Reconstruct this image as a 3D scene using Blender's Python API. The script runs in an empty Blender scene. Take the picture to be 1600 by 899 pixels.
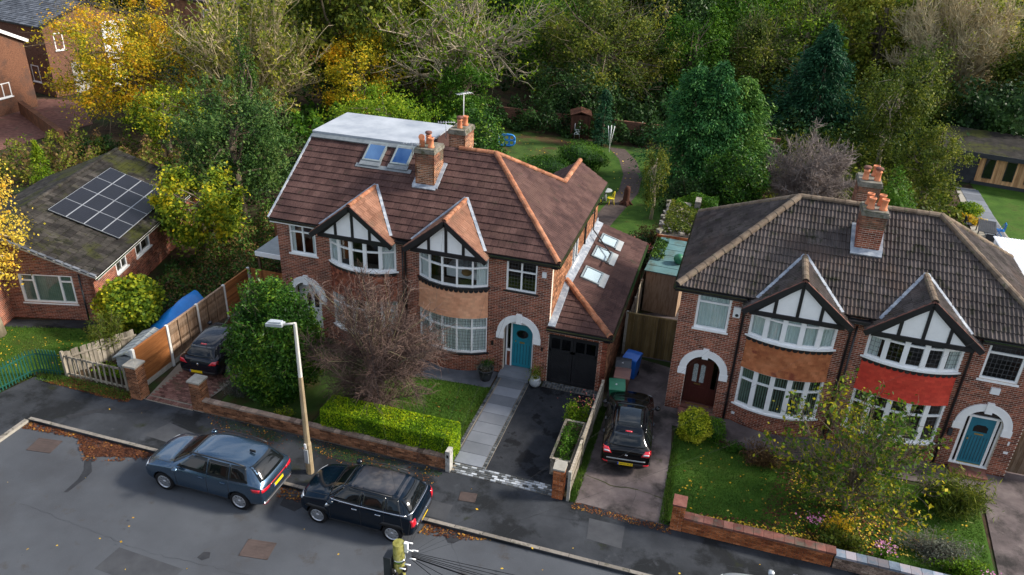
import bpy, bmesh, math, random
import numpy as np
from mathutils import Vector, Matrix
from mathutils.bvhtree import BVHTree
sc = bpy.context.scene
col = sc.collection
R = math.radians
rnd = random.Random(7)
# ------------------------------------------------------------------ camera
cam_d = bpy.data.cameras.new('camera'); cam = bpy.data.objects.new('camera', cam_d); col.objects.link(cam)
CR = Vector((0.956002, 0.291016, 0.037007)); CU = Vector((-0.165814, 0.431972, 0.886514)); CF = Vector((-0.242004, 0.853645, -0.461220))
CAM = Vector((5.797, -25.972, 18.020))
m = Matrix((CR, CU, -CF)).transposed().to_4x4(); m.translation = CAM
cam.matrix_world = m
cam_d.lens = 27.636; cam_d.sensor_width = 36; cam_d.clip_start = .2; cam_d.clip_end = 3000
sc.camera = cam
# ------------------------------------------------------------------ world, sun, exposure
SUN_EL, SUN_AZ = 34, 72          # azimuth measured clockwise from +Y
w = bpy.data.worlds.new('World'); sc.world = w; w.use_nodes = True
nt = w.node_tree; nt.nodes.clear()
out = nt.nodes.new('ShaderNodeOutputWorld'); bg = nt.nodes.new('ShaderNodeBackground')
sky = nt.nodes.new('ShaderNodeTexSky'); sky.sky_type = 'NISHITA'; sky.sun_disc = False
sky.sun_elevation = R(SUN_EL); sky.sun_rotation = R(SUN_AZ); sky.air_density = 1.0; sky.dust_density = 2.0; sky.ozone_density = 1.0
# broken cloud over the blue sky
tc = nt.nodes.new('ShaderNodeTexCoord'); mp = nt.nodes.new('ShaderNodeMapping'); mp.inputs['Scale'].default_value = (1.2, 1.2, 3.2)
nz = nt.nodes.new('ShaderNodeTexNoise'); nz.inputs['Scale'].default_value = 2.2; nz.inputs['Detail'].default_value = 7; nz.inputs['Roughness'].default_value = .58
cr = nt.nodes.new('ShaderNodeValToRGB'); cr.color_ramp.elements[0].position = .46; cr.color_ramp.elements[1].position = .60
mx = nt.nodes.new('ShaderNodeMixRGB'); mx.inputs['Color2'].default_value = (5.6, 5.8, 6.3, 1)
L = nt.links.new
L(tc.outputs['Generated'], mp.inputs['Vector']); L(mp.outputs[0], nz.inputs['Vector']); L(nz.outputs[0], cr.inputs[0])
L(cr.outputs[0], mx.inputs['Fac']); L(sky.outputs[0], mx.inputs['Color1']); L(mx.outputs[0], bg.inputs['Color'])
bg.inputs['Strength'].default_value = 0.10; L(bg.outputs[0], out.inputs[0])
sd = bpy.data.lights.new('sun', 'SUN'); sd.energy = 2.7; sd.angle = R(8); sd.color = (1, .92, .82)
so = bpy.data.objects.new('sun', sd); col.objects.link(so)
sv = Vector((math.sin(R(SUN_AZ)) * math.cos(R(SUN_EL)), math.cos(R(SUN_AZ)) * math.cos(R(SUN_EL)), math.sin(R(SUN_EL))))
so.rotation_euler = sv.to_track_quat('Z', 'Y').to_euler(); so.location = (30, 30, 40)
sc.view_settings.view_transform = 'Standard'; sc.view_settings.look = 'None'; sc.view_settings.exposure = 1.25; sc.view_settings.gamma = 1
sc.cycles.max_bounces = 5; sc.cycles.transparent_max_bounces = 8; sc.cycles.diffuse_bounces = 2; sc.cycles.glossy_bounces = 2; sc.cycles.transmission_bounces = 2

# ------------------------------------------------------------------ materials
MATS = {}
def nodes_of(m):
    m.use_nodes = True; n = m.node_tree; n.nodes.clear(); return n
def mat(name, cols, scale=3., rough=.8, bump=0., bscale=None, rand=0., metal=0., spec=None, coat=0., detail=4, stretch=(1, 1, 1), hue=0., patch=None, wave=None, transl=0., croads=None):
    """cols: colours along a noise ramp; rand: per piece brightness variation; patch: (colour, scale, lo, hi) second patchy layer"""
    if len(cols) == 1: cols = [cols[0], cols[0]]
    m = bpy.data.materials.new(name); n = nodes_of(m); N = n.nodes.new; L = n.links.new
    o = N('ShaderNodeOutputMaterial'); b = N('ShaderNodeBsdfPrincipled')
    g = N('ShaderNodeNewGeometry'); mp = N('ShaderNodeMapping'); mp.inputs['Scale'].default_value = stretch; L(g.outputs['Position'], mp.inputs['Vector'])
    nz = N('ShaderNodeTexNoise'); nz.inputs['Scale'].default_value = scale; nz.inputs['Detail'].default_value = detail; nz.inputs['Roughness'].default_value = .62
    L(mp.outputs[0], nz.inputs['Vector'])
    cr = N('ShaderNodeValToRGB'); e = cr.color_ramp.elements
    ps = np.linspace(.32, .68, len(cols)) if len(cols) > 1 else [.5]
    while len(e) < len(cols): e.new(.5)
    for k, (p, c) in enumerate(zip(ps, cols)): e[k].position = float(p); e[k].color = (*c, 1)
    src = nz.outputs['Fac']
    if rand:
        oi = N('ShaderNodeObjectInfo'); ad = N('ShaderNodeMath'); ad.operation = 'ADD'; L(oi.outputs['Random'], ad.inputs[0]); L(g.outputs['Random Per Island'], ad.inputs[1])
        fr = N('ShaderNodeMath'); fr.operation = 'FRACT'; L(ad.outputs[0], fr.inputs[0])
        # shift the ramp lookup per piece
        ma = N('ShaderNodeMath'); ma.operation = 'MULTIPLY_ADD'; L(fr.outputs[0], ma.inputs[0]); ma.inputs[1].default_value = .36 * rand; ma.inputs[2].default_value = -.18 * rand
        a2 = N('ShaderNodeMath'); a2.operation = 'ADD'; L(src, a2.inputs[0]); L(ma.outputs[0], a2.inputs[1]); src = a2.outputs[0]
    L(src, cr.inputs[0]); cout = cr.outputs[0]
    if rand:
        f2 = N('ShaderNodeMath'); f2.operation = 'MULTIPLY'; L(fr.outputs[0], f2.inputs[0]); f2.inputs[1].default_value = 7.31
        f3 = N('ShaderNodeMath'); f3.operation = 'FRACT'; L(f2.outputs[0], f3.inputs[0])
        mr = N('ShaderNodeMapRange'); mr.inputs['To Min'].default_value = 1 - .45 * rand; mr.inputs['To Max'].default_value = 1 + .45 * rand; L(f3.outputs[0], mr.inputs['Value'])
        hs = N('ShaderNodeHueSaturation'); L(mr.outputs[0], hs.inputs['Value']); L(cout, hs.inputs['Color']); cout = hs.outputs[0]
    if patch:
        for (pc, psz, lo, hi) in ([patch] if not isinstance(patch, list) else patch):
            n2 = N('ShaderNodeTexNoise'); n2.inputs['Scale'].default_value = psz; n2.inputs['Detail'].default_value = 6; n2.inputs['Roughness'].default_value = .65; L(g.outputs['Position'], n2.inputs['Vector'])
            r2 = N('ShaderNodeMapRange'); r2.inputs['From Min'].default_value = lo; r2.inputs['From Max'].default_value = hi; L(n2.outputs['Fac'], r2.inputs['Value'])
            mi = N('ShaderNodeMixRGB'); mi.inputs['Color2'].default_value = (*pc, 1); L(r2.outputs[0], mi.inputs['Fac']); L(cout, mi.inputs['Color1']); cout = mi.outputs[0]
    L(cout, b.inputs['Base Color'])
    b.inputs['Roughness'].default_value = rough; b.inputs['Metallic'].default_value = metal; b.inputs['Specular IOR Level'].default_value = spec if spec is not None else (.15 if rough >= .6 else .5)
    b.inputs['Coat Weight'].default_value = coat; b.inputs['Coat Roughness'].default_value = .03
    if bump:
        bp = N('ShaderNodeBump'); bp.inputs['Strength'].default_value = min(1, bump); bp.inputs['Distance'].default_value = .02
        n3 = N('ShaderNodeTexNoise'); n3.inputs['Scale'].default_value = bscale or scale * 4; n3.inputs['Detail'].default_value = 5; L(g.outputs['Position'], n3.inputs['Vector'])
        L(n3.outputs['Fac'], bp.inputs['Height']); L(bp.outputs[0], b.inputs['Normal'])
    L(b.outputs[0], o.inputs[0]); MATS[name] = m; return m
def leafmat(name, cols, rough=.55, transl=.35, cs=.45):
    """leaf colour: clump noise + random per leaf, along a ramp of cols"""
    m = bpy.data.materials.new(name); n = nodes_of(m); N = n.nodes.new; L = n.links.new
    o = N('ShaderNodeOutputMaterial'); g = N('ShaderNodeNewGeometry'); oi = N('ShaderNodeObjectInfo')
    nz = N('ShaderNodeTexNoise'); nz.inputs['Scale'].default_value = cs; nz.inputs['Detail'].default_value = 3; L(g.outputs['Position'], nz.inputs['Vector'])
    a = N('ShaderNodeMath'); a.operation = 'MULTIPLY_ADD'; L(g.outputs['Random Per Island'], a.inputs[0]); a.inputs[1].default_value = .62
    a1 = N('ShaderNodeMath'); a1.operation = 'MULTIPLY_ADD'; L(nz.outputs['Fac'], a1.inputs[0]); a1.inputs[1].default_value = 1.5; a1.inputs[2].default_value = -.62
    L(a1.outputs[0], a.inputs[2])
    a2 = N('ShaderNodeMath'); a2.operation = 'MULTIPLY_ADD'; L(oi.outputs['Random'], a2.inputs[0]); a2.inputs[1].default_value = .16; L(a.outputs[0], a2.inputs[2])
    cr = N('ShaderNodeValToRGB'); e = cr.color_ramp.elements; ps = np.linspace(.08, .95, len(cols))
    while len(e) < len(cols): e.new(.5)
    for k, (p, c) in enumerate(zip(ps, cols)): e[k].position = float(p); e[k].color = (*[min(.8, q * 1.08) for q in c], 1)
    L(a2.outputs[0], cr.inputs[0])
    d = N('ShaderNodeBsdfPrincipled'); d.inputs['Roughness'].default_value = rough; d.inputs['Specular IOR Level'].default_value = .12; t = N('ShaderNodeBsdfTranslucent'); mi = N('ShaderNodeMixShader'); mi.inputs[0].default_value = transl
    L(cr.outputs[0], d.inputs['Base Color']); L(cr.outputs[0], t.inputs['Color']); L(d.outputs[0], mi.inputs[1]); L(t.outputs[0], mi.inputs[2]); L(mi.outputs[0], o.inputs[0])
    MATS[name] = m; return m
def glassmat(name, tint=(.55, .6, .62), fac=.10, gc=(.9, .95, 1)):
    m = bpy.data.materials.new(name); n = nodes_of(m); N = n.nodes.new; L = n.links.new
    o = N('ShaderNodeOutputMaterial'); t = N('ShaderNodeBsdfTransparent'); t.inputs['Color'].default_value = (*tint, 1)
    g = N('ShaderNodeBsdfGlossy'); g.inputs['Roughness'].default_value = .02; g.inputs['Color'].default_value = (*gc, 1)
    f = N('ShaderNodeFresnel'); f.inputs['IOR'].default_value = 1.5; a = N('ShaderNodeMath'); a.operation = 'ADD'; a.inputs[1].default_value = fac; L(f.outputs[0], a.inputs[0])
    ge = N('ShaderNodeNewGeometry'); iv = N('ShaderNodeMath'); iv.operation = 'SUBTRACT'; iv.inputs[0].default_value = 1; L(ge.outputs['Backfacing'], iv.inputs[1]); mu = N('ShaderNodeMath'); mu.operation = 'MULTIPLY'; L(a.outputs[0], mu.inputs[0]); L(iv.outputs[0], mu.inputs[1])
    mi = N('ShaderNodeMixShader'); L(mu.outputs[0], mi.inputs[0]); L(t.outputs[0], mi.inputs[1]); L(g.outputs[0], mi.inputs[2]); L(mi.outputs[0], o.inputs[0])
    MATS[name] = m; return m

mat('brick_red', [(.12, .036, .024), (.23, .070, .040), (.31, .105, .060)], 2.2, .85, .25, 40, rand=.75, patch=[((.11, .05, .038), .9, .60, .78), ((.34, .28, .22), 1.2, .71, .78)])
mat('brick_orange', [(.24, .075, .032), (.36, .12, .045), (.44, .165, .07)], 2.2, .85, .25, 40, rand=.8)
mat('brick_dark', [(.11, .05, .035), (.20, .085, .05), (.26, .115, .065)], 2.2, .9, .3, 40, rand=.8, patch=((.08, .075, .05), 1.6, .5, .66))
mat('brick_brown', [(.14, .066, .038), (.24, .108, .056), (.32, .15, .078)], 2, .85, .25, 40, rand=.9)
mat('brick_far', [(.10, .048, .032), (.17, .080, .048), (.24, .12, .072)], 9, .9, .4, 20, stretch=(1, 1, 3), patch=((.085, .055, .045), .8, .5, .7))
mat('brick_fardark', [(.10, .05, .035), (.16, .08, .052), (.22, .115, .075)], 7, .9, .3, 20, stretch=(1, 1, 2.5))
leafmat_later = None
mat('mortar', [(.54, .46, .37), (.66, .57, .47)], 2, .95, .2, 60)
mat('mortar_dark', [(.20, .17, .13), (.28, .24, .19)], 2, .95, .2, 60)
mat('tile_brown', [(.048, .026, .024), (.072, .039, .034), (.10, .056, .048)], 1.3, .85, .3, 30, rand=.32, patch=[((.10, .058, .045), .30, .52, .75), ((.038, .036, .022), 1.6, .62, .74), ((.50, .47, .43), 7.5, .735, .755)])
mat('tile_orange', [(.155, .075, .048), (.215, .108, .070), (.27, .14, .092)], 1.3, .85, .3, 30, rand=.3, patch=[((.12, .075, .05), .9, .5, .7), ((.50, .47, .43), 7.5, .735, .755)])
mat('tile_side_sunlit', [(.15, .075, .048), (.21, .108, .066), (.27, .145, .09)], 1.0, .8, .3, 30, rand=.5, patch=((.15, .10, .07), .5, .5, .7))  # brown roof tile with sunlight on the side slope put into the colour
mat('tile_grey', [(.045, .038, .036), (.074, .062, .058), (.105, .088, .081)], 1.1, .88, .4, 26, rand=.35, patch=[((.032, .033, .020), 3.5, .54, .66), ((.10, .068, .054), .4, .52, .75), ((.42, .41, .38), 8.5, .74, .76)])
mat('tile_dark', [(.04, .038, .04), (.065, .06, .062), (.09, .083, .083)], 1.6, .8, .3, 26, rand=.5)
mat('tile_moss', [(.018, .016, .015), (.032, .029, .026), (.052, .047, .041)], 1.2, .9, .4, 20, rand=.75, patch=[((.042, .046, .010), .5, .50, .62), ((.012, .013, .009), 3, .52, .66), ((.075, .065, .04), 6, .66, .72)])
mat('slate_blue', [(.055, .06, .07), (.09, .10, .115), (.13, .14, .16)], 1, .6, .2, 20, rand=.6)
mat('slate_purple', [(.10, .075, .08), (.15, .115, .12)], 1, .7, .2, 20, rand=.4)
mat('ridge_orange', [(.22, .088, .048), (.32, .135, .072), (.40, .19, .11)], 4, .85, .3, 30, rand=.5, patch=((.09, .08, .05), 5, .56, .70))
mat('ridge_grey', [(.11, .082, .06), (.165, .125, .09), (.22, .175, .13)], 4, .9, .4, 30, rand=.4, patch=[((.055, .065, .026), 4, .58, .7), ((.36, .34, .30), 9, .68, .74)])
mat('ridge_brown', [(.11, .05, .04), (.17, .08, .06)], 4, .8, .3, 30, rand=.5)
mat('hang_tile', [(.60, .28, .155), (.66, .33, .19), (.71, .38, .225)], 2, .75, .2, 40, rand=.25)
mat('hang_brown', [(.31, .10, .042), (.40, .14, .058), (.46, .175, .078)], 2, .75, .15, 40, rand=.35, patch=((.22, .06, .032), 1.3, .60, .68))
mat('hang_red', [(.50, .045, .03), (.60, .07, .04)], 2, .6, .15, 40, rand=.3)
mat('pot_clay', [(.50, .17, .08), (.62, .25, .13)], 6, .8, .2, rand=.5)
mat('lead', [(.17, .20, .24), (.27, .30, .34), (.42, .45, .47)], 4, .6, .2, 14)
mat('lead_dark', [(.12, .14, .15), (.2, .22, .23)], 4, .5, .2, 14)
mat('roof_felt', [(.24, .27, .31), (.32, .35, .385), (.39, .42, .455)], .8, .7, .1, 8)
mat('white_paint', [(.80, .80, .79), (.87, .87, .86)], 3, .45)
mat('white_worn', [(.30, .29, .26), (.5, .49, .46)], 6, .6)
mat('render_white', [(.74, .75, .76), (.84, .85, .86)], 1, .8, .1, 60)
mat('black_paint', [(.010, .010, .012), (.018, .018, .02)], 3, .4)
mat('black_matt', [(.012, .012, .012), (.022, .022, .022)], 3, .8)
mat('teal_paint', [(.015, .20, .27), (.02, .24, .31)], 3, .35)
mat('blue_door_paint', [(.012, .14, .20), (.018, .17, .24)], 3, .35)
mat('mahogany', [(.05, .012, .010), (.075, .02, .014)], 2, .35, stretch=(8, 8, 1))
mat('brass', [(.6, .42, .15)], 3, .3, metal=.9)
mat('chrome', [(.7, .72, .75)], 3, .15, metal=1)
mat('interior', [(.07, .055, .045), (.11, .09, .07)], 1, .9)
mat('curtain', [(.66, .68, .66), (.78, .8, .78)], 3, .9, stretch=(9, 9, .3))
mat('blind', [(.40, .50, .44), (.56, .64, .57)], 3, .8)
mat('blind_green', [(.16, .22, .18), (.24, .30, .24)], 3, .8)
mat('linen', [(.7, .7, .7), (.82, .82, .82)], 3, .9)
mat('fabric_brown', [(.30, .17, .06)], 3, .9)
mat('skylight_frame', [(.20, .24, .24), (.28, .32, .32)], 3, .4, metal=.3)
mat('skylight_blind', [(.55, .60, .63), (.64, .69, .71)], 2, .6)
mat('tarmac_road', [(.056, .061, .069), (.070, .077, .087), (.083, .091, .102)], .30, .9, .6, 90, patch=[((.052, .054, .059), .18, .52, .70), ((.058, .055, .054), 1.3, .60, .72), ((.14, .145, .155), 38, .60, .80), ((.025, .026, .029), 30, .64, .8), ((.034, .035, .038), 5, .72, .76)])
mat('tarmac_path', [(.023, .026, .030), (.034, .038, .044), (.050, .055, .063)], .7, .85, .6, 90, patch=[((.014, .016, .018), .45, .50, .58), ((.075, .08, .09), 1.5, .62, .8), ((.02, .024, .014), .8, .62, .7), ((.10, .108, .118), 38, .62, .8)])
mat('tarmac_drive', [(.016, .018, .022), (.025, .028, .033), (.036, .039, .045)], 1.6, .75, .5, 90, patch=[((.008, .009, .011), .8, .53, .58), ((.07, .075, .08), 13, .70, .8)])
mat('tarmac_patch', [(.045, .048, .054), (.062, .066, .072)], 1.6, .85, .5, 90)
mat('wet_mark', [(.022, .024, .028), (.034, .036, .04)], 5, .6, .3, 60)
mat('concrete_pink', [(.070, .058, .057), (.115, .094, .092), (.165, .138, .132)], 1.0, .92, .5, 50, patch=[((.030, .027, .026), .6, .50, .64), ((.20, .18, .175), 5, .64, .8), ((.04, .045, .022), 1.1, .64, .74)])
mat('concrete', [(.26, .24, .20), (.38, .36, .31)], 3, .9, .3, 50, patch=((.12, .12, .08), 3, .58, .7))
mat('flaunching', [(.10, .095, .075), (.17, .16, .13), (.24, .225, .19)], 4, .9, .5, 30, patch=((.06, .065, .03), 3, .52, .66))
mat('concrete_white', [(.5, .5, .47), (.68, .68, .65)], 4, .8, .2)
mat('kerb_stone', [(.12, .11, .095), (.19, .172, .15), (.25, .23, .20)], 3, .9, .4, 50, rand=.5, patch=((.06, .058, .04), 3, .52, .68))
mat('stone_flag', [(.135, .15, .17), (.18, .195, .22)], .9, .6, .15, 30, rand=.5)
mat('sett_light', [(.20, .22, .24), (.33, .355, .38)], 3, .7, .3, 40, rand=1.)
mat('sett_dark', [(.055, .06, .062), (.11, .12, .125)], 3, .8, .3, 40, rand=1.)
mat('paver_red', [(.13, .062, .05), (.19, .095, .075), (.24, .13, .10)], 3, .85, .3, 40, rand=.8, patch=((.08, .075, .045), 1.2, .55, .7))
mat('coping_red', [(.12, .048, .038), (.18, .075, .058), (.23, .11, .085)], 3, .85, .3, 40, rand=.6, patch=((.10, .09, .07), 2, .52, .66))
mat('coping_blue', [(.10, .13, .17), (.16, .20, .25), (.24, .22, .24)], 3, .7, .3, 40, rand=1.)
mat('stone_wall', [(.16, .11, .085), (.24, .17, .13), (.30, .23, .18)], 3, .9, .5, 30, rand=.8)
mat('grass', [(.026, .062, .008), (.042, .095, .011), (.065, .13, .018)], 1.1, .95, .8, 60, patch=[((.05, .058, .014), .55, .52, .72), ((.03, .045, .008), 2.2, .56, .7), ((.075, .11, .02), 3.3, .62, .75), ((.06, .14, .015), 30, .5, .8)])
mat('grass_back', [(.022, .055, .008), (.036, .080, .010), (.052, .105, .015)], 1.1, .95, .8, 60, patch=((.06, .05, .015), .6, .55, .75))
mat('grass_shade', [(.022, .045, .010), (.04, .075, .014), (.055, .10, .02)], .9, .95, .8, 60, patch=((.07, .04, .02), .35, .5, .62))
mat('soil', [(.028, .020, .013), (.05, .034, .02), (.075, .05, .028)], 2.5, .95, .8, 30, patch=((.03, .05, .014), .5, .5, .62))
mat('litter', [(.022, .022, .010), (.040, .038, .016), (.07, .055, .025)], 2, .95, .8, 30, patch=((.02, .045, .010), .15, .45, .6))
mat('bark_chip', [(.06, .045, .04), (.10, .078, .068)], 4, .95, .6, 40)
mat('timber_orange', [(.20, .075, .024), (.30, .12, .04)], 3, .7, .2, 40, rand=.6, stretch=(.6, .6, 6))
mat('timber_brown', [(.14, .085, .05), (.21, .14, .09), (.28, .2, .14)], 3, .85, .3, 40, rand=.7, stretch=(4, 4, .6))
mat('timber_grey', [(.15, .13, .10), (.24, .21, .165), (.33, .29, .23)], 3, .9, .3, 40, rand=.8, stretch=(4, 4, .6), patch=((.13, .15, .07), 1.5, .55, .72))
mat('timber_gate', [(.095, .066, .026), (.13, .09, .036), (.17, .125, .055)], 2, .8, .2, 40, rand=.6, stretch=(4, 4, .5))
mat('timber_red', [(.06, .026, .018), (.095, .04, .026)], 3, .85, .3, 40, rand=.5, stretch=(4, 4, .5))
mat('cedar', [(.42, .22, .10), (.55, .31, .15), (.64, .39, .20)], 2, .7, .1, 40, rand=.6, stretch=(5, 5, .5))
mat('charcoal', [(.03, .033, .038), (.05, .053, .058)], 2, .6)
mat('fence_green', [(.006, .062, .048), (.009, .085, .065)], 3, .5)
mat('bark', [(.09, .07, .05), (.15, .12, .085), (.21, .17, .12)], 3, .95, .6, 20, stretch=(1, 1, .3))
mat('bark_pale', [(.22, .18, .125), (.33, .28, .20), (.44, .38, .28)], 2, .9, .5, 20)
mat('bark_tan', [(.30, .24, .13), (.44, .36, .21), (.55, .46, .29)], 2, .9)
mat('bark_twig', [(.062, .040, .036), (.115, .075, .062), (.19, .13, .10)], 1.2, .9)
mat('bark_grey', [(.17, .14, .12), (.26, .215, .19)], 1.2, .9)
mat('plastic_blue', [(.01, .10, .42), (.015, .13, .5)], 3, .4)
mat('plastic_sky', [(.02, .22, .62)], 3, .35)
mat('plastic_green', [(.015, .13, .06), (.02, .165, .08)], 3, .45)
mat('plastic_brown', [(.13, .055, .04), (.17, .075, .05)], 3, .5)
mat('plastic_dark', [(.025, .027, .03), (.04, .042, .046)], 3, .45)
mat('plastic_yellow', [(.75, .62, .01)], 3, .4)
mat('plastic_cream', [(.62, .60, .48)], 3, .5)
mat('tarp_blue', [(.008, .16, .50), (.012, .22, .62)], 2, .4, .6, 6)
mat('tarp_red', [(.42, .02, .05), (.55, .04, .09)], 2, .5, .4, 6)
mat('felt_grey', [(.24, .26, .26), (.32, .345, .34)], 2, .8, .3, 20, patch=((.24, .24, .10), 1.2, .6, .72))
mat('metal_grey', [(.28, .30, .30), (.36, .385, .385)], 2, .5)
mat('metal_lamp', [(.42, .45, .47), (.52, .55, .57)], 2, .45, metal=.3)
mat('lamp_concrete', [(.26, .20, .12), (.34, .27, .17)], 4, .9, .4, 60)
mat('lamp_white', [(.50, .48, .43), (.6, .58, .53)], 3, .8, .1)
mat('pole_wood', [(.13, .125, .03), (.21, .20, .05), (.26, .25, .09)], 12, .9, .4, 40)
mat('cable', [(.012, .012, .014)], 3, .6)
mat('cable_grey', [(.12, .12, .125)], 3, .6)
mat('ivory', [(.75, .76, .76)], 3, .4)
mat('pink', [(.6, .05, .3)], 3, .5)
mat('manhole', [(.060, .047, .043), (.085, .064, .058)], 3, .9, .5, 60)
mat('shed_teal', [(.075, .15, .155), (.105, .195, .20)], 1.4, .8, .2, 20, patch=((.07, .09, .07), 1.5, .5, .7))
mat('stone_rubble', [(.13, .12, .10), (.24, .22, .19), (.34, .32, .28)], 4, .9, .5, 20, patch=((.10, .10, .04), .8, .5, .6))
mat('paint_bluegrey', [(.050, .092, .145), (.054, .098, .155)], 1, .25, metal=.75, coat=.8, spec=.2)
mat('paint_black', [(.0015, .002, .003)], 1, .2, coat=.7, spec=.05)
mat('paint_navy', [(.0015, .006, .013)], 1, .2, coat=.7, spec=.05)
mat('paint_slate', [(.007, .009, .014)], 1, .25, coat=.7, spec=.1)
mat('paint_silver', [(.42, .46, .48)], 1, .3, metal=.5, coat=1.)
mat('car_glass', [(.004, .006, .007), (.007, .009, .010)], 1.5, .04, spec=.5)
mat('car_trim', [(.014, .014, .015)], 1, .55)
mat('rubber', [(.012, .012, .013)], 1, .85)
mat('alloy', [(.55, .57, .6)], 1, .3, metal=.8)
mat('alloy_dark', [(.03, .032, .035)], 1, .4)
mat('lamp_red', [(.55, .008, .02)], 1, .12, coat=1.)
mat('lamp_clear', [(.55, .6, .65)], 1, .1, coat=1.)
mat('plate_yellow', [(.80, .55, .01)], 1, .4)
mat('plate_blue', [(.01, .08, .55)], 1, .4)
mat('panel_cell', [(.007, .008, .012), (.010, .011, .017)], 3, .3, spec=.25)
mat('panel_frame', [(.34, .36, .38)], 3, .4, metal=.3)
mat('leaded', [(.10, .10, .10)], 3, .6)
glassmat('glass', (.90, .93, .93), .02); glassmat('glass_dark', (.25, .28, .3), .03); glassmat('glass_sky', (.25, .45, .8), .45, (.35, .62, 1.))  # blue skylight glass: the reflected sky is put into the tint
leafmat('leaf_yellow', [(.09, .13, .012), (.26, .26, .015), (.58, .42, .02), (.70, .36, .02)])
leafmat('leaf_gold', [(.26, .22, .02), (.58, .44, .05), (.76, .54, .08), (.68, .36, .03)])
leafmat('leaf_yellowgreen', [(.040, .085, .010), (.09, .15, .012), (.22, .27, .016), (.58, .46, .02)])
leafmat('leaf_olive', [(.026, .048, .009), (.052, .082, .011), (.105, .135, .015), (.24, .24, .03)])
leafmat('leaf_willow', [(.06, .095, .012), (.13, .17, .018), (.26, .27, .03), (.46, .40, .06)])
leafmat('leaf_green', [(.016, .050, .006), (.032, .092, .009), (.06, .145, .012), (.12, .22, .018)])
leafmat('leaf_lime', [(.035, .085, .006), (.07, .145, .008), (.14, .24, .012), (.27, .33, .018)])
leafmat('leaf_dark', [(.008, .022, .007), (.016, .042, .011), (.03, .07, .016), (.05, .10, .02)], rough=.4, transl=.15)
leafmat('leaf_holly', [(.018, .048, .012), (.036, .085, .018), (.075, .14, .028), (.16, .22, .06)], rough=.5, transl=.2)
leafmat('leaf_conifer', [(.012, .055, .018), (.022, .092, .027), (.045, .145, .036), (.085, .21, .045)], transl=.2, cs=1.4)
leafmat('leaf_conifer_y', [(.02, .065, .014), (.045, .12, .02), (.09, .19, .03), (.16, .27, .04)], transl=.2, cs=.8)
leafmat('leaf_spruce', [(.008, .034, .017), (.014, .058, .027), (.026, .088, .036), (.042, .12, .045)], transl=.15, cs=1.2)
leafmat('leaf_hedge', [(.05, .12, .004), (.13, .24, .006), (.27, .38, .009), (.50, .52, .014)], transl=.35, cs=1.5)
leafmat('leaf_variegated', [(.10, .16, .01), (.30, .35, .015), (.55, .55, .04), (.66, .62, .10)], cs=1.5)
leafmat('leaf_laurel', [(.010, .036, .006), (.022, .068, .009), (.045, .12, .013), (.13, .21, .018)], rough=.35, transl=.2, cs=.9)
leafmat('leaf_brown', [(.06, .035, .02), (.11, .065, .03), (.17, .11, .04), (.24, .18, .06)])
leafmat('leaf_fallen', [(.045, .016, .010), (.085, .030, .014), (.16, .06, .02), (.42, .22, .03)], transl=.1, cs=1.5)
leafmat('leaf_fallen_yellow', [(.12, .06, .015), (.40, .24, .02), (.62, .42, .03), (.70, .55, .12)], transl=.1, cs=1.5)
leafmat('leaf_pink', [(.30, .05, .04), (.55, .14, .10), (.62, .25, .2), (.45, .12, .1)])
leafmat('leaf_lavender', [(.07, .08, .06), (.12, .13, .10), (.17, .18, .14), (.10, .12, .06)])
leafmat('leaf_cherry', [(.022, .06, .008), (.045, .10, .010), (.10, .165, .012), (.46, .38, .02)])
mat('bark_limb', [(.17, .15, .085), (.26, .24, .14)], 2, .9)
leafmat('leaf_wet', [(.03, .014, .010), (.055, .022, .014), (.09, .035, .018), (.15, .065, .03)], transl=.05, cs=1.5)
leafmat('flower_pink', [(.45, .12, .30), (.6, .25, .45), (.7, .4, .55)])
leafmat('leaf_ivy', [(.010, .032, .007), (.022, .06, .010), (.045, .10, .014), (.08, .14, .018)], rough=.4, transl=.1)
leafmat('grass_blade', [(.030, .070, .010), (.050, .11, .014), (.08, .15, .02), (.12, .18, .03)], transl=.2, cs=1.2)

# ------------------------------------------------------------------ objects
def tag(o, label=None, cat=None, group=None, kind=None):
    if label: o['label'] = label
    if cat: o['category'] = cat
    if group: o['group'] = group
    if kind: o['kind'] = kind
    return o
OFF = {}
def empty(name, loc, rz=0., label=None, cat=None, group=None, off=None, scale=None):
    o = bpy.data.objects.new(name, None); col.objects.link(o); o.location = loc; o.rotation_euler = (0, 0, rz); o.empty_display_size = .3
    if scale is not None: o.scale = (scale,) * 3 if not hasattr(scale, '__len__') else scale
    OFF[o] = Vector(off) if off is not None else Vector((0, 0, 0))
    return tag(o, label, cat, group)
def link(me, name, parent=None, loc=None, rot=None):
    o = bpy.data.objects.new(name, me); col.objects.link(o)
    if parent is not None:
        o.parent = parent
        base = -OFF[parent] if parent in OFF else Vector((0, 0, 0))
        o.location = base + (Vector(loc) if loc is not None else Vector((0, 0, 0)))
    elif loc is not None: o.location = loc
    if rot is not None:
        o.rotation_mode = 'QUATERNION' if len(rot) == 4 else 'XYZ'
        if len(rot) == 4: o.rotation_quaternion = rot
        else: o.rotation_euler = rot
    return o
def copy_tree(o, parent=None):
    c = o.copy(); col.objects.link(c); c.parent = parent
    for ch in o.children: copy_tree(ch, c)
    return c
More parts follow.
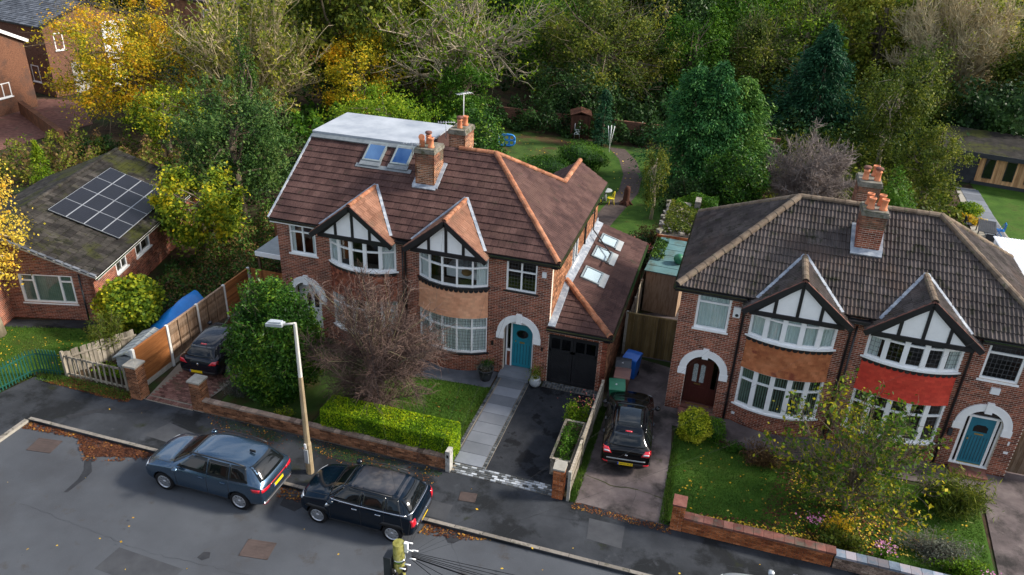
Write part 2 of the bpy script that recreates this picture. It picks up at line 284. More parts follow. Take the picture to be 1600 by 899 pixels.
class MB:
    def __init__(s): s.v = []; s.f = []; s.mi = []; s.m = []; s.sm = []
    def _m(s, m):
        if m not in s.m: s.m.append(m)
        return s.m.index(m)
    def face(s, pts, m, smooth=False):
        k = len(s.v); s.v += [tuple(p) for p in pts]; s.f.append(tuple(range(k, k + len(pts)))); s.mi.append(s._m(m)); s.sm.append(smooth)
    def obox(s, c, U, V, N, hu, hv, hn, m, skip=()):
        c = Vector(c); U = Vector(U) * hu; V = Vector(V) * hv; N = Vector(N) * hn
        k = len(s.v); s.v += [tuple(c + U * a + V * b + N * d) for a, b, d in ((-1, -1, -1), (1, -1, -1), (1, 1, -1), (-1, 1, -1), (-1, -1, 1), (1, -1, 1), (1, 1, 1), (-1, 1, 1))]
        for i, q in enumerate(((0, 3, 2, 1), (4, 5, 6, 7), (0, 1, 5, 4), (1, 2, 6, 5), (2, 3, 7, 6), (3, 0, 4, 7))):
            if i in skip: continue
            s.f.append(tuple(k + j for j in q)); s.mi.append(s._m(m)); s.sm.append(False)
        return s
    def box(s, x0, x1, y0, y1, z0, z1, m, skip=()):
        return s.obox(((x0 + x1) / 2, (y0 + y1) / 2, (z0 + z1) / 2), (1, 0, 0), (0, 1, 0), (0, 0, 1), abs(x1 - x0) / 2, abs(y1 - y0) / 2, abs(z1 - z0) / 2, m, skip)
    def bar(s, a, b, wd, hg, m, up=(0, 0, 1)):
        a = Vector(a); b = Vector(b); d = (b - a); l = d.length; d.normalize(); up = Vector(up); side = d.cross(up)
        if side.length < 1e-4: side = Vector((1, 0, 0))
        side.normalize(); u2 = side.cross(d); return s.obox((a + b) / 2, d, side, u2, l / 2, wd / 2, hg / 2, m)
    def tube(s, pts, rad, m, n=6, cap=True, smooth=True):
        pts = [Vector(p) for p in pts]; rad = rad if hasattr(rad, '__len__') else [rad] * len(pts)
        k0 = len(s.v); mi = s._m(m); ref = None
        for i, p in enumerate(pts):
            d = (pts[min(i + 1, len(pts) - 1)] - pts[max(i - 1, 0)]).normalized()
            if ref is None: ref = Vector((0, 0, 1)) if abs(d.z) < .9 else Vector((1, 0, 0))
            a = (ref - d * ref.dot(d)).normalized(); ref = a; b = d.cross(a)
            for j in range(n):
                t = 2 * math.pi * j / n; s.v.append(tuple(p + (a * math.cos(t) + b * math.sin(t)) * rad[i]))
        for i in range(len(pts) - 1):
            for j in range(n):
                s.f.append((k0 + i * n + j, k0 + i * n + (j + 1) % n, k0 + (i + 1) * n + (j + 1) % n, k0 + (i + 1) * n + j)); s.mi.append(mi); s.sm.append(smooth)
        if cap:
            s.f.append(tuple(k0 + j for j in reversed(range(n)))); s.mi.append(mi); s.sm.append(False)
            s.f.append(tuple(k0 + (len(pts) - 1) * n + j for j in range(n))); s.mi.append(mi); s.sm.append(False)
        return s
    def lathe(s, prof, m, c=(0, 0, 0), n=16, A=(1, 0, 0), B=(0, 1, 0), Z=(0, 0, 1), smooth=True, closed=False, caps=True):
        c = Vector(c); A = Vector(A); B = Vector(B); Z = Vector(Z); k0 = len(s.v); mi = s._m(m)
        for r, z in prof:
            for j in range(n):
                t = 2 * math.pi * j / n; s.v.append(tuple(c + A * (r * math.cos(t)) + B * (r * math.sin(t)) + Z * z))
        rng = range(len(prof)) if closed else range(len(prof) - 1)
        for i in rng:
            i2 = (i + 1) % len(prof)
            for j in range(n): s.f.append((k0 + i * n + j, k0 + i * n + (j + 1) % n, k0 + i2 * n + (j + 1) % n, k0 + i2 * n + j)); s.mi.append(mi); s.sm.append(smooth)
        if not closed and caps:
            for i, rev in ((0, True), (len(prof) - 1, False)):
                if prof[i][0] > 1e-4:
                    q = [k0 + i * n + j for j in range(n)]
                    s.f.append(tuple(reversed(q) if rev else q)); s.mi.append(mi); s.sm.append(False)
        return s
    def prism(s, poly, ext, m, cap=True):
        """poly: 3D points of a planar outline, ext: extrusion vector"""
        e = Vector(ext); P = [Vector(p) for p in poly]; k = len(s.v); n = len(P); mi = s._m(m)
        s.v += [tuple(p) for p in P] + [tuple(p + e) for p in P]
        nv = (P[1] - P[0]).cross(P[2] - P[0])
        flip = nv.dot(e) > 0
        for i in range(n):
            q = (k + i, k + (i + 1) % n, k + n + (i + 1) % n, k + n + i); s.f.append(q if flip else q[::-1]); s.mi.append(mi); s.sm.append(False)
        if cap:
            a = tuple(range(k, k + n)); b = tuple(range(k + n, k + 2 * n))
            s.f.append(a[::-1] if flip else a); s.f.append(b if flip else b[::-1]); s.mi += [mi, mi]; s.sm += [False, False]
        return s
    def mesh(s, name):
        me = bpy.data.meshes.new(name); me.from_pydata(s.v, [], s.f)
        for m in s.m: me.materials.append(MATS[m])
        me.polygons.foreach_set('material_index', s.mi); me.polygons.foreach_set('use_smooth', s.sm); me.update(); return me
    def build(s, name, parent=None, loc=None, rot=None, **k):
        o = link(s.mesh(name), name, parent, loc, rot); return tag(o, **k) if k else o
def quads_mesh(name, verts, m, nper=4):
    """verts: (n*nper,3) array, every nper vertices one face"""
    n = len(verts) // nper; me = bpy.data.meshes.new(name); me.vertices.add(len(verts)); me.vertices.foreach_set('co', np.asarray(verts, dtype=np.float32).ravel())
    me.loops.add(len(verts)); me.loops.foreach_set('vertex_index', np.arange(len(verts), dtype=np.int32))
    me.polygons.add(n); me.polygons.foreach_set('loop_start', np.arange(0, n * nper, nper, dtype=np.int32)); me.polygons.foreach_set('loop_total', np.full(n, nper, dtype=np.int32))
    me.materials.append(MATS[m]); me.update(calc_edges=True); return me
def near(p):
    """pieces that show largest are those nearest the camera"""
    return (Vector(p) - CAM).length
# ------------------------------------------------------------------ brick, tile and window builders
Z3 = Vector((0, 0, 1))
def basis(U, N): U = Vector(U).normalized(); N = Vector(N).normalized(); return Matrix((U, -N, U.cross(-N))).transposed()   # x=U, y=-N
TPL = {}
def tpl_brick(l, h=.062, d=.012, key=None):
    k = ('brick', round(l, 3), h, d)
    if k not in TPL:
        e = .004
        v = [(e, -d, e), (l - e, -d, e), (l - e, -d, h - e), (e, -d, h - e), (0, 0.004, 0), (l, 0.004, 0), (l, 0.004, h), (0, 0.004, h)]
        f = [(0, 1, 2, 3), (4, 5, 1, 0), (5, 6, 2, 1), (6, 7, 3, 2), (7, 4, 0, 3)]
        TPL[k] = (np.array(v), f)
    return k
def tile_profile(kind, w):
    if kind == 'flat': return [(0, 0), (.008, .016), (w / 2 - .012, .018), (w / 2, .009), (w / 2 + .012, .018), (w - .008, .016), (w, 0)]
    if kind == 'roll': 
        p = []
        for k in (0, w / 2):
            p += [(k + a * w / .3, z) for a, z in ((0, .004), (.045, .006), (.062, .032), (.085, .042), (.108, .032), (.125, .008))]
        return p + [(w, .004)]
    if kind == 'slate': return [(0, .006), (w - .004, .006)]
def tpl_tile(kind, w, g, th=.038):
    k = ('tile', kind, w, g)
    if k not in TPL:
        p = tile_profile(kind, w); n = len(p); L = g + .05
        v = [(x, 0, z + th) for x, z in p] + [(x, L, z + th * .1) for x, z in p] + [(x, 0.004, 0) for x, z in p]
        f = []
        for i in range(n - 1): f += [(i, i + 1, n + i + 1, n + i), (2 * n + i, 2 * n + i + 1, i + 1, i)]
        TPL[k] = (np.array(v, dtype=float), f)
    return k
TME = {}
def tpl_mesh(k, m):
    if (k, m) not in TME:
        v, f = TPL[k]; me = bpy.data.meshes.new(k[0] if k[0] != 'tile' else 'roof_tile'); me.from_pydata([tuple(q) for q in v], [], f); me.materials.append(MATS[m]); me.update(); TME[(k, m)] = me
    return TME[(k, m)]
def join_pieces(name, items, m, parent, clip=None, kind='stuff'):
    """items: (key, loc, 3x3 basis) -> one mesh"""
    if not items: return None
    V = []; F = []; n = 0
    for k, loc, B in items:
        v, f = TPL[k]; Bn = np.array(B); V.append(v @ Bn.T + np.array(loc)); F += [tuple(n + j for j in q) for q in f]; n += len(v)
    V = np.concatenate(V); me = bpy.data.meshes.new(name); me.from_pydata([tuple(q) for q in V], [], F); me.materials.append(MATS[m])
    if clip:
        bm = bmesh.new(); bm.from_mesh(me)
        for co, no in clip: bmesh.ops.bisect_plane(bm, geom=bm.verts[:] + bm.edges[:] + bm.faces[:], plane_co=co, plane_no=no, clear_outer=True)
        bm.to_mesh(me); bm.free()
    o = link(me, name, parent)
    if kind: o['kind'] = kind
    return o
class Pool:
    """full pieces of one thing: the nearest `limit` become objects, the rest one joined part"""
    def __init__(s, root, limit=300): s.it = {}; s.limit = limit; s.root = root
    def add(s, name, key, loc, B, m, parent): s.it.setdefault(name, []).append((key, Vector(loc), B, m, parent))
    def commit(s):
        M = s.root.matrix_basis if s.root is not None else Matrix.Identity(4); off = OFF.get(s.root, Vector((0, 0, 0)))
        for name, items in s.it.items():
            items.sort(key=lambda q: near(M @ (q[1] - off)))
            for key, loc, B, m, parent in items[:s.limit]:
                link(tpl_mesh(key, m), name, parent, loc, rot=B.to_quaternion())
            rest = {}
            for q in items[s.limit:]: rest.setdefault((q[4], q[3]), []).append((q[0], q[1], q[2]))
            for (parent, m), its in rest.items(): join_pieces({'brick': 'brickwork', 'roof_tile': 'tiling'}.get(name, name + 's'), its, m, parent)
def cut(iv, a, b):
    r = []
    for x0, x1 in iv:
        if b <= x0 or a >= x1: r.append((x0, x1)); continue
        if a > x0: r.append((x0, a))
        if b < x1: r.append((b, x1))
    return r
def intervals(w, z, ops, bound=None):
    iv = [(0, w)] if bound is None else ([bound(z)] if bound(z) and bound(z)[1] > bound(z)[0] else [])
    for o in ops:
        if o[0] == 'r':
            if o[3] <= z <= o[4]: iv = cut(iv, o[1], o[2])
        else:
            xc, r, z0, zs = o[1:]
            if z0 <= z <= zs: iv = cut(iv, xc - r, xc + r)
            elif zs < z < zs + r: h = math.sqrt(r * r - (z - zs) ** 2); iv = cut(iv, xc - h, xc + h)
    return iv
CH = .075; BL = .225
def brick_wall(parent, P0, U, N, w, h, pool, ops=(), m='brick_red', mo='mortar', bound=None, th=.22, bl=BL, ch=CH, name='brick', z_off=0, curve=None):
    """curve: (arc function s->(P,U,N)) for bow fronts"""
    P0 = Vector(P0); U = Vector(U).normalized() if U is not None else None; N = Vector(N).normalized() if N is not None else None
    mb = MB(); part = []; n = int(round(h / ch)); B = basis(U, N) if U is not None else None
    for i in range(n):
        z0 = i * ch; zc = z0 + ch / 2
        iv = intervals(w, zc, ops, bound)
        for a, b in iv:
            if b - a < .01: continue
            if curve is None:
                c = P0 + U * ((a + b) / 2) + Z3 * zc - N * (th / 2); mb.obox(c, U, Z3, N, (b - a) / 2, ch / 2, th / 2, mo)
            else:
                ns = max(1, int((b - a) / .2)); 
                for k in range(ns):
                    p, u_, n_ = curve(a + (b - a) * k / ns); q, _, n2 = curve(a + (b - a) * (k + 1) / ns)
                    z = Z3 * z0; mb.face([p + z, q + z, q + z + Z3 * ch, p + z + Z3 * ch], mo)
        x = -(bl / 2 if i % 2 else 0) 
        while x < w:
            for a, b in iv:
                s, e = max(x + .005, a), min(x + bl - .005, b)
                if e - s < .025: continue
                k = tpl_brick(bl - .01 if e - s > bl - .012 else round(e - s, 2))
                if curve is None: loc = P0 + U * s + Z3 * (z0 + .005); Bq = B
                else: p, u_, n_ = curve((s + e) / 2); Bq = basis(u_, n_); loc = p - u_ * ((e - s) / 2) + Z3 * (z0 + .005)
                if e - s > bl - .012: pool.add(name, k, loc, Bq, m, parent)
                else: part.append((k, loc, Bq))
            x += bl
    join_pieces('cut_bricks', part, m, parent)
    mb.build('mortar_bed', parent, kind='stuff') if False else None
    return mb
def roof_plane(parent, O, U, V, poly, pool, m='tile_brown', kind='flat', w=.33, g=.335, stag=True, sheet=True, sheet_m='black_matt', name='roof_tile', thick=.06):
    """O origin, U along the eave, V up the slope; poly convex, CCW, in (u,v)"""
    O = Vector(O); U = Vector(U).normalized(); V = Vector(V).normalized(); N = U.cross(V).normalized(); V = N.cross(U).normalized()
    B = Matrix((U, V, N)).transposed(); key = tpl_tile(kind, w, g)
    us = [p[0] for p in poly]; vs = [p[1] for p in poly]; n = len(poly)
    def inside(u, v, e=0):
        return all((poly[(i + 1) % n][0] - poly[i][0]) * (v - poly[i][1]) - (poly[(i + 1) % n][1] - poly[i][1]) * (u - poly[i][0]) >= e * math.hypot(poly[(i + 1) % n][0] - poly[i][0], poly[(i + 1) % n][1] - poly[i][1]) for i in range(n))
    edge = []; v = min(vs); r = 0
    while v < max(vs) - .02:
        u = math.floor(min(us) / w) * w - (w / 2 if (stag and r % 2) else 0)
        while u < max(us):
            cs = [inside(u + a, v + b, -1e-3) for a, b in ((0, 0), (w, 0), (w, g), (0, g))]
            if all(cs):
                jz = rnd.uniform(-.004, .004); pool.add(name, key, O + U * u + V * v + N * (.004 + jz), B, m, parent)
            elif any(cs) or inside(u + w / 2, v + g / 2, -w * .6): edge.append((key, O + U * u + V * v + N * .004, B))
            u += w
        v += g; r += 1
    clip = []
    for i in range(n):
        a, b = poly[i], poly[(i + 1) % n]; du, dv = b[0] - a[0], b[1] - a[1]
        clip.append((O + U * a[0] + V * a[1], (U * dv - V * du).normalized()))
    join_pieces('edge_tiles', edge, m, parent, clip=clip)
    P = [O + U * a + V * b - N * .0 for a, b in poly]
    MB().prism(P, -N * thick, sheet_m).build('roof_sheet', parent) if sheet else None
    return N
def ridge(parent, a, b, m, seg=.42, r=.12, name='ridge_tile', n=7, lift=.03, mortar=None):
    """half round ridge tiles laid end to end from a to b"""
    a = Vector(a); b = Vector(b); d = b - a; L = d.length; d.normalize(); k = max(1, round(L / seg)); s = L / k
    side = d.cross(Z3).normalized(); up = side.cross(d).normalized()
    key = ('ridge', round(s, 3), r)
    if key not in TPL:
        v = []; f = []
        for j in range(n):
            t = math.pi * (-.08 + 1.16 * j / (n - 1)); cx, cz = math.cos(t), math.sin(t)
            v += [(cx * r * 1.0, 0, cz * r * .85 - .02), (cx * r * .90, s * 1.04, cz * r * .76 - .02), (cx * r * .86, 0, cz * r * .7 - .02)]
        for j in range(n - 1): f += [(3 * j, 3 * j + 1, 3 * j + 4, 3 * j + 3), (3 * j, 3 * j + 3, 3 * j + 5, 3 * j + 2)]
        TPL[key] = (np.array(v), f)
    B = Matrix((side, d, up)).transposed()
    for i in range(k):
        link(tpl_mesh(key, m), name, parent, a + d * s * i + up * lift, rot=(B @ Matrix.Rotation(rnd.uniform(-.02, .02), 3, 'Z')).to_quaternion())
def window(parent, P, U, N, W, H, mull=(), trans=None, fm='white_paint', gm='glass', fw=.065, dep=.07, sill=True, back=None, lead=0, name='window', sill_m=None, sill_ext=.08, part_trans=None, sill_h=.07):
    """P bottom left corner on the wall face; mull: x positions of mullions; trans: transom height; back: curtain/blind material"""
    P = Vector(P); U = Vector(U).normalized(); N = Vector(N).normalized(); mb = MB()
    def b(x0, x1, z0, z1, n0, n1, m, t=mb): t.obox(P + U * ((x0 + x1) / 2) + Z3 * ((z0 + z1) / 2) + N * ((n0 + n1) / 2), U, Z3, N, (x1 - x0) / 2, (z1 - z0) / 2, (n1 - n0) / 2, m)
    b(0, fw, 0, H, -dep, 0, fm); b(W - fw, W, 0, H, -dep, 0, fm); b(fw, W - fw, 0, fw, -dep, -.002, fm); b(fw, W - fw, H - fw, H, -dep, -.002, fm)
    xs = [fw / 2] + list(mull) + [W - fw / 2]; zs = [fw / 2] + ([trans] if trans else []) + [H - fw / 2]
    for x in mull: b(x - fw / 2, x + fw / 2, fw, H - fw, -dep, -.004, fm)
    if trans:
        for i in range(len(xs) - 1): b(xs[i] + fw / 2, xs[i + 1] - fw / 2, trans - fw * .45, trans + fw * .45, -dep, -.006, fm)
    fr = mb.build(name, parent)
    for i in range(len(xs) - 1):
        for j in range(len(zs) - 1):
            x0, x1, z0, z1 = xs[i] + fw / 2, xs[i + 1] - fw / 2, zs[j] + fw / 2, zs[j + 1] - fw / 2
            p = MB(); b(x0, x1, z0, z1, -.045, -.037, gm, p); p.build('pane', fr)
            if lead:
                q = MB(); nx = max(1, round((x1 - x0) / lead)); nzz = max(1, round((z1 - z0) / lead / 1.15))
                for k in range(1, nx): xx = x0 + (x1 - x0) * k / nx; b(xx - .006, xx + .006, z0, z1, -.036, -.031, 'leaded', q)
                for k in range(1, nzz): zz = z0 + (z1 - z0) * k / nzz; b(x0, x1, zz - .006, zz + .006, -.0355, -.0305, 'leaded', q)
                if q.v: q.build('leading', fr)
    if sill:
        s = MB(); b(-sill_ext, W + sill_ext, -sill_h, 0, -.05, .07, sill_m or fm, s); s.build('sill', fr)
    if back:
        drapes(fr, lambda s, d: P + U * s - N * (d - .06), W, H, back)
    return fr
def drapes(fr, pos, W, H, back):
    """curtains or slat blinds hung behind the glass; pos(s, depth) gives a point at sill level"""
    kind, m = back[0], back[1]; q = MB()
    if kind == 'slats':
        n = int(W / .09)
        for k in range(n):
            s = W * (k + .5) / n; a, b_ = pos(s - .028, .13), pos(s + .028, .17); q.face([a + Z3 * .03, b_ + Z3 * .03, b_ + Z3 * (H - .04), a + Z3 * (H - .04)], m)
        q.build('blind', fr)
    elif kind in ('net', 'sides'):
        spans = [(0.02, W - .02)] if kind == 'net' else [(.02, back[2]), (W - back[2], W - .02)]
        for s0, s1 in spans:
            q = MB(); n = max(6, int((s1 - s0) / .04)); pr = None
            for k in range(n + 1):
                s = s0 + (s1 - s0) * k / n; a = pos(s, .16 + .03 * math.sin(k * 1.9))
                if pr is not None: q.face([pr + Z3 * .02, a + Z3 * .02, a + Z3 * (H - .02), pr + Z3 * (H - .02)], m)
                pr = a
            q.build('curtain', fr)
def arc_curve(x0, x1, y, sag):
    """bow front between x0 and x1 on the wall line y, projecting sag towards -y; arc length parameter"""
    c = (x1 - x0) / 2; Rr = (c * c + sag * sag) / (2 * sag); cy = y - sag + Rr; th = math.asin(c / Rr); xc = (x0 + x1) / 2; Ln = 2 * th * Rr
    def f(s, out=0.):
        t = -th + s / Rr; u = Vector((math.cos(t), math.sin(t), 0)); n = Vector((math.sin(t), -math.cos(t), 0))
        return Vector((xc, cy, 0)) + n * (Rr + out), u, n
    return f, Ln
def bow_window(parent, crv, Ln, z0, z1, trans, nl=5, fm='white_paint', gm='glass', fw=.085, lead=0, back=None, sill_m=None, name='bay_window', post=.09, head=.08, lead_low=True):
    f = lambda s, out=0.: crv(s, out)[0]
    mb = MB(); P = [f(Ln * i / nl) for i in range(nl + 1)]; H = z1 - z0
    for i, p in enumerate(P):
        n = crv(Ln * i / nl)[2]; u = crv(Ln * i / nl)[1]; wdt = post * (1 if 0 < i < nl else 1.0)
        mb.obox(p + Z3 * (z0 + H / 2) - n * .04, u, Z3, n, wdt / 2, H / 2, .045, fm)
    panes = []
    for i in range(nl):
        a, b = P[i], P[i + 1]; d = (b - a); L_ = d.length; d.normalize(); n = Vector((d.y, -d.x, 0)); mid = (a + b) / 2; hl = L_ / 2 - post / 2
        for zc, hz in ((z0 + fw / 2, fw / 2), (z1 - head / 2, head / 2), (trans, fw * .42)):
            mb.obox(mid + Z3 * zc - n * .042, d, Z3, n, hl, hz, .036, fm)
        for za, zb in ((z0 + fw, trans - fw * .42), (trans + fw * .42, z1 - head)):
            panes.append((mid + Z3 * ((za + zb) / 2) - n * .045, d, n, hl, (zb - za) / 2, za < trans))
    fr = mb.build(name, parent)
    for c, d, n, hl, hz, low in panes:
        MB().obox(c, d, Z3, n, hl, hz, .004, gm).build('pane', fr)
        if lead and (lead_low or not low):
            q = MB(); nx = max(1, round(2 * hl / lead)); nz = max(1, round(2 * hz / lead / 1.15))
            for k in range(1, nx): q.obox(c + d * (-hl + 2 * hl * k / nx) + n * .007, d, Z3, n, .005, hz, .002, 'leaded')
            for k in range(1, nz): q.obox(c + Z3 * (-hz + 2 * hz * k / nz) + n * .0078, d, Z3, n, hl, .005, .002, 'leaded')
            if q.v: q.build('leading', fr)
    s = MB(); ns = 14
    for k in range(ns):
        a0, b0, a1, b1 = crv(Ln * k / ns - (.08 if k == 0 else 0), .07)[0], crv(Ln * (k + 1) / ns + (.08 if k == ns - 1 else 0), .07)[0], crv(Ln * k / ns, -.12)[0], crv(Ln * (k + 1) / ns, -.12)[0]
        t = Z3 * (z0 + .002); lo = Z3 * (z0 - .065); sm = sill_m or fm
        s.face([a0 + t, b0 + t, b1 + t, a1 + t], sm); s.face([a0 + lo, b0 + lo, b0 + t, a0 + t], sm); s.face([a0 + lo, a1 + lo, b1 + lo, b0 + lo], sm)
        if k == 0: s.face([a0 + lo, a0 + t, a1 + t, a1 + lo], sm)
        if k == ns - 1: s.face([b0 + lo, b1 + lo, b1 + t, b0 + t], sm)
    s.build('sill', fr)
    if back: drapes(fr, lambda s_, dd: crv(s_, -dd + .05)[0] + Z3 * z0, Ln, H, back)
    return fr
def tile_hanging(parent, crv, Ln, z0, z1, m, flare=.10, w=.165, g=.1, scallop=True, name='tile_hanging'):
    """courses of small plain tiles hung on the bow between the bays, kicked out at the foot"""
    root = MB()
    n = int((z1 - z0) / g); items = []
    zz = z1; o = 0
    rings = []
    H = z1 - z0
    def outw(z): t = (z1 - z) / H; return .035 + flare * max(0, t - .62) ** 1.5 * 4.3 * .55
    ns = 24
    for k in range(ns):
        for j in range(8):
            za, zb = z1 - H * j / 8, z1 - H * (j + 1) / 8
            root.face([crv(Ln * k / ns, outw(zb) - .02)[0] + Z3 * zb, crv(Ln * (k + 1) / ns, outw(zb) - .02)[0] + Z3 * zb, crv(Ln * (k + 1) / ns, outw(za) - .02)[0] + Z3 * za, crv(Ln * k / ns, outw(za) - .02)[0] + Z3 * za], m)
    for side in (0, 1):   # cheeks
        s = 0 if side == 0 else Ln; pts = []
        for j in range(9): z = z1 - H * j / 8; pts.append(crv(s, outw(z) - .02)[0] + Z3 * z)
        a = Vector((pts[0].x, max(p.y for p in pts) + .06, z1)); b = Vector((pts[0].x, a.y, z0)); root.face(pts + [b, a], m)
    ns = 24
    for k in range(ns): root.face([crv(Ln * k / ns, outw(z0))[0] + Z3 * z0, crv(Ln * k / ns, -.15)[0] + Z3 * z0, crv(Ln * (k + 1) / ns, -.15)[0] + Z3 * z0, crv(Ln * (k + 1) / ns, outw(z0))[0] + Z3 * z0], m)
    part = root.build(name, parent)
    tl = MB(); i = 0; z = z0
    while z < z1 - .02:
        x = -(w / 2 if i % 2 else 0)
        while x < Ln:
            a, b = max(0, x + .002), min(Ln, x + w - .002)
            if b - a > .02:
                zt = min(z + g * 1.3, z1); ja = rnd.uniform(0, .004)
                p0, u, nn = crv(a, outw(z) + .006 + ja); p1 = crv(b, outw(z) + .006 + ja)[0]; q0 = crv(a, outw(zt) - .012)[0]; q1 = crv(b, outw(zt) - .012)[0]
                c0 = crv(a, outw(z) - .01)[0]; c1 = crv(b, outw(z) - .01)[0]
                k = len(tl.v); tl.v += [tuple(p0 + Z3 * z), tuple(p1 + Z3 * z), tuple(q1 + Z3 * zt), tuple(q0 + Z3 * zt), tuple(c0 + Z3 * z), tuple(c1 + Z3 * z)]
                for q in ((0, 1, 2, 3), (4, 5, 1, 0)): tl.f.append(tuple(k + t for t in q)); tl.mi.append(tl._m(m)); tl.sm.append(False)
            x += w
        z += g; i += 1
    tl.build('hung_tiles', part, kind='stuff')
    if scallop:
        sc_ = MB(); n = int(Ln / .19)
        for k in range(n):
            s0, s1 = Ln * k / n, Ln * (k + 1) / n; pts = []
            for t in range(7):
                a = math.pi * t / 6; s = (s0 + s1) / 2 - math.cos(a) * (s1 - s0) * .45; zq = z1 - .05 - math.sin(a) * .085; pts.append(crv(s, outw(zq) + .035)[0] + Z3 * zq)
            pts += [crv(s1, outw(z1) + .035)[0] + Z3 * (z1 + .0), crv(s0, outw(z1) + .035)[0] + Z3 * (z1 + .0)]; sc_.face(pts, 'black_paint')
        sc_.build('scalloped_flashing', part)
    return part
def gable(root, xc, half, zf, za, yf, yb, pool, tm, kind, tw, tg, rm, verge_m, ylen_extra=0., valley_m='lead', frames=None, yw=0., rr=.1, wo=.20, main=(.6, 5.42, -.29)):
    """projecting half timbered gable over a bay. xc centre, half width, zf foot height, za apex, yf front, yb back end of ridge"""
    roof = MB().box(xc - .02, xc + .02, yf + .05, yb - .1, za - .16, za - .1, 'black_matt').build('gable_roof', root)
    for sgn in (-1, 1):
        foot = Vector((xc + sgn * half, yf, zf)); ap = Vector((xc, yf, za)); sl = (ap - foot); Ls = sl.length; Vv = sl.normalized()
        if sgn < 0: U = Vector((0, -1, 0)); O = Vector((xc - half, yb + .0, zf)); poly = [(0, 0), (yb - yf, 0), (yb - yf, Ls), (0, Ls)]
        else: U = Vector((0, 1, 0)); O = Vector((xc + half, yf, zf)); poly = [(0, 0), (yb - yf, 0), (yb - yf, Ls), (0, Ls)]
        # clip the back end along the valley: foot end stops earlier than the ridge end
        cutb = yb - yf; c0 = max(.35, cutb * .20)
        poly = [(cutb - c0, 0), (cutb, 0), (cutb, Ls), (0, Ls)] if sgn < 0 else [(0, 0), (c0, 0), (cutb, Ls), (0, Ls)]
        roof_plane(roof, O, U, Vv, poly, pool, tm, kind, tw, tg, stag=kind == 'flat', thick=.05)
        # barge board with its own thickness
        bb = MB(); n = Vector((0, -1, 0)); dn = Vector((-sgn * -Vv.z, 0, Vv.x * sgn)); 
        bb.bar(foot + Vector((0, -.02, -.10)), ap + Vector((0, -.02, -.10)), .035, .20, verge_m, up=Vector((sgn * Vv.z, 0, abs(Vv.x)))); bb.build('barge_board', roof)
        vg = MB(); vg.bar(foot + Vector((0, .02, .02)), ap + Vector((0, .02, .02)), .10, .045, frames or 'ridge_brown', up=Vector((sgn * Vv.z, 0, abs(Vv.x)))); vg.build('verge', roof)
        # valley lead
        yv0 = yf + c0
        vl = MB(); km, ez_, ey_ = main; hx = half * (za - ez_) / (za - zf); vl.bar(Vector((xc + sgn * (hx + .03), ey_ - .02, ez_ + .075)), Vector((xc + sgn * .03, ey_ + (za - ez_) / km, za + .085)), .12, .03, valley_m, up=(sgn * .35, -.35, .87)); vl.build('valley_lead', roof)
    ridge(roof, (xc, yf - .01, za), (xc, yb, za), rm, seg=.33, r=rr)
    # gable wall: white panels and black timbers
    yw2 = yf + wo; zb = zf - .10; hw = half * .84; zt = za - .16
    g = MB(); g.prism([(xc - hw, yw2, zb), (xc + hw, yw2, zb), (xc, yw2, zt)], (0, .12, 0), 'white_paint'); gp = g.build('gable_panel', roof)
    t = MB(); t.obox((xc, yw2 - .02, zb + .02), (1, 0, 0), Z3, (0, 1, 0), hw * 1.04, .085, .035, 'black_paint'); t.build('timber', gp)
    for fx in (-.5, 0, .5):
        x = xc + fx * hw; ztop = zt - abs(fx) * (zt - zb) - .02; t = MB(); t.obox((x, yw2 - .012, (zb + ztop) / 2), (1, 0, 0), Z3, (0, 1, 0), .055, (ztop - zb) / 2, .02, 'black_paint'); t.build('timber', gp)
    for sgn in (-1, 1):
        t = MB(); t.bar((xc + sgn * hw, yw2 - .016, zb), (xc, yw2 - .016, zt), .04, .10, 'black_paint', up=(0, -1, 0)) if False else t.obox(((xc + sgn * hw / 2), yw2 - .014, (zb + zt) / 2), Vector((-sgn * hw, 0, zt - zb)).normalized(), Vector((sgn * (zt - zb), 0, hw)).normalized(), (0, 1, 0), math.hypot(hw, zt - zb) / 2, .06, .02, 'black_paint'); t.build('timber', gp)
    return roof
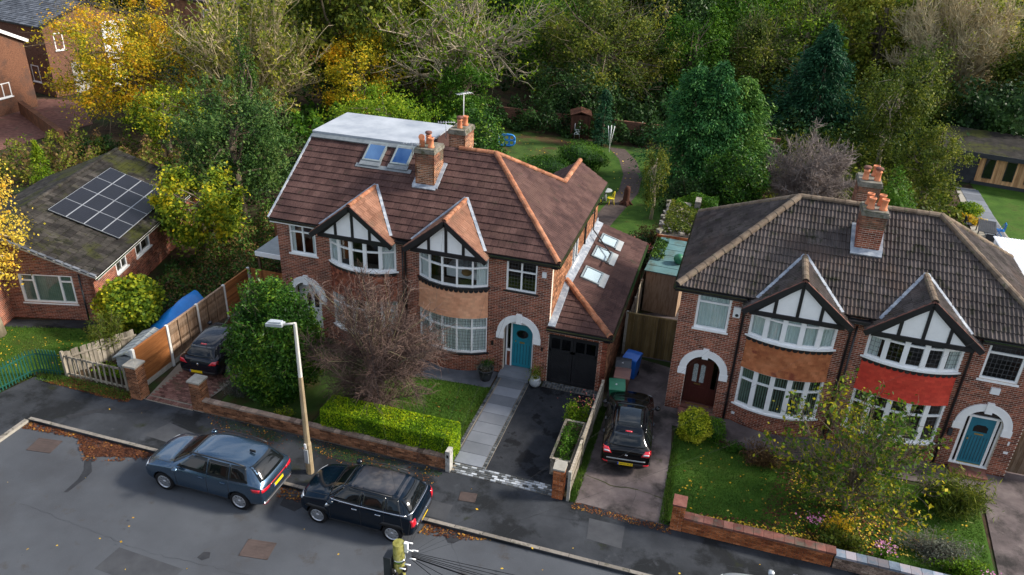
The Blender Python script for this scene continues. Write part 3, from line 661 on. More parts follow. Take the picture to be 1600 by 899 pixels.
def chimney(root, x0, x1, y0, y1, zb, zt, pool, mb_, pots, apron=True, name='chimney', m2='brick_dark', topm='flaunching'):
    base = MB().box(x0 + .02, x1 - .02, y0 + .02, y1 - .02, zb - .4, zt, 'mortar').build(name, root)
    H = zt - zb
    for (P, U, N, w) in (((x0, y0, zb), (1, 0, 0), (0, -1, 0), x1 - x0), ((x1, y0, zb), (0, 1, 0), (1, 0, 0), y1 - y0), ((x0, y1, zb), (0, -1, 0), (-1, 0, 0), y1 - y0), ((x1, y1, zb), (-1, 0, 0), (0, 1, 0), x1 - x0)):
        hb = H * .62
        m_ = brick_wall(base, P, U, N, w, hb, pool, m=mb_, mo='mortar', th=.05); m_.build('mortar_bed', base)
        m_ = brick_wall(base, Vector(P) + Z3 * (round(hb / CH) * CH), U, N, w, H - hb, pool, m=m2, mo='mortar_dark', th=.05); m_.build('mortar_bed', base)
    cx, cy = (x0 + x1) / 2, (y0 + y1) / 2
    t = MB(); t.box(x0 - .05, x1 + .05, y0 - .05, y1 + .05, zt - .14, zt - .02, topm); t.box(x0 - .02, x1 + .02, y0 - .02, y1 + .02, zt - .02, zt + .05, topm); t.build('cap', base)
    for (fx, fy, kind) in pots:
        px, py = x0 + (x1 - x0) * fx, y0 + (y1 - y0) * fy; q = MB(); z = zt + .05
        if kind == 'cowl':
            q.lathe([(.12, z), (.11, z + .05), (.10, z + .3), (.12, z + .32), (.12, z + .36), (.09, z + .37)], 'pot_clay', (px, py, 0), 14); p = q.build('chimney_pot', base)
            MB().lathe([(.13, z + .42), (.15, z + .44), (.13, z + .5), (.02, z + .52)], 'ridge_brown', (px, py, 0), 14).build('cowl', base)
        elif kind == 'bent':
            q.tube([(px, py, z), (px, py, z + .3), (px + .02, py - .05, z + .42), (px + .06, py - .2, z + .46)], [.11, .105, .11, .12], 'pot_clay', 14); q.build('chimney_pot', base)
        else:
            q.lathe([(.13, z - .02), (.135, z + .05), (.11, z + .08), (.105, z + .33), (.13, z + .35), (.13, z + .4), (.105, z + .41), (.09, z + .3), (.02, z + .29)], 'pot_clay', (px, py, 0), 16); q.build('chimney_pot', base)
    return base
def ground_poly(name, pts, z, m, kind='structure', thick=0., parent=None, **k):
    mb = MB()
    if thick: mb.prism([(x, y, z - thick) for x, y in pts], (0, 0, thick), m)
    else:
        a = sum(pts[i][0] * pts[(i + 1) % len(pts)][1] - pts[(i + 1) % len(pts)][0] * pts[i][1] for i in range(len(pts)))
        if a < 0: pts = pts[::-1]
        mb.face([(x, y, z) for x, y in pts], m)
    o = mb.build(name, parent)
    if kind: o['kind'] = kind
    return o
def text(parent, s, size, loc, m, rot=(R(90), 0, 0), name='lettering', ext=.001, sx=1.):
    c = bpy.data.curves.new('t', 'FONT'); c.body = s; c.size = size; c.extrude = ext; c.align_x = 'CENTER'; c.align_y = 'CENTER'
    t = bpy.data.objects.new('t', c); col.objects.link(t); bpy.context.view_layer.update(); me = bpy.data.meshes.new_from_object(t.evaluated_get(bpy.context.evaluated_depsgraph_get())); bpy.data.objects.remove(t); bpy.data.curves.remove(c)
    me.materials.clear(); me.materials.append(MATS[m]); o = link(me, name, parent, loc); o.rotation_euler = rot; o.scale = (sx, 1, 1); return o
# ------------------------------------------------------------------ the two pairs of semi detached houses
X = Vector((1, 0, 0)); Y = Vector((0, 1, 0))
def arch_ring(root, xc, zs, ro, ri, y, m='white_paint', foot=.26):
    mb = MB(); n = 22; d = .07
    for k in range(n):
        t0, t1 = math.pi * k / n, math.pi * (k + 1) / n
        q = [Vector((xc + r * math.cos(t), y - d, zs + r * math.sin(t))) for r, t in ((ri, t0), (ro, t0), (ro, t1), (ri, t1))]
        e = Vector((0, d + .02, 0)); mb.face(q, m, False); mb.face([q[1], q[1] + e, q[2] + e, q[2]], m, True); mb.face([q[0], q[3], q[3] + e, q[0] + e], m, True)
        q2 = [Vector((xc + r * math.cos(t), y - d - .012, zs + r * math.sin(t))) for r, t in ((ro * .90, t0), (ro * .94, t0), (ro * .94, t1), (ro * .90, t1))]
        mb.face(q2, m)
    a = mb.build('arch_surround', root)
    MB().box(xc - .11, xc + .11, y - .11, y + .02, zs + ri - .08, zs + ro + .07, m).build('keystone', a)
    for s in (-1, 1):
        MB().box(xc + s * (ri - .01), xc + s * (ro + .03), y - .085, y + .02, zs - foot, zs + .001, m).build('springer', a)
    return a
def porch(root, xc, style, floor=.17, zs=1.93, ri=.62, ro=.89, y=0, pm=None):
    arch_ring(root, xc, zs, ro, ri, y, 'white_paint')
    yb = y + .36; W = MB(); bm_ = {'teal': 'brick_red', 'white': 'white_paint', 'mahogany': 'mahogany', 'blue': 'white_paint'}[style]
    # recess floor, soffit barrel, cheeks
    fl = MB().box(xc - ri - .01, xc + ri + .01, y - .02, yb + .05, floor - .17, floor, 'stone_flag' if style == 'teal' else 'coping_red').build('porch_floor', root)
    if style == 'blue': yb = y + .10
    fr = MB(); fm = 'mahogany' if style == 'mahogany' else 'white_paint'
    def fb(x0, x1, z0, z1, y0=0, y1=.07, m=fm, t=fr): t.box(xc + x0, xc + x1, yb + y0, yb + y1, floor + z0, floor + z1, m)
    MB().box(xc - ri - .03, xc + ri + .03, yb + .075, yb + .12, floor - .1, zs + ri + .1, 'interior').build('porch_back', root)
    MB().prism([(xc + ri * math.cos(t), yb + .03, zs + ri * math.sin(t)) for t in np.linspace(0, math.pi, 17)], (0, .03, 0), 'glass_dark').build('fanlight', root)
    if style == 'teal':
        fb(-.62, -.56, 0, 2.08); fb(-.42, -.36, 0, 2.08); fb(.48, .53, 0, 2.08); fb(-.62, .62, 2.02, 2.09, -.005); fb(-.40, -.36, 2.09, 2.34); x0, x1 = -.36, .48
        fb(.53, .62, 0, 2.08, .01, .07, 'brick_red'); fb(-.56, -.42, 0, .75, .01, .07, 'brick_red'); fb(-.6, -.38, .72, .8, -.04); MB().box(xc - .56, xc - .42, yb + .03, yb + .05, floor + .8, floor + 2.02, 'glass_dark').build('sidelight', root)
    elif style == 'white':
        fb(-.62, -.54, 0, 2.05); fb(.54, .62, 0, 2.05); fb(-.62, .62, 1.98, 2.06, -.005); x0, x1 = -.54, .54
    elif style == 'mahogany':
        fb(-.62, -.56, 0, 2.0); fb(.56, .62, 0, 2.0); fb(-.62, .62, 1.94, 2.0, -.005); fb(.30, .36, 0, 1.94); x0, x1 = -.56, .30
        MB().box(xc + .38, xc + .54, yb + .03, yb + .05, floor + .75, floor + 1.9, 'glass_dark').build('sidelight', root); fb(.36, .56, 0, .75, .02, .06)
    else:
        fb(-.58, -.50, 0, 2.05); fb(-.42, -.36, 0, 2.0); fb(.42, .5, 0, 2.0); fb(.56, .62, 0, 2.05); fb(-.62, .62, 1.98, 2.06, -.005); fb(-.62, .62, -.04, .03, -.1, .08); x0, x1 = -.36, .42
        for a, b in ((-.50, -.42), (.5, .56)): MB().box(xc + a, xc + b, yb + .03, yb + .05, floor + .05, floor + 1.98, 'glass_dark').build('sidelight', root)
    f = fr.build('door_frame', root)
    dm = {'teal': 'teal_paint', 'white': 'white_paint', 'mahogany': 'mahogany', 'blue': 'blue_door_paint'}[style]
    z0, z1 = floor + .02, floor + {'teal': 2.02, 'white': 1.98, 'mahogany': 1.94, 'blue': 1.98}[style]
    d = MB(); d.box(xc + x0 + .005, xc + x1 - .005, yb + .02, yb + .06, z0, z1, dm); dr = d.build('front_door', root)
    xm = xc + (x0 + x1) / 2; wd = x1 - x0; yy = yb + .02
    def oval(cx, cz, rx, rz, m, name, yy=yy, pw=2): MB().prism([(cx + rx * math.copysign(abs(math.cos(t)) ** (2 / pw), math.cos(t)), yy - .012, cz + rz * math.copysign(abs(math.sin(t)) ** (2 / pw), math.sin(t))) for t in np.linspace(0, 2 * math.pi, 25)[:-1]], (0, .012, 0), m).build(name, dr)
    if style == 'teal':
        oval(xm, z0 + 1.56, .25, .19, 'black_paint', 'door_light'); oval(xm, z0 + 1.56, .21, .155, 'car_glass', 'door_pane', yy - .006)
        MB().box(xm - .34, xm + .34, yy - .02, yy, z0 + 1.24, z0 + 1.27, dm).build('door_rail', dr); MB().box(xm - .10, xm + .10, yy - .02, yy, z0 + 1.13, z0 + 1.20, 'brass').build('letter_plate', dr); MB().lathe([(.03, 0), (.03, .03)], 'brass', (xm - .27, yy, z0 + 1.2), 10, A=(1, 0, 0), B=(0, 0, 1), Z=(0, -1, 0)).build('door_knob', dr)
        for k in range(6): MB().box(xm - .32 + k * .128 - .006, xm - .32 + k * .128 + .006, yy - .008, yy, z0 + .15, z0 + 1.08, 'black_paint').build('groove', dr)
    elif style == 'blue':
        MB().prism([(xm - .22, yy - .012, z0 + 1.38), (xm + .22, yy - .012, z0 + 1.38), (xm + .22, yy - .012, z0 + 1.58), (xm + .12, yy - .012, z0 + 1.66), (xm - .12, yy - .012, z0 + 1.66), (xm - .22, yy - .012, z0 + 1.58)], (0, .012, 0), 'car_glass').build('door_pane', dr)
        MB().box(xm - .14, xm + .14, yy - .02, yy, z0 + 1.26, z0 + 1.31, 'brass').build('letter_plate', dr); MB().lathe([(.03, 0), (.03, .04)], 'brass', (xm - .3, yy, z0 + 1.05), 10, A=(1, 0, 0), B=(0, 0, 1), Z=(0, -1, 0)).build('door_knob', dr)
        for k in range(7): MB().box(xm - .30 + k * .1 - .005, xm - .30 + k * .1 + .005, yy - .008, yy, z0 + .12, z0 + 1.18, 'black_paint').build('groove', dr)
        MB().box(xm - .38, xm + .38, yy - .03, yy, z0 - .01, z0 + .03, 'brass').build('threshold', dr)
    elif style == 'mahogany':
        for s in (-1, 1):
            MB().prism([(xm + s * .05, yy - .012, z0 + .95), (xm + s * .05, yy - .012, z0 + 1.72), (xm + s * .13, yy - .012, z0 + 1.76), (xm + s * .22, yy - .012, z0 + 1.70), (xm + s * .22, yy - .012, z0 + .95)][::s], (0, .012, 0), 'leadglass').build('door_pane', dr)
        for s in (-1, 1): MB().box(xm + s * .05, xm + s * .30, yy - .015, yy, z0 + .15, z0 + .72, 'mahogany').build('door_panel', dr)
        MB().box(xm - .12, xm + .12, yy - .02, yy, z0 + .83, z0 + .88, 'brass').build('letter_plate', dr); MB().box(xc - .45, xc + .45, y + .22, y + .25, floor, floor + .04, 'brass').build('threshold', root)
    else:
        for s in (-1, 1):
            MB().prism([(xm + s * .08, yy - .012, z0 + 1.0), (xm + s * .08, yy - .012, z0 + 1.62), (xm + s * .2, yy - .012, z0 + 1.66), (xm + s * .28, yy - .012, z0 + 1.5), (xm + s * .28, yy - .012, z0 + 1.0)][::s], (0, .012, 0), 'car_glass').build('door_pane', dr)
            MB().box(xm + s * .08, xm + s * .36, yy - .015, yy, z0 + .2, z0 + .8, 'white_paint').build('door_panel', dr)
    return f
mat('blind_pale', [(.56, .64, .60), (.70, .76, .73)], 3, .8, stretch=(6, 6, .4))
mat('leadglass', [(.16, .18, .18), (.45, .5, .5)], 22, .2)
def gutter(root, a, b, m='black_paint', r=.062, fascia=None):
    a = Vector(a); b = Vector(b); d = (b - a).normalized(); side = d.cross(Z3).normalized(); mb = MB(); n = 7
    for i in range(n - 1):
        t0, t1 = math.pi * i / (n - 1), math.pi * (i + 1) / (n - 1)
        p = lambda t, q, rr: q + side * (math.cos(t) * rr) - Z3 * (math.sin(t) * rr)
        mb.face([p(t0, a, r), p(t0, b, r), p(t1, b, r), p(t1, a, r)], m, True)
    mb.obox((a + b) / 2 - Z3 * .02, d, side, Z3, (b - a).length / 2, r * .8, .008, 'litter')
    g = mb.build('gutter', root)
    if fascia: inn = -side; MB().obox((a + b) / 2 + inn * .09 - Z3 * .07, d, side, Z3, (b - a).length / 2, .012, .09, fascia).build('fascia', root); MB().obox((a + b) / 2 + inn * .2 - Z3 * .15, d, side, Z3, (b - a).length / 2, .12, .01, fascia).build('soffit', root)
    return g
def pipe(root, pts, m='black_paint', r=.036):
    return MB().tube(pts, r, m, 8).build('downpipe', root)
def skylight(root, O, U, V, w, h, style='blue'):
    O = Vector(O); U = Vector(U).normalized(); V = Vector(V).normalized(); N = U.cross(V).normalized(); V = N.cross(U)
    c = lambda u, v, n: O + U * u + V * v + N * n
    mb = MB(); f = .075
    for (u, v, hu, hv) in ((f / 2, h / 2, f / 2, h / 2), (w - f / 2, h / 2, f / 2, h / 2)): mb.obox(c(u, v, .055), U, V, N, hu, hv, .06, 'skylight_frame')
    for (u, v, hu, hv) in ((w / 2, f / 2, w / 2 - f, f / 2), (w / 2, h - f / 2, w / 2 - f, f / 2)): mb.obox(c(u, v, .053), U, V, N, hu, hv, .06, 'skylight_frame')
    o = mb.build('skylight', root)
    MB().obox(c(w / 2, h / 2, .105), U, V, N, w / 2 - f, h / 2 - f, .006, 'glass_sky' if style == 'blue' else 'glass').build('pane', o)
    MB().obox(c(w / 2, h / 2, .088), U, V, N, w / 2 - f - .03, h / 2 - f - .03, .006, 'white_paint' if style == 'x' else ('skylight_blind' if style != 'blue' else 'interior')).build('blind' if style != 'blue' else 'lining', o)
    MB().obox(c(w / 2, -.12, .072), U, V, N, w / 2 + .05, .12, .012, 'metal_grey' if style != 'blue' else 'lead_dark').build('apron_flashing', o)
    return o
def half_house(name, loc, rz, off, label, x0, x1, bay, win, xarch, dstyle, gab, k, ez, ey, tm, tkind, tw, tg, gm, hang, rm, bays, grp, wkw, fascia, brick='brick_red', sag=.47, zh=5.10):
    root = empty(name, loc, rz, label, 'house', grp, off=off)
    pool = Pool(root)
    W = x1 - x0; H = 5.25
    ops = [('r', bay[0] - x0, bay[1] - x0, -1, 9), ('r', win[0] - x0, win[1] - x0, win[2], win[3]), ('arch', xarch - x0, .62, -1, 1.93)]
    wall = MB(); wp = None
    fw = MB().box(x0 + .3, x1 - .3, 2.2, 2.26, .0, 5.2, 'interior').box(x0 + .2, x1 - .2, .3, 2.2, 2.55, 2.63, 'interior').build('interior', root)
    front = MB().box(x0 + .01, x1 - .01, .20, .215, -.05, .0, 'mortar'); front = front.build('front_wall', root)
    mb = brick_wall(front, (x0, 0, 0), X, -Y, W, H, pool, ops, brick)
    mb.build('mortar_bed', front)
    # bow: base wall, lower window, tile hanging, upper window
    crv, Ln = arc_curve(bay[0], bay[1], 0.0, sag)
    b = brick_wall(front, (0, 0, 0), None, None, Ln, .78, pool, (), brick, curve=crv, th=.01); b.build('bow_mortar', front)
    lo, hi = bays
    bow_window(root, crv, Ln, .84, 2.50, 1.98 if lo.get('t') is None else lo['t'], fm='white_paint', lead=lo.get('lead', 0), back=lo.get('back'), sill_m=lo.get('sill'), post=lo.get('post', .09))
    tile_hanging(root, crv, Ln, 2.50, 3.76, hang)
    bow_window(root, crv, Ln, 3.83, zh, 4.66 if hi.get('t') is None else hi['t'], fm='white_paint', lead=hi.get('lead', 0), back=hi.get('back'), sill_m=hi.get('sill'), post=hi.get('post', .09), lead_low=hi.get('ll', True))
    s = MB(); ns = 12
    for z in (2.50, zh + .015):
        for q in range(ns): s.face([crv(Ln * q / ns, .02)[0] + Z3 * z, crv(Ln * (q + 1) / ns, .02)[0] + Z3 * z, Vector((crv(Ln * (q + 1) / ns)[0].x, .3, z)), Vector((crv(Ln * q / ns)[0].x, .3, z))], 'black_paint')
    s.build('bay_soffit', root)
    fl = MB()
    for z in (.80, 3.80):
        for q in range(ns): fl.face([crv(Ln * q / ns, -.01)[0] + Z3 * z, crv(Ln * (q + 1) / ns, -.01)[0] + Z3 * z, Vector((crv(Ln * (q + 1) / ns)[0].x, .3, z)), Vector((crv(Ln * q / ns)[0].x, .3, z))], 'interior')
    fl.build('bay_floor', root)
    # first floor window and porch
    window(root, (win[0], .03, win[2]), X, -Y, win[1] - win[0], win[3] - win[2], **wkw)
    MB().box(win[0] - .12, win[1] + .12, 0, .2, H, H + .02, 'interior').build('wall_plate', root)
    porch(root, xarch, dstyle)
    gable(root, gab[0], gab[1], gab[2], gab[3], gab[4], (gab[3] - ez) / k + ey + .05, pool, gm['m'], tkind, tw, tg, gm['ridge'], gm['barge'], frames=gm['verge'], rr=gm.get('rr', .1), wo=gm.get('wo', .20), main=(k, ez, ey))
    return root, pool, front
PA = dict(k=.60, ez=5.42, ey=-.29)
gA = dict(m='tile_orange', ridge='ridge_orange', barge='black_paint', verge='ridge_brown')
wA1 = dict(mull=(.60,), trans=.96, back=('sides', 'curtain', .22), sill_ext=.08)
wA2 = dict(mull=(.60,), trans=.84, lead=.12, sill_m='black_paint', sill_ext=.10, sill_h=.06)
GA = 'left pair of semi detached houses'
hA1, pA1, fA1 = half_house('semi_detached_house', (-8.85, 3.5, 0), 0, (-8.85, 3.5, 0), 'brown roofed brick semi with flat white dormer roof and a white front door', -11.76, -5.93, (-9.36, -6.42), (-11.2, -10.0, 3.86, 5.22), -10.6, 'white',
    (-8.03, 1.76, 5.24, 6.63, -.70), tm='tile_brown', tkind='flat', tw=.275, tg=.335, gm=gA, hang='brick_red', rm='ridge_orange', bays=(dict(back=('sides', 'curtain', .5), post=.15), dict(back=('sides', 'curtain', .55), post=.15)), grp='brick semi detached houses', wkw=wA1, fascia='white_paint', **PA)
hA2, pA2, fA2 = half_house('semi_detached_house', (-2.95, 3.5, 0), 0, (-2.95, 3.5, 0), 'brick semi with apricot tile hanging, teal front door and black garage doors', -5.93, 0, (-5.42, -2.54), (-1.81, -.59, 3.86, 5.22), -1.21, 'teal',
    (-4.10, 1.68, 5.26, 6.63, -.70), tm='tile_brown', tkind='flat', tw=.275, tg=.335, gm=gA, hang='hang_tile', rm='ridge_orange', bays=(dict(lead=.13, back=('net', 'curtain'), sill='black_paint', post=.07), dict(lead=.13, back=('sides', 'curtain', .45), sill='black_paint', post=.07, ll=False)), grp='brick semi detached houses', wkw=wA2, fascia='black_paint', **PA)
# --- pair A roofs
k = .6; fz = math.sqrt(1 + k * k); Vf = Vector((0, 1, k)); rL = 4.10 * fz
ra1 = MB().box(-11.8, -5.94, 3.55, 3.75, 7.45, 7.5, 'black_matt').build('roof', hA1)
roof_plane(ra1, (-11.87, -.29, 5.42), X, Vf, [(0, 0), (5.94, 0), (5.94, rL), (0, rL)], pA1, 'tile_brown', 'flat', .275, .335)
ra2 = MB().box(-5.9, -3.6, 3.8, 3.95, 7.7, 7.76, 'black_matt').build('roof', hA2)
rL2 = 4.19 * fz
roof_plane(ra2, (-5.93, -.29, 5.42), X, Vf, [(0, 0), (6.22, 0), (2.33, rL2), (0, rL2)], pA2, 'tile_brown', 'flat', .275, .335)
ks = .645; fs = math.sqrt(1 + ks * ks)
roof_plane(ra2, (.29, -.29, 5.42), Y, (-1, 0, ks), [(0, 0), (6.35, 0), (6.35, 1.35 * fs), (4.19, 3.89 * fs)], pA2, 'tile_brown', 'flat', .275, .335)
roof_plane(ra2, (.29, -.29, 5.42), Y, (-1, 0, ks), [(6.35, 0), (9.44, 0), (9.44, 1.39 * fs), (6.35, 1.36 * fs)], pA2, 'tile_brown', 'flat', .275, .335)
roof_plane(ra2, (-2.49, 9.15, 5.42), -Y, (1, 0, ks), [(0, 0), (3.6, 0), (3.1, 1.39 * fs), (0, 1.39 * fs)], pA2, 'tile_brown', 'flat', .275, .335)
roof_plane(ra2, (.29, 7.25, 5.42), -X, (0, -1, .75), [(.9, 0), (6.22, 0), (6.22, 3.35 * 1.25), (3.89, 3.35 * 1.25), (1.35, 1.5)], pA2, 'tile_brown', 'flat', .275, .335)
ridge(ra2, (-5.2, 3.9, 7.95), (-3.6, 3.9, 7.95), 'ridge_orange'); ridge(ra2, (.27, -.27, 5.47), (-3.6, 3.9, 7.97), 'ridge_orange'); ridge(ra2, (-1.06, 6.06, 6.34), (-3.6, 3.9, 7.96), 'ridge_orange'); ridge(ra2, (-1.10, 9.2, 6.36), (-1.08, 6.0, 6.36), 'ridge_orange')
# flat roofed dormer of the left house
d = MB(); d.box(-11.80, -6.72, 3.72, 6.78, 6.0, 7.93, 'tile_brown'); dm_ = d.build('rear_dormer', hA1)
MB().box(-11.90, -6.62, 3.62, 6.86, 7.93, 8.0, 'roof_felt').build('flat_roof', dm_)
MB().obox((-9.25, 3.56, 7.86), X, Vf.normalized(), Vector((0, -k, 1)).normalized(), 2.62, .16, .03, 'lead_dark').build('lead_flashing', dm_)
for x_, w_ in ((-9.1, .84), (-7.83, .80)): skylight(ra1, (x_, 2.72, 7.26), X, Vf, w_, 1.04, 'blue')
MB().obox((-8.05, 2.50, 7.14), X, Vf.normalized(), Vector((0, -k, 1)).normalized(), 1.25, .10, .03, 'lead_dark').build('skylight_flashing', ra1)
MB().bar((-11.90, -.32, 5.44), (-11.90, 3.62, 7.83), .07, .09, 'lead', up=(0, -k, 1)).build('verge_trim', ra1)
gutter(hA1, (-11.9, -.33, 5.37), (-9.75, -.33, 5.37), fascia='white_paint'); gutter(hA2, (-2.42, -.33, 5.37), (.33, -.33, 5.37), fascia='black_paint'); gutter(hA2, (.34, -.33, 5.37), (.34, 9.2, 5.37), fascia='black_paint')
g = MB(); g.box(-6.3, -5.72, -.42, -.2, 5.24, 5.34, 'black_paint'); g.build('gutter', hA1)
pipe(hA1, [(-6.0, -.25, 5.3), (-6.0, -.07, 5.0), (-6.0, -.07, .05)], r=.045); pipe(hA1, [(-6.12, -.07, 5.0), (-6.12, -.07, 2.4)], r=.03)
MB().box(-6.55, -6.35, 0, .02, 0, 0, 'black_paint') if False else None
# hidden brick returns and rear walls
def shell(root, x0, x1, yb, z=5.25, m='brick_red', sides=(1, 1)):
    b = MB()
    if sides[0]: b.box(x0 + .01, x0 + .22, .22, yb, 0, z, m)
    if sides[1]: b.box(x1 - .22, x1 - .01, .22, yb, 0, z, m)
    b.box(x0 + .01, x1 - .01, yb, yb + .22, 0, z, m); return b.build('rear_wall', root)
shell(hA1, -11.76, -5.93, 6.9, sides=(1, 0)); shell(hA2, -5.93, 0, 6.9, sides=(0, 0))
wg = MB(); wg.box(-2.3, 0, 8.8, 9.0, 0, 5.3, 'brick_brown'); wg.prism([(-2.3, 8.8, 5.3), (0, 8.8, 5.3), (-1.1, 8.8, 6.15)], (0, .2, 0), 'brick_brown'); wg.box(-2.3, -2.1, 7.1, 8.8, 0, 5.3, 'brick_brown'); wg.build('rear_wing_wall', hA2)
side = MB().box(-.215, -.2, .3, 8.7, -.05, 0, 'mortar').build('side_wall', hA2)
sw = brick_wall(side, (0, .22, 0), Y, X, 8.6, 5.25, pA2, [('r', 3.38, 4.45, 3.52, 4.75)], 'brick_brown'); sw.build('mortar_bed', side)
window(hA2, (.0, 3.60, 3.52), Y, X, 1.07, 1.23, mull=(.53,), trans=None, dep=.07, sill_h=.1, sill_ext=.1)
pipe(hA2, [(.38, 5.6, 5.3), (.1, 5.6, 5.0), (.1, 5.6, 3.75)], r=.05); pipe(hA2, [(.38, 7.6, 5.3), (.38, 7.6, 5.05), (.1, 7.6, 4.8), (.1, 7.6, 3.65), (1.25, 6.0, 3.3), (1.25, 4.9, 3.3)], r=.035)
chimA = chimney(hA2, -6.38, -5.58, 2.0, 3.0, 6.75, 8.33, pA2, 'brick_brown', [(.25, .25, 'bent'), (.7, .3, ''), (.35, .75, 'cowl')])
l = MB(); l.obox((-5.98, 1.93, 6.83), X, Vf.normalized(), Vector((0, -k, 1)).normalized(), .5, .12, .03, 'lead'); l.obox((-5.5, 2.5, 7.16), X, Vf.normalized(), Vector((0, -k, 1)).normalized(), .08, .68, .04, 'lead'); l.obox((-6.45, 2.5, 7.16), X, Vf.normalized(), Vector((0, -k, 1)).normalized(), .07, .68, .04, 'lead'); l.build('lead_flashing', chimA)
chimney(hA2, -5.86, -5.14, 4.4, 5.5, 7.6, 8.52, pA2, 'brick_brown', [(.5, .3, 'cowl'), (.6, .75, '')])
# garage wing of the teal door house
garage = MB().box(.0, 2.37, .22, .235, -.05, 0, 'mortar').build('garage_wall', hA2)
gw = brick_wall(garage, (0, 0, 0), X, -Y, 2.37, 2.55, pA2, [('r', .03, 2.02, -1, 2.22)], 'brick_red'); gw.build('mortar_bed', garage)
gw = brick_wall(garage, (2.37, 0, 0), Y, X, 9.2, 2.55, pA2, [], 'brick_brown'); gw.build('mortar_bed', garage)
MB().box(.1, 2.3, 9.0, 9.2, 0, 2.55, 'brick_brown').build('garage_rear_wall', hA2)
gd = MB()
for xa, xb in ((.05, 1.01), (1.03, 2.0)): gd.box(xa, xb, .05, .09, .03, 2.18, 'black_paint')
gdo = gd.build('garage_door', hA2)
for xa, xb in ((.05, 1.01), (1.03, 2.0)):
    f_ = MB()
    for a, b, c, e in ((xa, xb, .03, .16), (xa, xb, 2.08, 2.18), (xa, xb, 1.48, 1.58), (xa, xa + .09, .16, 2.08), (xb - .09, xb, .16, 2.08), ((xa + xb) / 2 - .03, (xa + xb) / 2 + .03, 1.58, 2.08)): f_.box(a, b, .022, .05, c, e, 'black_paint')
    f_.build('door_stile', gdo)
    for a, b in ((xa + .1, (xa + xb) / 2 - .04), ((xa + xb) / 2 + .04, xb - .1)): MB().box(a, b, .036, .046, 1.6, 2.06, 'glass_dark').build('pane', gdo)
    h_ = MB(); 
    for q in range(14):
        z_ = .02 + q * .13; p0 = Vector((xa + .1, .044, z_)); p1 = Vector((xb - .1, .044, z_ - .42 * (1 if xa < .5 else 1)))
        if z_ > 1.9: continue
        a_ = max(0, (z_ - 1.46) / .42); b_ = min(1, (z_ - .18) / .42)
        if b_ > a_: h_.bar(p0.lerp(p1, a_), p0.lerp(p1, b_), .012, .085, 'black_paint', up=(0, 0, 1))
    h_.build('herringbone_boards', gdo)
MB().box(.02, 2.02, .0, .05, 2.18, 2.225, 'black_paint').build('door_head', gdo)
rg = MB().box(.1, 2.2, 1, 9, 2.5, 2.56, 'black_matt').build('garage_roof', hA2)
kg = .296; fg = math.sqrt(1 + kg * kg)
roof_plane(rg, (2.5, -.2, 2.63), Y, (-1, 0, kg), [(0, 0), (9.45, 0), (9.45, 2.5 * fg), (2.71, 2.5 * fg)], pA2, 'tile_brown', 'flat', .275, .335)
roof_plane(rg, (0, -.2, 2.63), X, (0, 1, .273), [(0, 0), (2.5, 0), (0, 2.71 * 1.037)], pA2, 'tile_brown', 'flat', .275, .335)
ridge(rg, (2.46, -.16, 2.68), (.05, 2.5, 3.43), 'ridge_orange', seg=.45, r=.14)
gutter(hA2, (-.05, -.26, 2.6), (2.56, -.26, 2.6), fascia='black_paint'); gutter(hA2, (2.56, -.26, 2.6), (2.56, 9.2, 2.6), fascia='black_paint')
fl = MB(); fl.box(.002, .035, 2.4, 9.2, 3.38, 3.62, 'lead'); fl.obox((.16, 5.8, 3.39), Y, Vector((-1, 0, kg)).normalized(), Z3, 3.4, .14, .02, 'lead'); fl.obox((.14, 1.15, 3.06), Vector((0, 1, .273)).normalized(), X, Vector((0, -.273, 1)).normalized(), 1.4, .14, .045, 'lead'); fl.build('lead_flashing', rg)
for ya, yb_ in ((3.2, 4.35), (5.45, 6.6), (7.1, 8.1)): skylight(rg, (1.28, ya, 2.63 + (2.5 - 1.28) * kg), Y, (-1, 0, kg), yb_ - ya, .86, 'pale')
MB().obox((-.30, -.04, 4.78), X, Z3, Y, .08, .12, .04, 'ivory').build('alarm_box', hA2)
MB().box(-2.32, -2.24, -.09, 0, 1.28, 1.45, 'black_paint').build('wall_lamp', hA2); MB().box(-.24, -.18, -.09, 0, 1.42, 1.56, 'black_paint').build('wall_lamp', hA2)
MB().box(-9.75, -9.6, -.14, 0, 4.98, 5.14, 'plastic_cream').build('security_light', hA1)
# bed seen through the upper bay of the teal door house
bed = MB(); bed.box(-4.4, -2.9, .35, 1.9, 3.85, 4.25, 'linen'); b_ = bed.build('bed', hA2)
pl = MB(); pl.lathe([(.02, 0), (.16, .03), (.22, .10), (.20, .2), (.05, .25)], 'fabric_brown', (-3.55, .35, 4.0), 12); pl.lathe([(.02, 0), (.14, .03), (.18, .12), (.12, .26), (.03, .3)], 'linen', (-3.1, .3, 3.95), 12); pl.build('cushion', b_)
dsh = MB().lathe([(.30, .10), (.22, .035), (.12, .01), (.01, 0)], 'plastic_cream', (-7.4, -.45, 1.95), 18, A=(1, 0, 0), B=(0, .35, .94), Z=(.1, -.94, .35)).build('satellite_dish', hA1); MB().tube([(-7.4, -.0, 1.9), (-7.4, -.4, 1.9)], .02, 'metal_grey', 6).tube([(-7.4, -.4, 1.75), (-7.4, -.75, 2.0)], .012, 'metal_grey', 5).build('bracket', dsh)
pA1.commit(); pA2.commit()
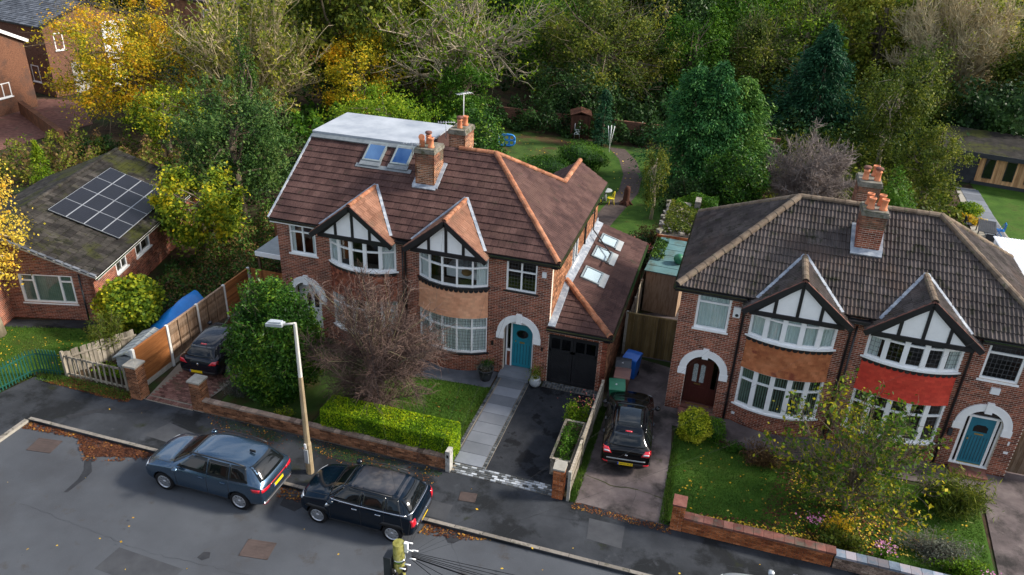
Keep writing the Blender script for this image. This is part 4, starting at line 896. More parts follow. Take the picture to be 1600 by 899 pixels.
# --- pair B
PB = dict(k=.60, ez=5.36, ey=-.25, sag=.36, zh=4.99)
gB = dict(m='tile_grey', ridge='ridge_grey', barge='black_paint', verge='ridge_brown', rr=.12, wo=.09)
wB1 = dict(mull=(), trans=1.08, back=('net', 'blind_pale'), sill_ext=.06, fw=.08)
wB2 = dict(mull=(), trans=1.02, lead=.15, sill_ext=.06, fw=.08)
BA_ = -.016
def bw(x, y): c, s = math.cos(.016), math.sin(.016); return (4.82 + x * c + y * s, -.04 - x * s + y * c, 0)
hB1, pB1, fB1 = half_house('semi_detached_house', bw(2.9, 3.5), BA_, (2.9, 3.5, 0), 'grey tiled brick semi with dark mahogany front door and brown tile hanging', 0, 5.93, (2.52, 5.42), (.60, 1.78, 3.70, 5.20), 1.20, 'mahogany',
    (3.98, 1.80, 5.02, 6.45, -.50), tm='tile_grey', tkind='roll', tw=.262, tg=.335, gm=gB, hang='hang_brown', rm='ridge_grey', bays=(dict(back=('slats', 'blind_green'), post=.17), dict(back=('net', 'blind_pale'), post=.17)), grp='brick semi detached houses', wkw=wB1, fascia='black_paint', **PB)
hB2, pB2, fB2 = half_house('semi_detached_house', bw(8.9, 3.5), BA_, (8.9, 3.5, 0), 'grey tiled brick semi with bright red tile hanging and a blue front door', 5.93, 11.92, (6.42, 9.40), (10.06, 11.22, 3.74, 5.20), 10.70, 'blue',
    (7.96, 1.80, 5.02, 6.45, -.50), tm='tile_grey', tkind='roll', tw=.262, tg=.335, gm=gB, hang='hang_red', rm='ridge_grey', bays=(dict(lead=.16, post=.17), dict(lead=.16, back=('sides', 'curtain', .42), post=.17)), grp='brick semi detached houses', wkw=wB2, fascia='black_paint', **PB)
rb1 = MB().box(3.6, 5.9, 3.8, 3.9, 7.6, 7.66, 'black_matt').build('roof', hB1); rb2 = MB().box(6.0, 8.3, 3.8, 3.9, 7.6, 7.66, 'black_matt').build('roof', hB2)
rB = 4.11 * fz; kr = .718; fr_ = math.sqrt(1 + kr * kr); fl_ = math.sqrt(1 + .66 ** 2)
roof_plane(rb1, (-.2, -.25, 5.36), X, Vf, [(0, 0), (6.13, 0), (6.13, rB), (3.75, rB)], pB1, 'tile_grey', 'roll', .262, .335, stag=False)
roof_plane(rb1, (-.2, 7.3, 5.36), -Y, (1, 0, .66), [(0, 0), (7.55, 0), (3.44, 3.75 * fl_)], pB1, 'tile_grey', 'roll', .262, .335, stag=False)
roof_plane(rb1, (5.93, 7.3, 5.36), -X, (0, -1, kr), [(0, 0), (6.13, 0), (2.38, 3.44 * fr_), (0, 3.44 * fr_)], pB1, 'tile_grey', 'roll', .262, .335, stag=False)
roof_plane(rb2, (5.93, -.25, 5.36), X, Vf, [(0, 0), (6.17, 0), (2.45, rB), (0, rB)], pB2, 'tile_grey', 'roll', .262, .335, stag=False)
roof_plane(rb2, (12.1, -.25, 5.36), Y, (-1, 0, .664), [(0, 0), (7.55, 0), (4.11, 3.72 * 1.2)], pB2, 'tile_grey', 'roll', .262, .335, stag=False)
roof_plane(rb2, (12.1, 7.3, 5.36), -X, (0, -1, kr), [(0, 0), (6.17, 0), (6.17, 3.44 * fr_), (3.72, 3.44 * fr_)], pB2, 'tile_grey', 'roll', .262, .335, stag=False)
ridge(rb1, (3.55, 3.86, 7.87), (5.93, 3.86, 7.87), 'ridge_grey', r=.13); ridge(rb2, (5.93, 3.86, 7.87), (8.38, 3.86, 7.87), 'ridge_grey', r=.13)
ridge(rb1, (-.17, -.22, 5.42), (3.55, 3.86, 7.88), 'ridge_grey', r=.14); ridge(rb1, (-.15, 7.25, 5.4), (3.55, 3.86, 7.87), 'ridge_grey', r=.13)
ridge(rb2, (12.07, -.22, 5.42), (8.38, 3.86, 7.88), 'ridge_grey', r=.14); ridge(rb2, (12.05, 7.25, 5.4), (8.38, 3.86, 7.87), 'ridge_grey', r=.13)
gutter(hB1, (-.24, -.3, 5.30), (2.25, -.3, 5.30), fascia='black_paint'); gutter(hB2, (9.75, -.3, 5.30), (12.15, -.3, 5.30), fascia='black_paint')
gutter(hB1, (-.25, 7.3, 5.30), (-.25, -.3, 5.30)); 
g = MB(); g.box(5.62, 6.3, -.42, -.2, 5.16, 5.26, 'black_paint'); g.build('gutter', hB1)
for h_, x_ in ((hB1, 2.25), (hB1, 5.82), (hB2, 9.6)): pipe(h_, [(x_, -.28, 5.25), (x_, -.07, 4.9), (x_, -.07, .05)], r=.045)
pipe(hB1, [(5.98, -.07, 4.9), (5.98, -.07, .05)], r=.035)
s1 = shell(hB1, 0, 5.93, 6.9, sides=(0, 0)); shell(hB2, 5.93, 11.92, 6.9, sides=(0, 1))
sB = MB().box(.2, .215, .3, 6.8, -.05, 0, 'mortar').build('side_wall', hB1)
q_ = brick_wall(sB, (0, 6.9, 0), -Y, -X, 6.68, 5.25, pB1, [], 'brick_red'); q_.build('mortar_bed', sB)
# small hipped rear projection of the right house
kk = .6
ex = MB().box(9.3, 12.2, 7.1, 11, 0, 4.3, 'brick_red').build('rear_extension', hB2)
roof_plane(ex, (9.1, 11.2, 4.3), -Y, (1, 0, kk), [(0, 0), (3.9, 0), (3.9, 1.6 * 1.166), (1.5, 1.6 * 1.166)], pB2, 'tile_moss', 'flat', .3, .33, thick=.05); roof_plane(ex, (12.3, 7.3, 4.3), Y, (-1, 0, kk), [(0, 0), (3.9, 0), (2.4, 1.6 * 1.166), (0, 1.6 * 1.166)], pB2, 'tile_moss', 'flat', .3, .33, thick=.05)
ridge(ex, (10.7, 7.3, 5.3), (10.7, 9.7, 5.3), 'ridge_grey', r=.13); ridge(ex, (12.25, 11.1, 4.35), (10.7, 9.7, 5.3), 'ridge_grey', r=.13)
cB = chimney(hB1, 5.57, 6.36, 2.08, 2.98, 6.75, 8.25, pB1, 'brick_red', [(.28, .3, ''), (.8, .3, ''), (.25, .8, ''), (.75, .8, '')])
l = MB(); l.obox((5.96, 1.98, 6.80), X, Vf.normalized(), Vector((0, -k, 1)).normalized(), .52, .14, .035, 'lead'); l.obox((6.43, 2.55, 7.1), X, Vf.normalized(), Vector((0, -k, 1)).normalized(), .07, .6, .05, 'lead'); l.obox((5.50, 2.55, 7.1), X, Vf.normalized(), Vector((0, -k, 1)).normalized(), .07, .6, .05, 'lead'); l.build('lead_flashing', cB)
chimney(hB1, 5.55, 6.30, 4.5, 5.6, 7.4, 8.5, pB1, 'brick_dark', [(.25, .3, 'cowl'), (.8, .3, 'cowl'), (.75, .8, '')])
ab = MB().box(1.88, 2.13, -.09, 0, 4.42, 4.83, 'ivory').build('alarm_box', hB1); MB().lathe([(.055, 0), (.06, .02), (.04, .03), (.01, .03)], 'black_paint', (2.02, -.09, 4.52), 12, A=(1, 0, 0), B=(0, 0, 1), Z=(0, -1, 0)).build('siren', ab)
MB().box(10.52, 10.80, -.10, 0, 3.27, 3.50, 'ivory').build('alarm_box', hB2); MB().box(9.72, 9.84, -.15, 0, 1.35, 1.6, 'charcoal').build('wall_lamp', hB2)
MB().box(11.62, 11.68, -.04, 0, 1.35, 1.5, 'ivory').build('door_bell', hB2); np_ = MB().box(11.60, 11.74, -.03, 0, .98, 1.08, 'ivory').build('house_number', hB2)
for x_, s_ in ((2.10, .1),): MB().box(2.50, 2.62, -.06, -.005, .32, .42, 'ivory').build('vent_cover', hB1)
MB().box(1.98, 2.02, .30, .36, 1.3, 1.38, 'ivory') if False else None
pB1.commit(); pB2.commit()
# ------------------------------------------------------------------ ground, road, pavement, paths, lawns
ground_poly('ground', [(-350, -120), (350, -120), (350, 420), (-350, 420)], -.17, 'litter')
ground_poly('road', [(-17.12, -15.8), (60, -15.8), (60, -8.75), (-17.12, -8.75)], -.11, 'tarmac_road')
ground_poly('pavement', [(-17.2, -8.82), (70, -8.82), (70, -6.32), (-14.2, -6.4), (-15.6, -6.75), (-17.6, -6.55), (-19.0, -6.6), (-19.6, -9.0), (-22, -14), (-24, -20), (-17.2, -20)], 0, 'tarmac_path', thick=.15)
ground_poly('far_pavement', [(-17.1, -18.6), (70, -18.6), (70, -15.95), (-17.1, -15.95)], 0, 'tarmac_path', thick=.15)
kb = MB().box(-17.15, 40, -8.80, -8.72, -.14, -.02, 'concrete').box(-17.15, -17.05, -15.9, -8.8, -.14, -.02, 'concrete').box(-17.1, 40, -15.93, -15.83, -.14, -.02, 'concrete').build('kerb'); tag(kb, kind='structure')
ks_ = MB().box(0, .90, -.065, .065, -.13, .012, 'kerb_stone').mesh('kerb_stone')
x_ = -17.08
while x_ < 14: o = link(ks_, 'kerb_stone', kb, (x_, -8.745, 0)); o.rotation_euler = (0, 0, rnd.uniform(-.006, .006)); x_ += .915
for q in range(8): link(ks_, 'kerb_stone', kb, (-17.13, -9.75 - q * .915, 0)).rotation_euler = (0, 0, R(90))
for q in range(6): link(ks_, 'kerb_stone', kb, (-11 + q * .915, -15.88, 0))
# reinstated strips and wet marks in the surfacing
for nm, pts, z, m_ in (('tarmac_repair', [(-3.2, -8.6), (-1.0, -8.6), (-1.0, -7.9), (-3.3, -7.85)], .004, 'tarmac_patch'), ('tarmac_repair', [(3.4, -7.9), (4.5, -7.95), (4.45, -7.0), (3.3, -7.0)], .004, 'tarmac_patch'), ('tarmac_repair', [(-12.6, -8.2), (-11.0, -8.3), (-10.6, -7.6), (-12.2, -7.3)], .004, 'tarmac_patch'),
    ('wet_mark', [(-13.7, -9.4), (-13.45, -9.45), (-13.35, -9.9), (-13.0, -10.25), (-12.95, -10.6), (-13.0, -11.3), (-13.12, -11.35), (-13.15, -10.7), (-13.3, -10.3), (-13.6, -9.95)], -.106, 'wet_mark'),
    ('wet_mark', [(-1.5, -8.83), (-.1, -8.83), (-.25, -9.05), (-.45, -9.32), (-.62, -9.35), (-.8, -9.15), (-1.1, -9.05)], -.106, 'wet_mark'),
    ('tarmac_repair', [(-9.9, -13.6), (-7.6, -13.7), (-7.5, -12.8), (-9.8, -12.7)], -.1065, 'tarmac_patch'), ('wet_mark', [(-7.4, -12.3), (-7.2, -12.35), (-7.05, -12.2), (-7.15, -12.0), (-7.35, -12.05)], -.105, 'wet_mark'),
    ('wet_mark', [(-6.3, -9.6), (-5.7, -9.7), (-5.5, -9.3), (-5.9, -9.0), (-6.35, -9.2)], -.106, 'wet_mark'),
    ('wet_mark', [(-14.9, -7.2), (-14.3, -7.25), (-13.6, -6.7), (-13.4, -6.85), (-14.2, -7.45), (-15.1, -7.7), (-15.7, -8.3), (-16.0, -8.2)], .004, 'wet_mark')):
    ground_poly(nm, pts, z, m_)
def crack(pts, z, w_=.012, m='wet_mark', name='crack'):
    mb = MB(); P = []
    for (xa, ya), (xb, yb) in zip(pts, pts[1:]):
        n = max(2, int(math.hypot(xb - xa, yb - ya) / .18))
        for q in range(n): P.append((xa + (xb - xa) * q / n + rnd.uniform(-.04, .04), ya + (yb - ya) * q / n + rnd.uniform(-.04, .04)))
    P.append(pts[-1])
    for a, b in zip(P, P[1:]):
        d = Vector((b[0] - a[0], b[1] - a[1], 0)).normalized(); s_ = Vector((-d.y, d.x, 0)); wa = w_ * rnd.uniform(.3, 1) / 2; A, B = Vector((*a, z)), Vector((*b, z)); mb.face([A - s_ * wa, B - s_ * wa, B + s_ * wa, A + s_ * wa], m)
    o = mb.build(name); o['kind'] = 'structure'
crack([(2.7, -5.0), (3.6, -5.25), (4.6, -5.15), (5.5, -5.35)], .006, .05, 'litter'); crack([(4.4, -6.5), (4.55, -5.7), (4.5, -5.2)], .006); crack([(3.3, -1.0), (4.2, -.2), (5.1, .3)], .006)
crack([(-9.9, -8.6), (-9.2, -7.6), (-9.4, -6.6)], .005); crack([(-4.0, -8.6), (-3.9, -6.7)], .005, .015); crack([(1.0, -8.6), (1.6, -7.4), (3.2, -7.2)], .005, .015); crack([(-16.8, -7.3), (-14.8, -7.6), (-12.6, -7.2), (-9.6, -7.5)], .005); crack([(4.9, -8.6), (6.2, -7.6), (9.5, -7.5)], .005, .015); crack([(16.0, -1.5), (17.2, -2.2), (18.5, -2.1)], .008)
crack([(-14, -12.2), (-9, -12.6), (-4, -12.3)], -.106, .009, 'wet_mark'); crack([(-.5, -9.3), (.4, -10.6), (.2, -12.0)], -.106, .010)
for (x, y, z, s, lb) in ((-15.5, -9.7, -.106, .45, 'rusty square manhole cover in the road near the leaf pile at the kerb corner'), (-5.9, -11.45, -.106, .45, 'rusty square manhole cover in the road below the two parked cars'), (-.68, -7.38, .004, .28, 'small brown access cover in the pavement by the setts')):
    e = empty('manhole_cover', (x, y, z), R(8), lb, 'manhole cover', 'utility covers')
    MB().box(-s, s, -s * .75, s * .75, .0, .006, 'manhole').build('cover_plate', e); f_ = MB()
    for a, b, c, d_ in ((-s, s, -s * .75, -s * .75 + .04), (-s, s, s * .75 - .04, s * .75), (-s, -s + .04, -s * .7, s * .7), (s - .04, s, -s * .7, s * .7)): f_.box(a, b, c, d_, .006, .010, 'manhole')
    f_.build('cover_frame', e)
    rr_ = MB()
    for q in range(5): rr_.box(-s * .8, s * .8, -s * .55 + q * s * .25, -s * .55 + q * s * .25 + .02, .006, .008, 'manhole')
    rr_.build('cover_rib', e)
# garden ground, lawns, drives
ground_poly('garden_soil', [(-60, -6.5), (-19.4, -6.5), (-18.9, -6.5), (-17.6, -6.4), (-14.2, -6.3), (60, -6.34), (60, 60), (-60, 60)], -.03, 'soil')
ground_poly('lawn', [(-7.4, -6.0), (-1.98, -6.0), (-1.98, -1.25), (-3.0, -1.3), (-5.2, -1.5), (-7.4, -1.5)], .0, 'grass')
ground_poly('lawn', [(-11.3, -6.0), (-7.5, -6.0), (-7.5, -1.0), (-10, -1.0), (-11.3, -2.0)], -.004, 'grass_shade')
ground_poly('slate_chippings', [(-6.0, -1.5), (-5.2, -1.5), (-3.0, -1.3), (-1.98, -1.25), (-1.98, -.05), (-6.0, -.05)], .004, 'slate_blue')
ground_poly('driveway', [(-.56, -5.95), (2.35, -5.95), (2.35, -.42), (-.56, -.42)], .0, 'tarmac_drive')
ground_poly('driveway', [(2.55, -6.5), (2.9, -6.42), (5.62, -6.52), (5.45, -5.0), (5.38, -2.6), (5.25, -1.2), (6.9, -1.35), (8.0, -1.75), (9.2, -1.9), (10.5, -1.6), (16, -1.5), (16, .5), (2.55, 3.2)], .003, 'concrete_pink')
ground_poly('driveway', [(16.3, .4), (15.75, -2.1), (15.5, -5.3), (15.3, -6.5), (20, -6.5), (20, .4)], .004, 'concrete_pink')
ground_poly('side_passage', [(2.6, 3.2), (4.8, 3.2), (5.0, 8), (2.7, 7)], .0, 'concrete_pink')
ground_poly('lawn', [(5.72, -6.3), (5.62, -4.8), (5.52, -2.6), (5.5, -1.5), (6.9, -1.6), (8.0, -2.0), (9.2, -2.15), (10.5, -1.85), (15.6, -1.7), (15.4, -5.3), (15.2, -6.3)], .006, 'grass')
ground_poly('brick_driveway', [(-14.0, -6.42), (-11.9, -6.42), (-11.6, -4), (-11.8, 1.6), (-14.3, 1.6), (-14.4, -4.0)], .003, 'mortar_dark')
ground_poly('lawn', [(-26, -7.6), (-19.5, -7.6), (-19.2, -6.3), (-17.95, -6.0), (-17.6, -4.6), (-18.9, -3.6), (-20.1, -3.05), (-22.6, -3.9), (-26, -4.8)], .0, 'grass')
ground_poly('garden_path', [(-26, -4.8), (-22.6, -3.9), (-20.1, -3.05), (-19.2, -2.0), (-23.0, -3.3), (-27, -4.3)], .003, 'tarmac_path')
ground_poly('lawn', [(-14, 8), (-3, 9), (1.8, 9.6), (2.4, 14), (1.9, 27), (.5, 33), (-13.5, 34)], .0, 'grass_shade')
ground_poly('lawn', [(-1.2, 17.0), (1.6, 13.8), (2.2, 16), (1.9, 25), (.4, 32), (-4.8, 32), (-4.2, 27), (-4.2, 20)], .006, 'grass_back')
pth = [(-1.3, 15.4), (-1.1, 17.6), (-.75, 20.5), (-.45, 23.2), (-.7, 26.5), (-1.6, 29.8), (-2.9, 32.4)]
ground_poly('bark_path', [(x - .65, y) for x, y in pth] + [(x + .65, y) for x, y in pth[::-1]], .012, 'bark_chip')
ground_poly('lawn', [(22.2, 23.4), (27, 21), (28, 34.2), (22.2, 35)], .006, 'grass'); ground_poly('patio', [(20.2, 21.2), (22.4, 23.0), (22.3, 33.2), (21.0, 33.2)], .008, 'concrete')
for i in range(9):
    MB().box(0, 1.15, 0, 1.1, 0, .02, 'stone_flag').build('patio_slab', bpy.data.objects['patio'], (21.1 + .02 * i, 22.8 + i * 1.13, .008))
# flagged path and its sett edgings
pa = ground_poly('garden_path', [(-1.92, -5.93), (-.54, -5.93), (-.54, -.3), (-1.92, -.3)], -.002, 'mortar_dark')
fs_ = MB().box(-.505, .505, -.298, .298, 0, .03, 'stone_flag').mesh('slab')
for i in range(9): link(fs_, 'slab', pa, (-1.22, -5.58 + i * .612, 0)).rotation_euler = (0, 0, rnd.uniform(-.006, .006))
st = {}
def sett(m, l, w_): 
    if (m, l, w_) not in st: st[(m, l, w_)] = MB().box(-l / 2 + .010, l / 2 - .010, -w_ / 2 + .010, w_ / 2 - .010, -.03, .03, m).mesh('sett')
    return st[(m, l, w_)]
for xs in (-1.85, -.63):
    for i in range(44): link(sett('sett_dark', .125, .125), 'sett', pa, (xs, -5.85 + i * .127, -.002 + rnd.uniform(-.004, .004)))
cs_ = ground_poly('sett_crossover', [(-1.68, -6.42), (1.98, -6.42), (1.98, -5.93), (-1.68, -5.93)], .004, 'mortar_dark')
for r_ in range(5):
    x = -1.66 + (.1 if r_ % 2 else 0)
    while x < 1.9:
        link(sett('sett_light' if rnd.random() < .5 else 'sett_dark', .2, .098), 'sett', cs_, (x + .1, -6.37 + r_ * .1, rnd.uniform(-.004, .004))); x += .202
gs_ = ground_poly('garage_threshold', [(-.05, -.42), (2.3, -.42), (2.3, 0), (-.05, 0)], .004, 'mortar_dark')
for r_ in range(4):
    for i in range(20): link(sett('paver_red' if False else 'sett_dark', .115, .1), 'sett', gs_, (.0 + i * .117, -.37 + r_ * .102, .0))
dst = MB().box(-1.9, -.62, -.42, .0, 0, .15, 'stone_flag').build('doorstep'); dst['kind'] = 'structure'
d2 = MB().box(5.35, 6.75, -.55, -.08, 0, .12, 'coping_red').build('doorstep'); d2['kind'] = 'structure'
MB().box(14.9, 16.1, -.75, -.2, 0, .12, 'coping_red').build('doorstep')['kind'] = 'structure'
bd = bpy.data.objects['brick_driveway']; r_ = 0; pm_ = sett('paver_red', .2, .1); cnt = 0; its = []
v_, f_ = np.array(MB().box(-.094, .094, -.044, .044, -.03, .012, 'paver_red').v), MB().box(-.094, .094, -.044, .044, -.03, .012, 'paver_red').f
for i in range(26):          # herringbone of paired blocks
    for j in range(60):
        x = -13.9 + i * .2 + (j % 2) * .1; y = -6.05 + j * .1
        if x < -14.15 - max(0, (y + 4)) * .03 or x > -11.85 or y > -.4: continue
        rot = (i + j // 2) % 2; its.append((x, y, rot))
its.sort(key=lambda q: q[1])
for x, y, rot in its[:300]: link(pm_, 'paver', bd, (x, y, 0)).rotation_euler = (0, 0, R(45 if rot else -45) * .12)
TPL['pv'] = (v_, f_); join_pieces('pavers', [('pv', (x, y, 0), Matrix.Rotation(R(45 if r0 else -45) * .12, 3, 'Z')) for x, y, r0 in its[300:]], 'paver_red', bd)
for i in range(18): link(pm_, 'paver', bd, (-13.93 + i * .115, -6.28, .004)).rotation_euler = (0, 0, R(90))

# ------------------------------------------------------------------ garden walls and gate piers
def pier(name, x, y, s, h, mb_, cap, label, capm, sloped=False, rz=0, grp='brick gate piers', s2=None):
    e = empty(name, (x, y, 0), rz, label, 'gate pier', grp); pool = Pool(e, 120); s2 = s2 or s; a, b = s / 2, s2 / 2
    core = MB().box(-a + .02, a - .02, -b + .02, b - .02, -.1, h, 'mortar').build('core', e)
    for P, U, N, w in (((-a, -b, 0), (1, 0, 0), (0, -1, 0), s), ((a, -b, 0), (0, 1, 0), (1, 0, 0), s2), ((a, b, 0), (-1, 0, 0), (0, 1, 0), s), ((-a, b, 0), (0, -1, 0), (-1, 0, 0), s2)):
        brick_wall(core, P, U, N, w, h, pool, m=mb_, th=.03)
    c = MB()
    if sloped: c.box(-a - .03, a + .03, -b - .03, b + .03, h, h + .06, capm); c.prism([(-a - .03, -b - .03, h + .06), (a + .03, -b - .03, h + .06), (a + .03, b - .02, h + .16), (-a - .03, b - .02, h + .16)], (0, .05, -.02), capm)
    else: c.box(-a - .05, a + .05, -b - .05, b + .05, h, h + .07, capm); c.lathe([(a * 1.15, h + .07), (.02, h + .13)], capm, (0, 0, 0), 4, A=(.7, .7, 0), B=(-.7, .7, 0), smooth=False)
    c.build('cap', e); pool.commit(); return e
pier('gate_pier', -14.32, -6.28, .46, 1.42, 'brick_brown', 1, 'tall brick gate pier at the end of the orange board fence', 'concrete')
pier('gate_pier', -11.72, -6.12, .44, 1.22, 'brick_brown', 1, 'brick pier with crumbling mossy cap beside the parked dark hatchback', 'concrete')
pier('gate_pier', 2.10, -6.32, .34, 1.18, 'brick_orange', 1, 'orange brick pier with sloped pale cap at the corner of the wooden planter', 'concrete', sloped=True)
pier('gate_pier', 5.99, -6.45, .36, .98, 'brick_orange', 1, 'orange brick pier with sloped red cap where the right garden wall starts', 'coping_red', sloped=True)
wp_ = empty('gate_pier', (-1.75, -6.3, 0), 0, 'narrow white painted pier at the end of the wall under the clipped hedge', 'gate pier', 'brick gate piers')
MB().box(-.08, .08, -.15, .15, -.1, .86, 'white_worn').build('post', wp_); MB().box(-.03, .03, -.165, -.15, .6, .72, 'black_paint').build('number_plate', wp_)
def garden_wall(x0, x1, y, h, mb_, cop, label, rise=0, cw=.24, ch_=.06, cl=.225, cproud=.03, gap=0, th=.22, name='garden_wall', limit=300):
    e = empty(name, ((x0 + x1) / 2, y, 0), 0, label, 'wall', 'low brick garden walls', off=((x0 + x1) / 2, y, 0)); pool = Pool(e, limit)
    c = MB().box(x0, x1, y + .02, y + th - .02, -.12, h, 'mortar_dark').build('core', e)
    brick_wall(c, (x0, y, 0), X, -Y, x1 - x0, h, pool, m=mb_, th=.03, mo='mortar_dark'); brick_wall(c, (x1, y + th, 0), -X, Y, x1 - x0, h, pool, m=mb_, th=.03, mo='mortar_dark')
    cm = MB().box(.004, cl - .006, -cproud, th + cproud, 0, ch_, cop).mesh('coping_stone'); x = x0
    while x < x1 - .05: link(cm, 'coping_stone', e, (x, y, h + rnd.uniform(-.004, .006))); x += cl
    pool.commit(); return e
garden_wall(-11.48, -1.85, -6.34, .45, 'brick_brown', 'stone_wall', 'long low mossy brick wall in front of the left gardens', cl=.225, ch_=.065, cproud=0)
garden_wall(6.18, 10.62, -6.62, .525, 'brick_orange', 'coping_red', 'low orange brick wall with red coping slabs, leaves banked behind it', cl=.30, ch_=.08, cproud=.05)
garden_wall(10.66, 15.3, -6.62, .45, 'stone_wall', 'coping_blue', 'low mossy stone wall with blue grey coping, right of the red wall', cl=.30, ch_=.08, cproud=.05)
# ------------------------------------------------------------------ fences
def post(e, x, y, h, s, m, z=0, name='post'): return MB().box(x - s / 2, x + s / 2, y - s / 2, y + s / 2, z - .1, h, m).build(name, e)
ef = empty('panel_fence', (-14.5, -2.4, 0), 0, 'tall fence of orange and brown boards between white concrete posts beside the dark hatchback', 'fence', off=(-14.5, -2.4, 0))
xf = lambda y: -14.55
ys = [-6.0, -4.08, -2.22, -.36, 1.50]
for i, y in enumerate(ys): post(ef, xf(y), y, 1.86, .11, 'concrete_white')
for i in range(4):
    y0, y1 = ys[i] + .06, ys[i + 1] - .06; mm = 'timber_orange' if i in (0, 3) else 'timber_brown'
    MB().box(-14.58, -14.53, y0, y1, 0, .22, 'concrete').build('gravel_board', ef)
    bm_ = MB().obox((0, 0, 0), Y, (.05, 0, 1), X, (y1 - y0) / 2, .072, .009, mm).mesh('board')
    for q in range(13): link(bm_, 'board', ef, (-14.55 + rnd.uniform(-.004, .004), (y0 + y1) / 2, .28 + q * .118)).rotation_euler = (0, rnd.uniform(-.03, .03), 0)
    MB().box(-14.59, -14.51, y0, y1, 1.80, 1.84, mm).build('capping_rail', ef)
    if i in (1, 2):
        for yy in (y0 + .02, y0 + (y1 - y0) / 3, y0 + 2 * (y1 - y0) / 3, y1 - .02): MB().box(-14.525, -14.50, yy - .02, yy + .02, .22, 1.8, mm).build('batten', ef)
eg = empty('side_gate', (-13.2, 1.62, 0), 0, 'orange boarded gate across the drive under the grey carport roof', 'gate', off=(-13.2, 1.62, 0))
bm_ = MB().box(-.062, .062, -.012, .012, 0, 1.75, 'timber_orange').mesh('board')
for q in range(20): link(bm_, 'board', eg, (-14.42 + q * .13, 1.62, .05))
MB().box(-14.48, -11.9, 1.63, 1.67, 1.45, 1.55, 'timber_orange').build('rail', eg)
ec = empty('carport', (-13, 3.4, 0), 0, 'flat grey felt carport roof with white fascia left of the brick semi', 'carport', off=(-13, 3.4, 0))
MB().box(-14.4, -11.8, 2.0, 4.8, 2.42, 2.5, 'felt_grey').build('roof', ec); MB().box(-14.4, -11.8, 1.96, 2.0, 2.28, 2.5, 'white_paint').build('fascia', ec)
for x in (-14.3, -12.0):
    for y in (2.1, 4.7): post(ec, x, y, 2.42, .1, 'timber_brown')
# green railings, picket fence, old boards
er = empty('green_railings', (-19.2, -6.8, 0), 0, 'green metal railings curving round the bungalow lawn', 'railings', off=(-19.2, -6.8, 0))
path_ = [(-20.6, -11.5), (-19.9, -9.6), (-19.3, -7.9), (-19.12, -6.62), (-18.85, -6.36), (-17.98, -6.20)]
pm_ = MB().box(-.022, .022, -.012, .012, .05, 1.12, 'fence_green').prism([(-.022, -.012, 1.12), (.022, -.012, 1.12), (0, -.012, 1.18)], (0, .024, 0), 'fence_green').mesh('pale')
for i in range(len(path_) - 1):
    a, b = Vector((*path_[i], 0)), Vector((*path_[i + 1], 0)); L_ = (b - a).length; n = max(2, round(L_ / .125)); an = math.atan2(b.y - a.y, b.x - a.x)
    for q in range(n): link(pm_, 'pale', er, a.lerp(b, q / n)).rotation_euler = (0, 0, an)
    for z in (.22, .95): MB().bar(a + Z3 * z, b + Z3 * z, .02, .045, 'fence_green').build('rail', er)
ep = empty('picket_fence', (-16.4, -6.1, 0), 0, 'weathered grey open picket fence between green railings and the brick pier', 'fence', off=(-16.4, -6.1, 0))
for x in (-17.88, -15.0): post(ep, x, -6.12, 1.12, .1, 'timber_grey')
pk = MB().box(-.035, .035, -.012, .012, .06, 1.0, 'timber_grey').mesh('picket')
for q in range(11): link(pk, 'picket', ep, (-17.68 + q * .245, -6.14, rnd.uniform(-.04, .03))).rotation_euler = (0, rnd.uniform(-.05, .05), 0)
for z in (.12, .92): MB().bar((-17.9, -6.11, z), (-15.0, -6.11, z), .04, .08, 'timber_grey').build('rail', ep)
for q in range(4): link(pk, 'picket', ep, (-14.9 + q * .12, -6.08 - q * .03, .12))
eo = empty('board_fence', (-17.2, -5.0, 0), 0, 'old leaning grey board fence between bungalow lawn and picket fence', 'fence', off=(-17.2, -5.0, 0))
bk = MB().box(-.068, .068, -.01, .01, 0, 1.05, 'timber_grey').mesh('board')
for q in range(18): link(bk, 'board', eo, (-17.85 + q * .075, -6.0 + q * .13, rnd.uniform(-.05, .05))).rotation_euler = (0, rnd.uniform(-.04, .04), R(60))
MB().bar((-17.8, -6.0, .8), (-16.5, -3.7, .8), .04, .07, 'timber_grey').build('rail', eo)
# fence between the two drives, planter, dark gate, side fence
e2 = empty('panel_fence', (2.44, -3.6, 0), 0, 'weathered low hurdle fence dividing the two driveways', 'fence', off=(2.44, -3.6, 0))
for y in (-6.44, -4.6, -2.78, -.95): post(e2, 2.46, y, 1.22, .10, 'concrete' if y < -6 else 'timber_grey')
hm = MB().obox((0, 0, 0), Y, Z3, X, .9, .035, .008, 'timber_grey').mesh('slat')
for i, y in enumerate((-5.52, -3.69, -1.87)):
    for q in range(12): link(hm, 'slat', e2, (2.46 + (.012 if q % 2 else -.012), y, .12 + q * .085)).rotation_euler = (rnd.uniform(-.02, .02), 0, 0)
    MB().box(2.42, 2.50, y - .9, y + .9, 1.12, 1.16, 'timber_grey').build('capping_rail', e2)
epl = empty('wooden_planter', (1.95, -4.35, 0), 0, 'long wooden planter box filled with low plants at the edge of the black drive', 'planter', off=(1.95, -4.35, 0))
for q in range(6):
    z = .05 + q * .115
    for a, b, c, d_ in ((1.58, 1.62, -5.45, -3.2), (2.26, 2.30, -5.45, -3.2)): MB().box(a, b, c, d_, z, z + .105, 'timber_grey').build('board', epl)
    MB().box(1.62, 2.26, -5.45, -5.41, z, z + .105, 'timber_grey').build('board', epl); MB().box(1.62, 2.26, -3.24, -3.2, z, z + .105, 'timber_grey').build('board', epl)
rim = MB()
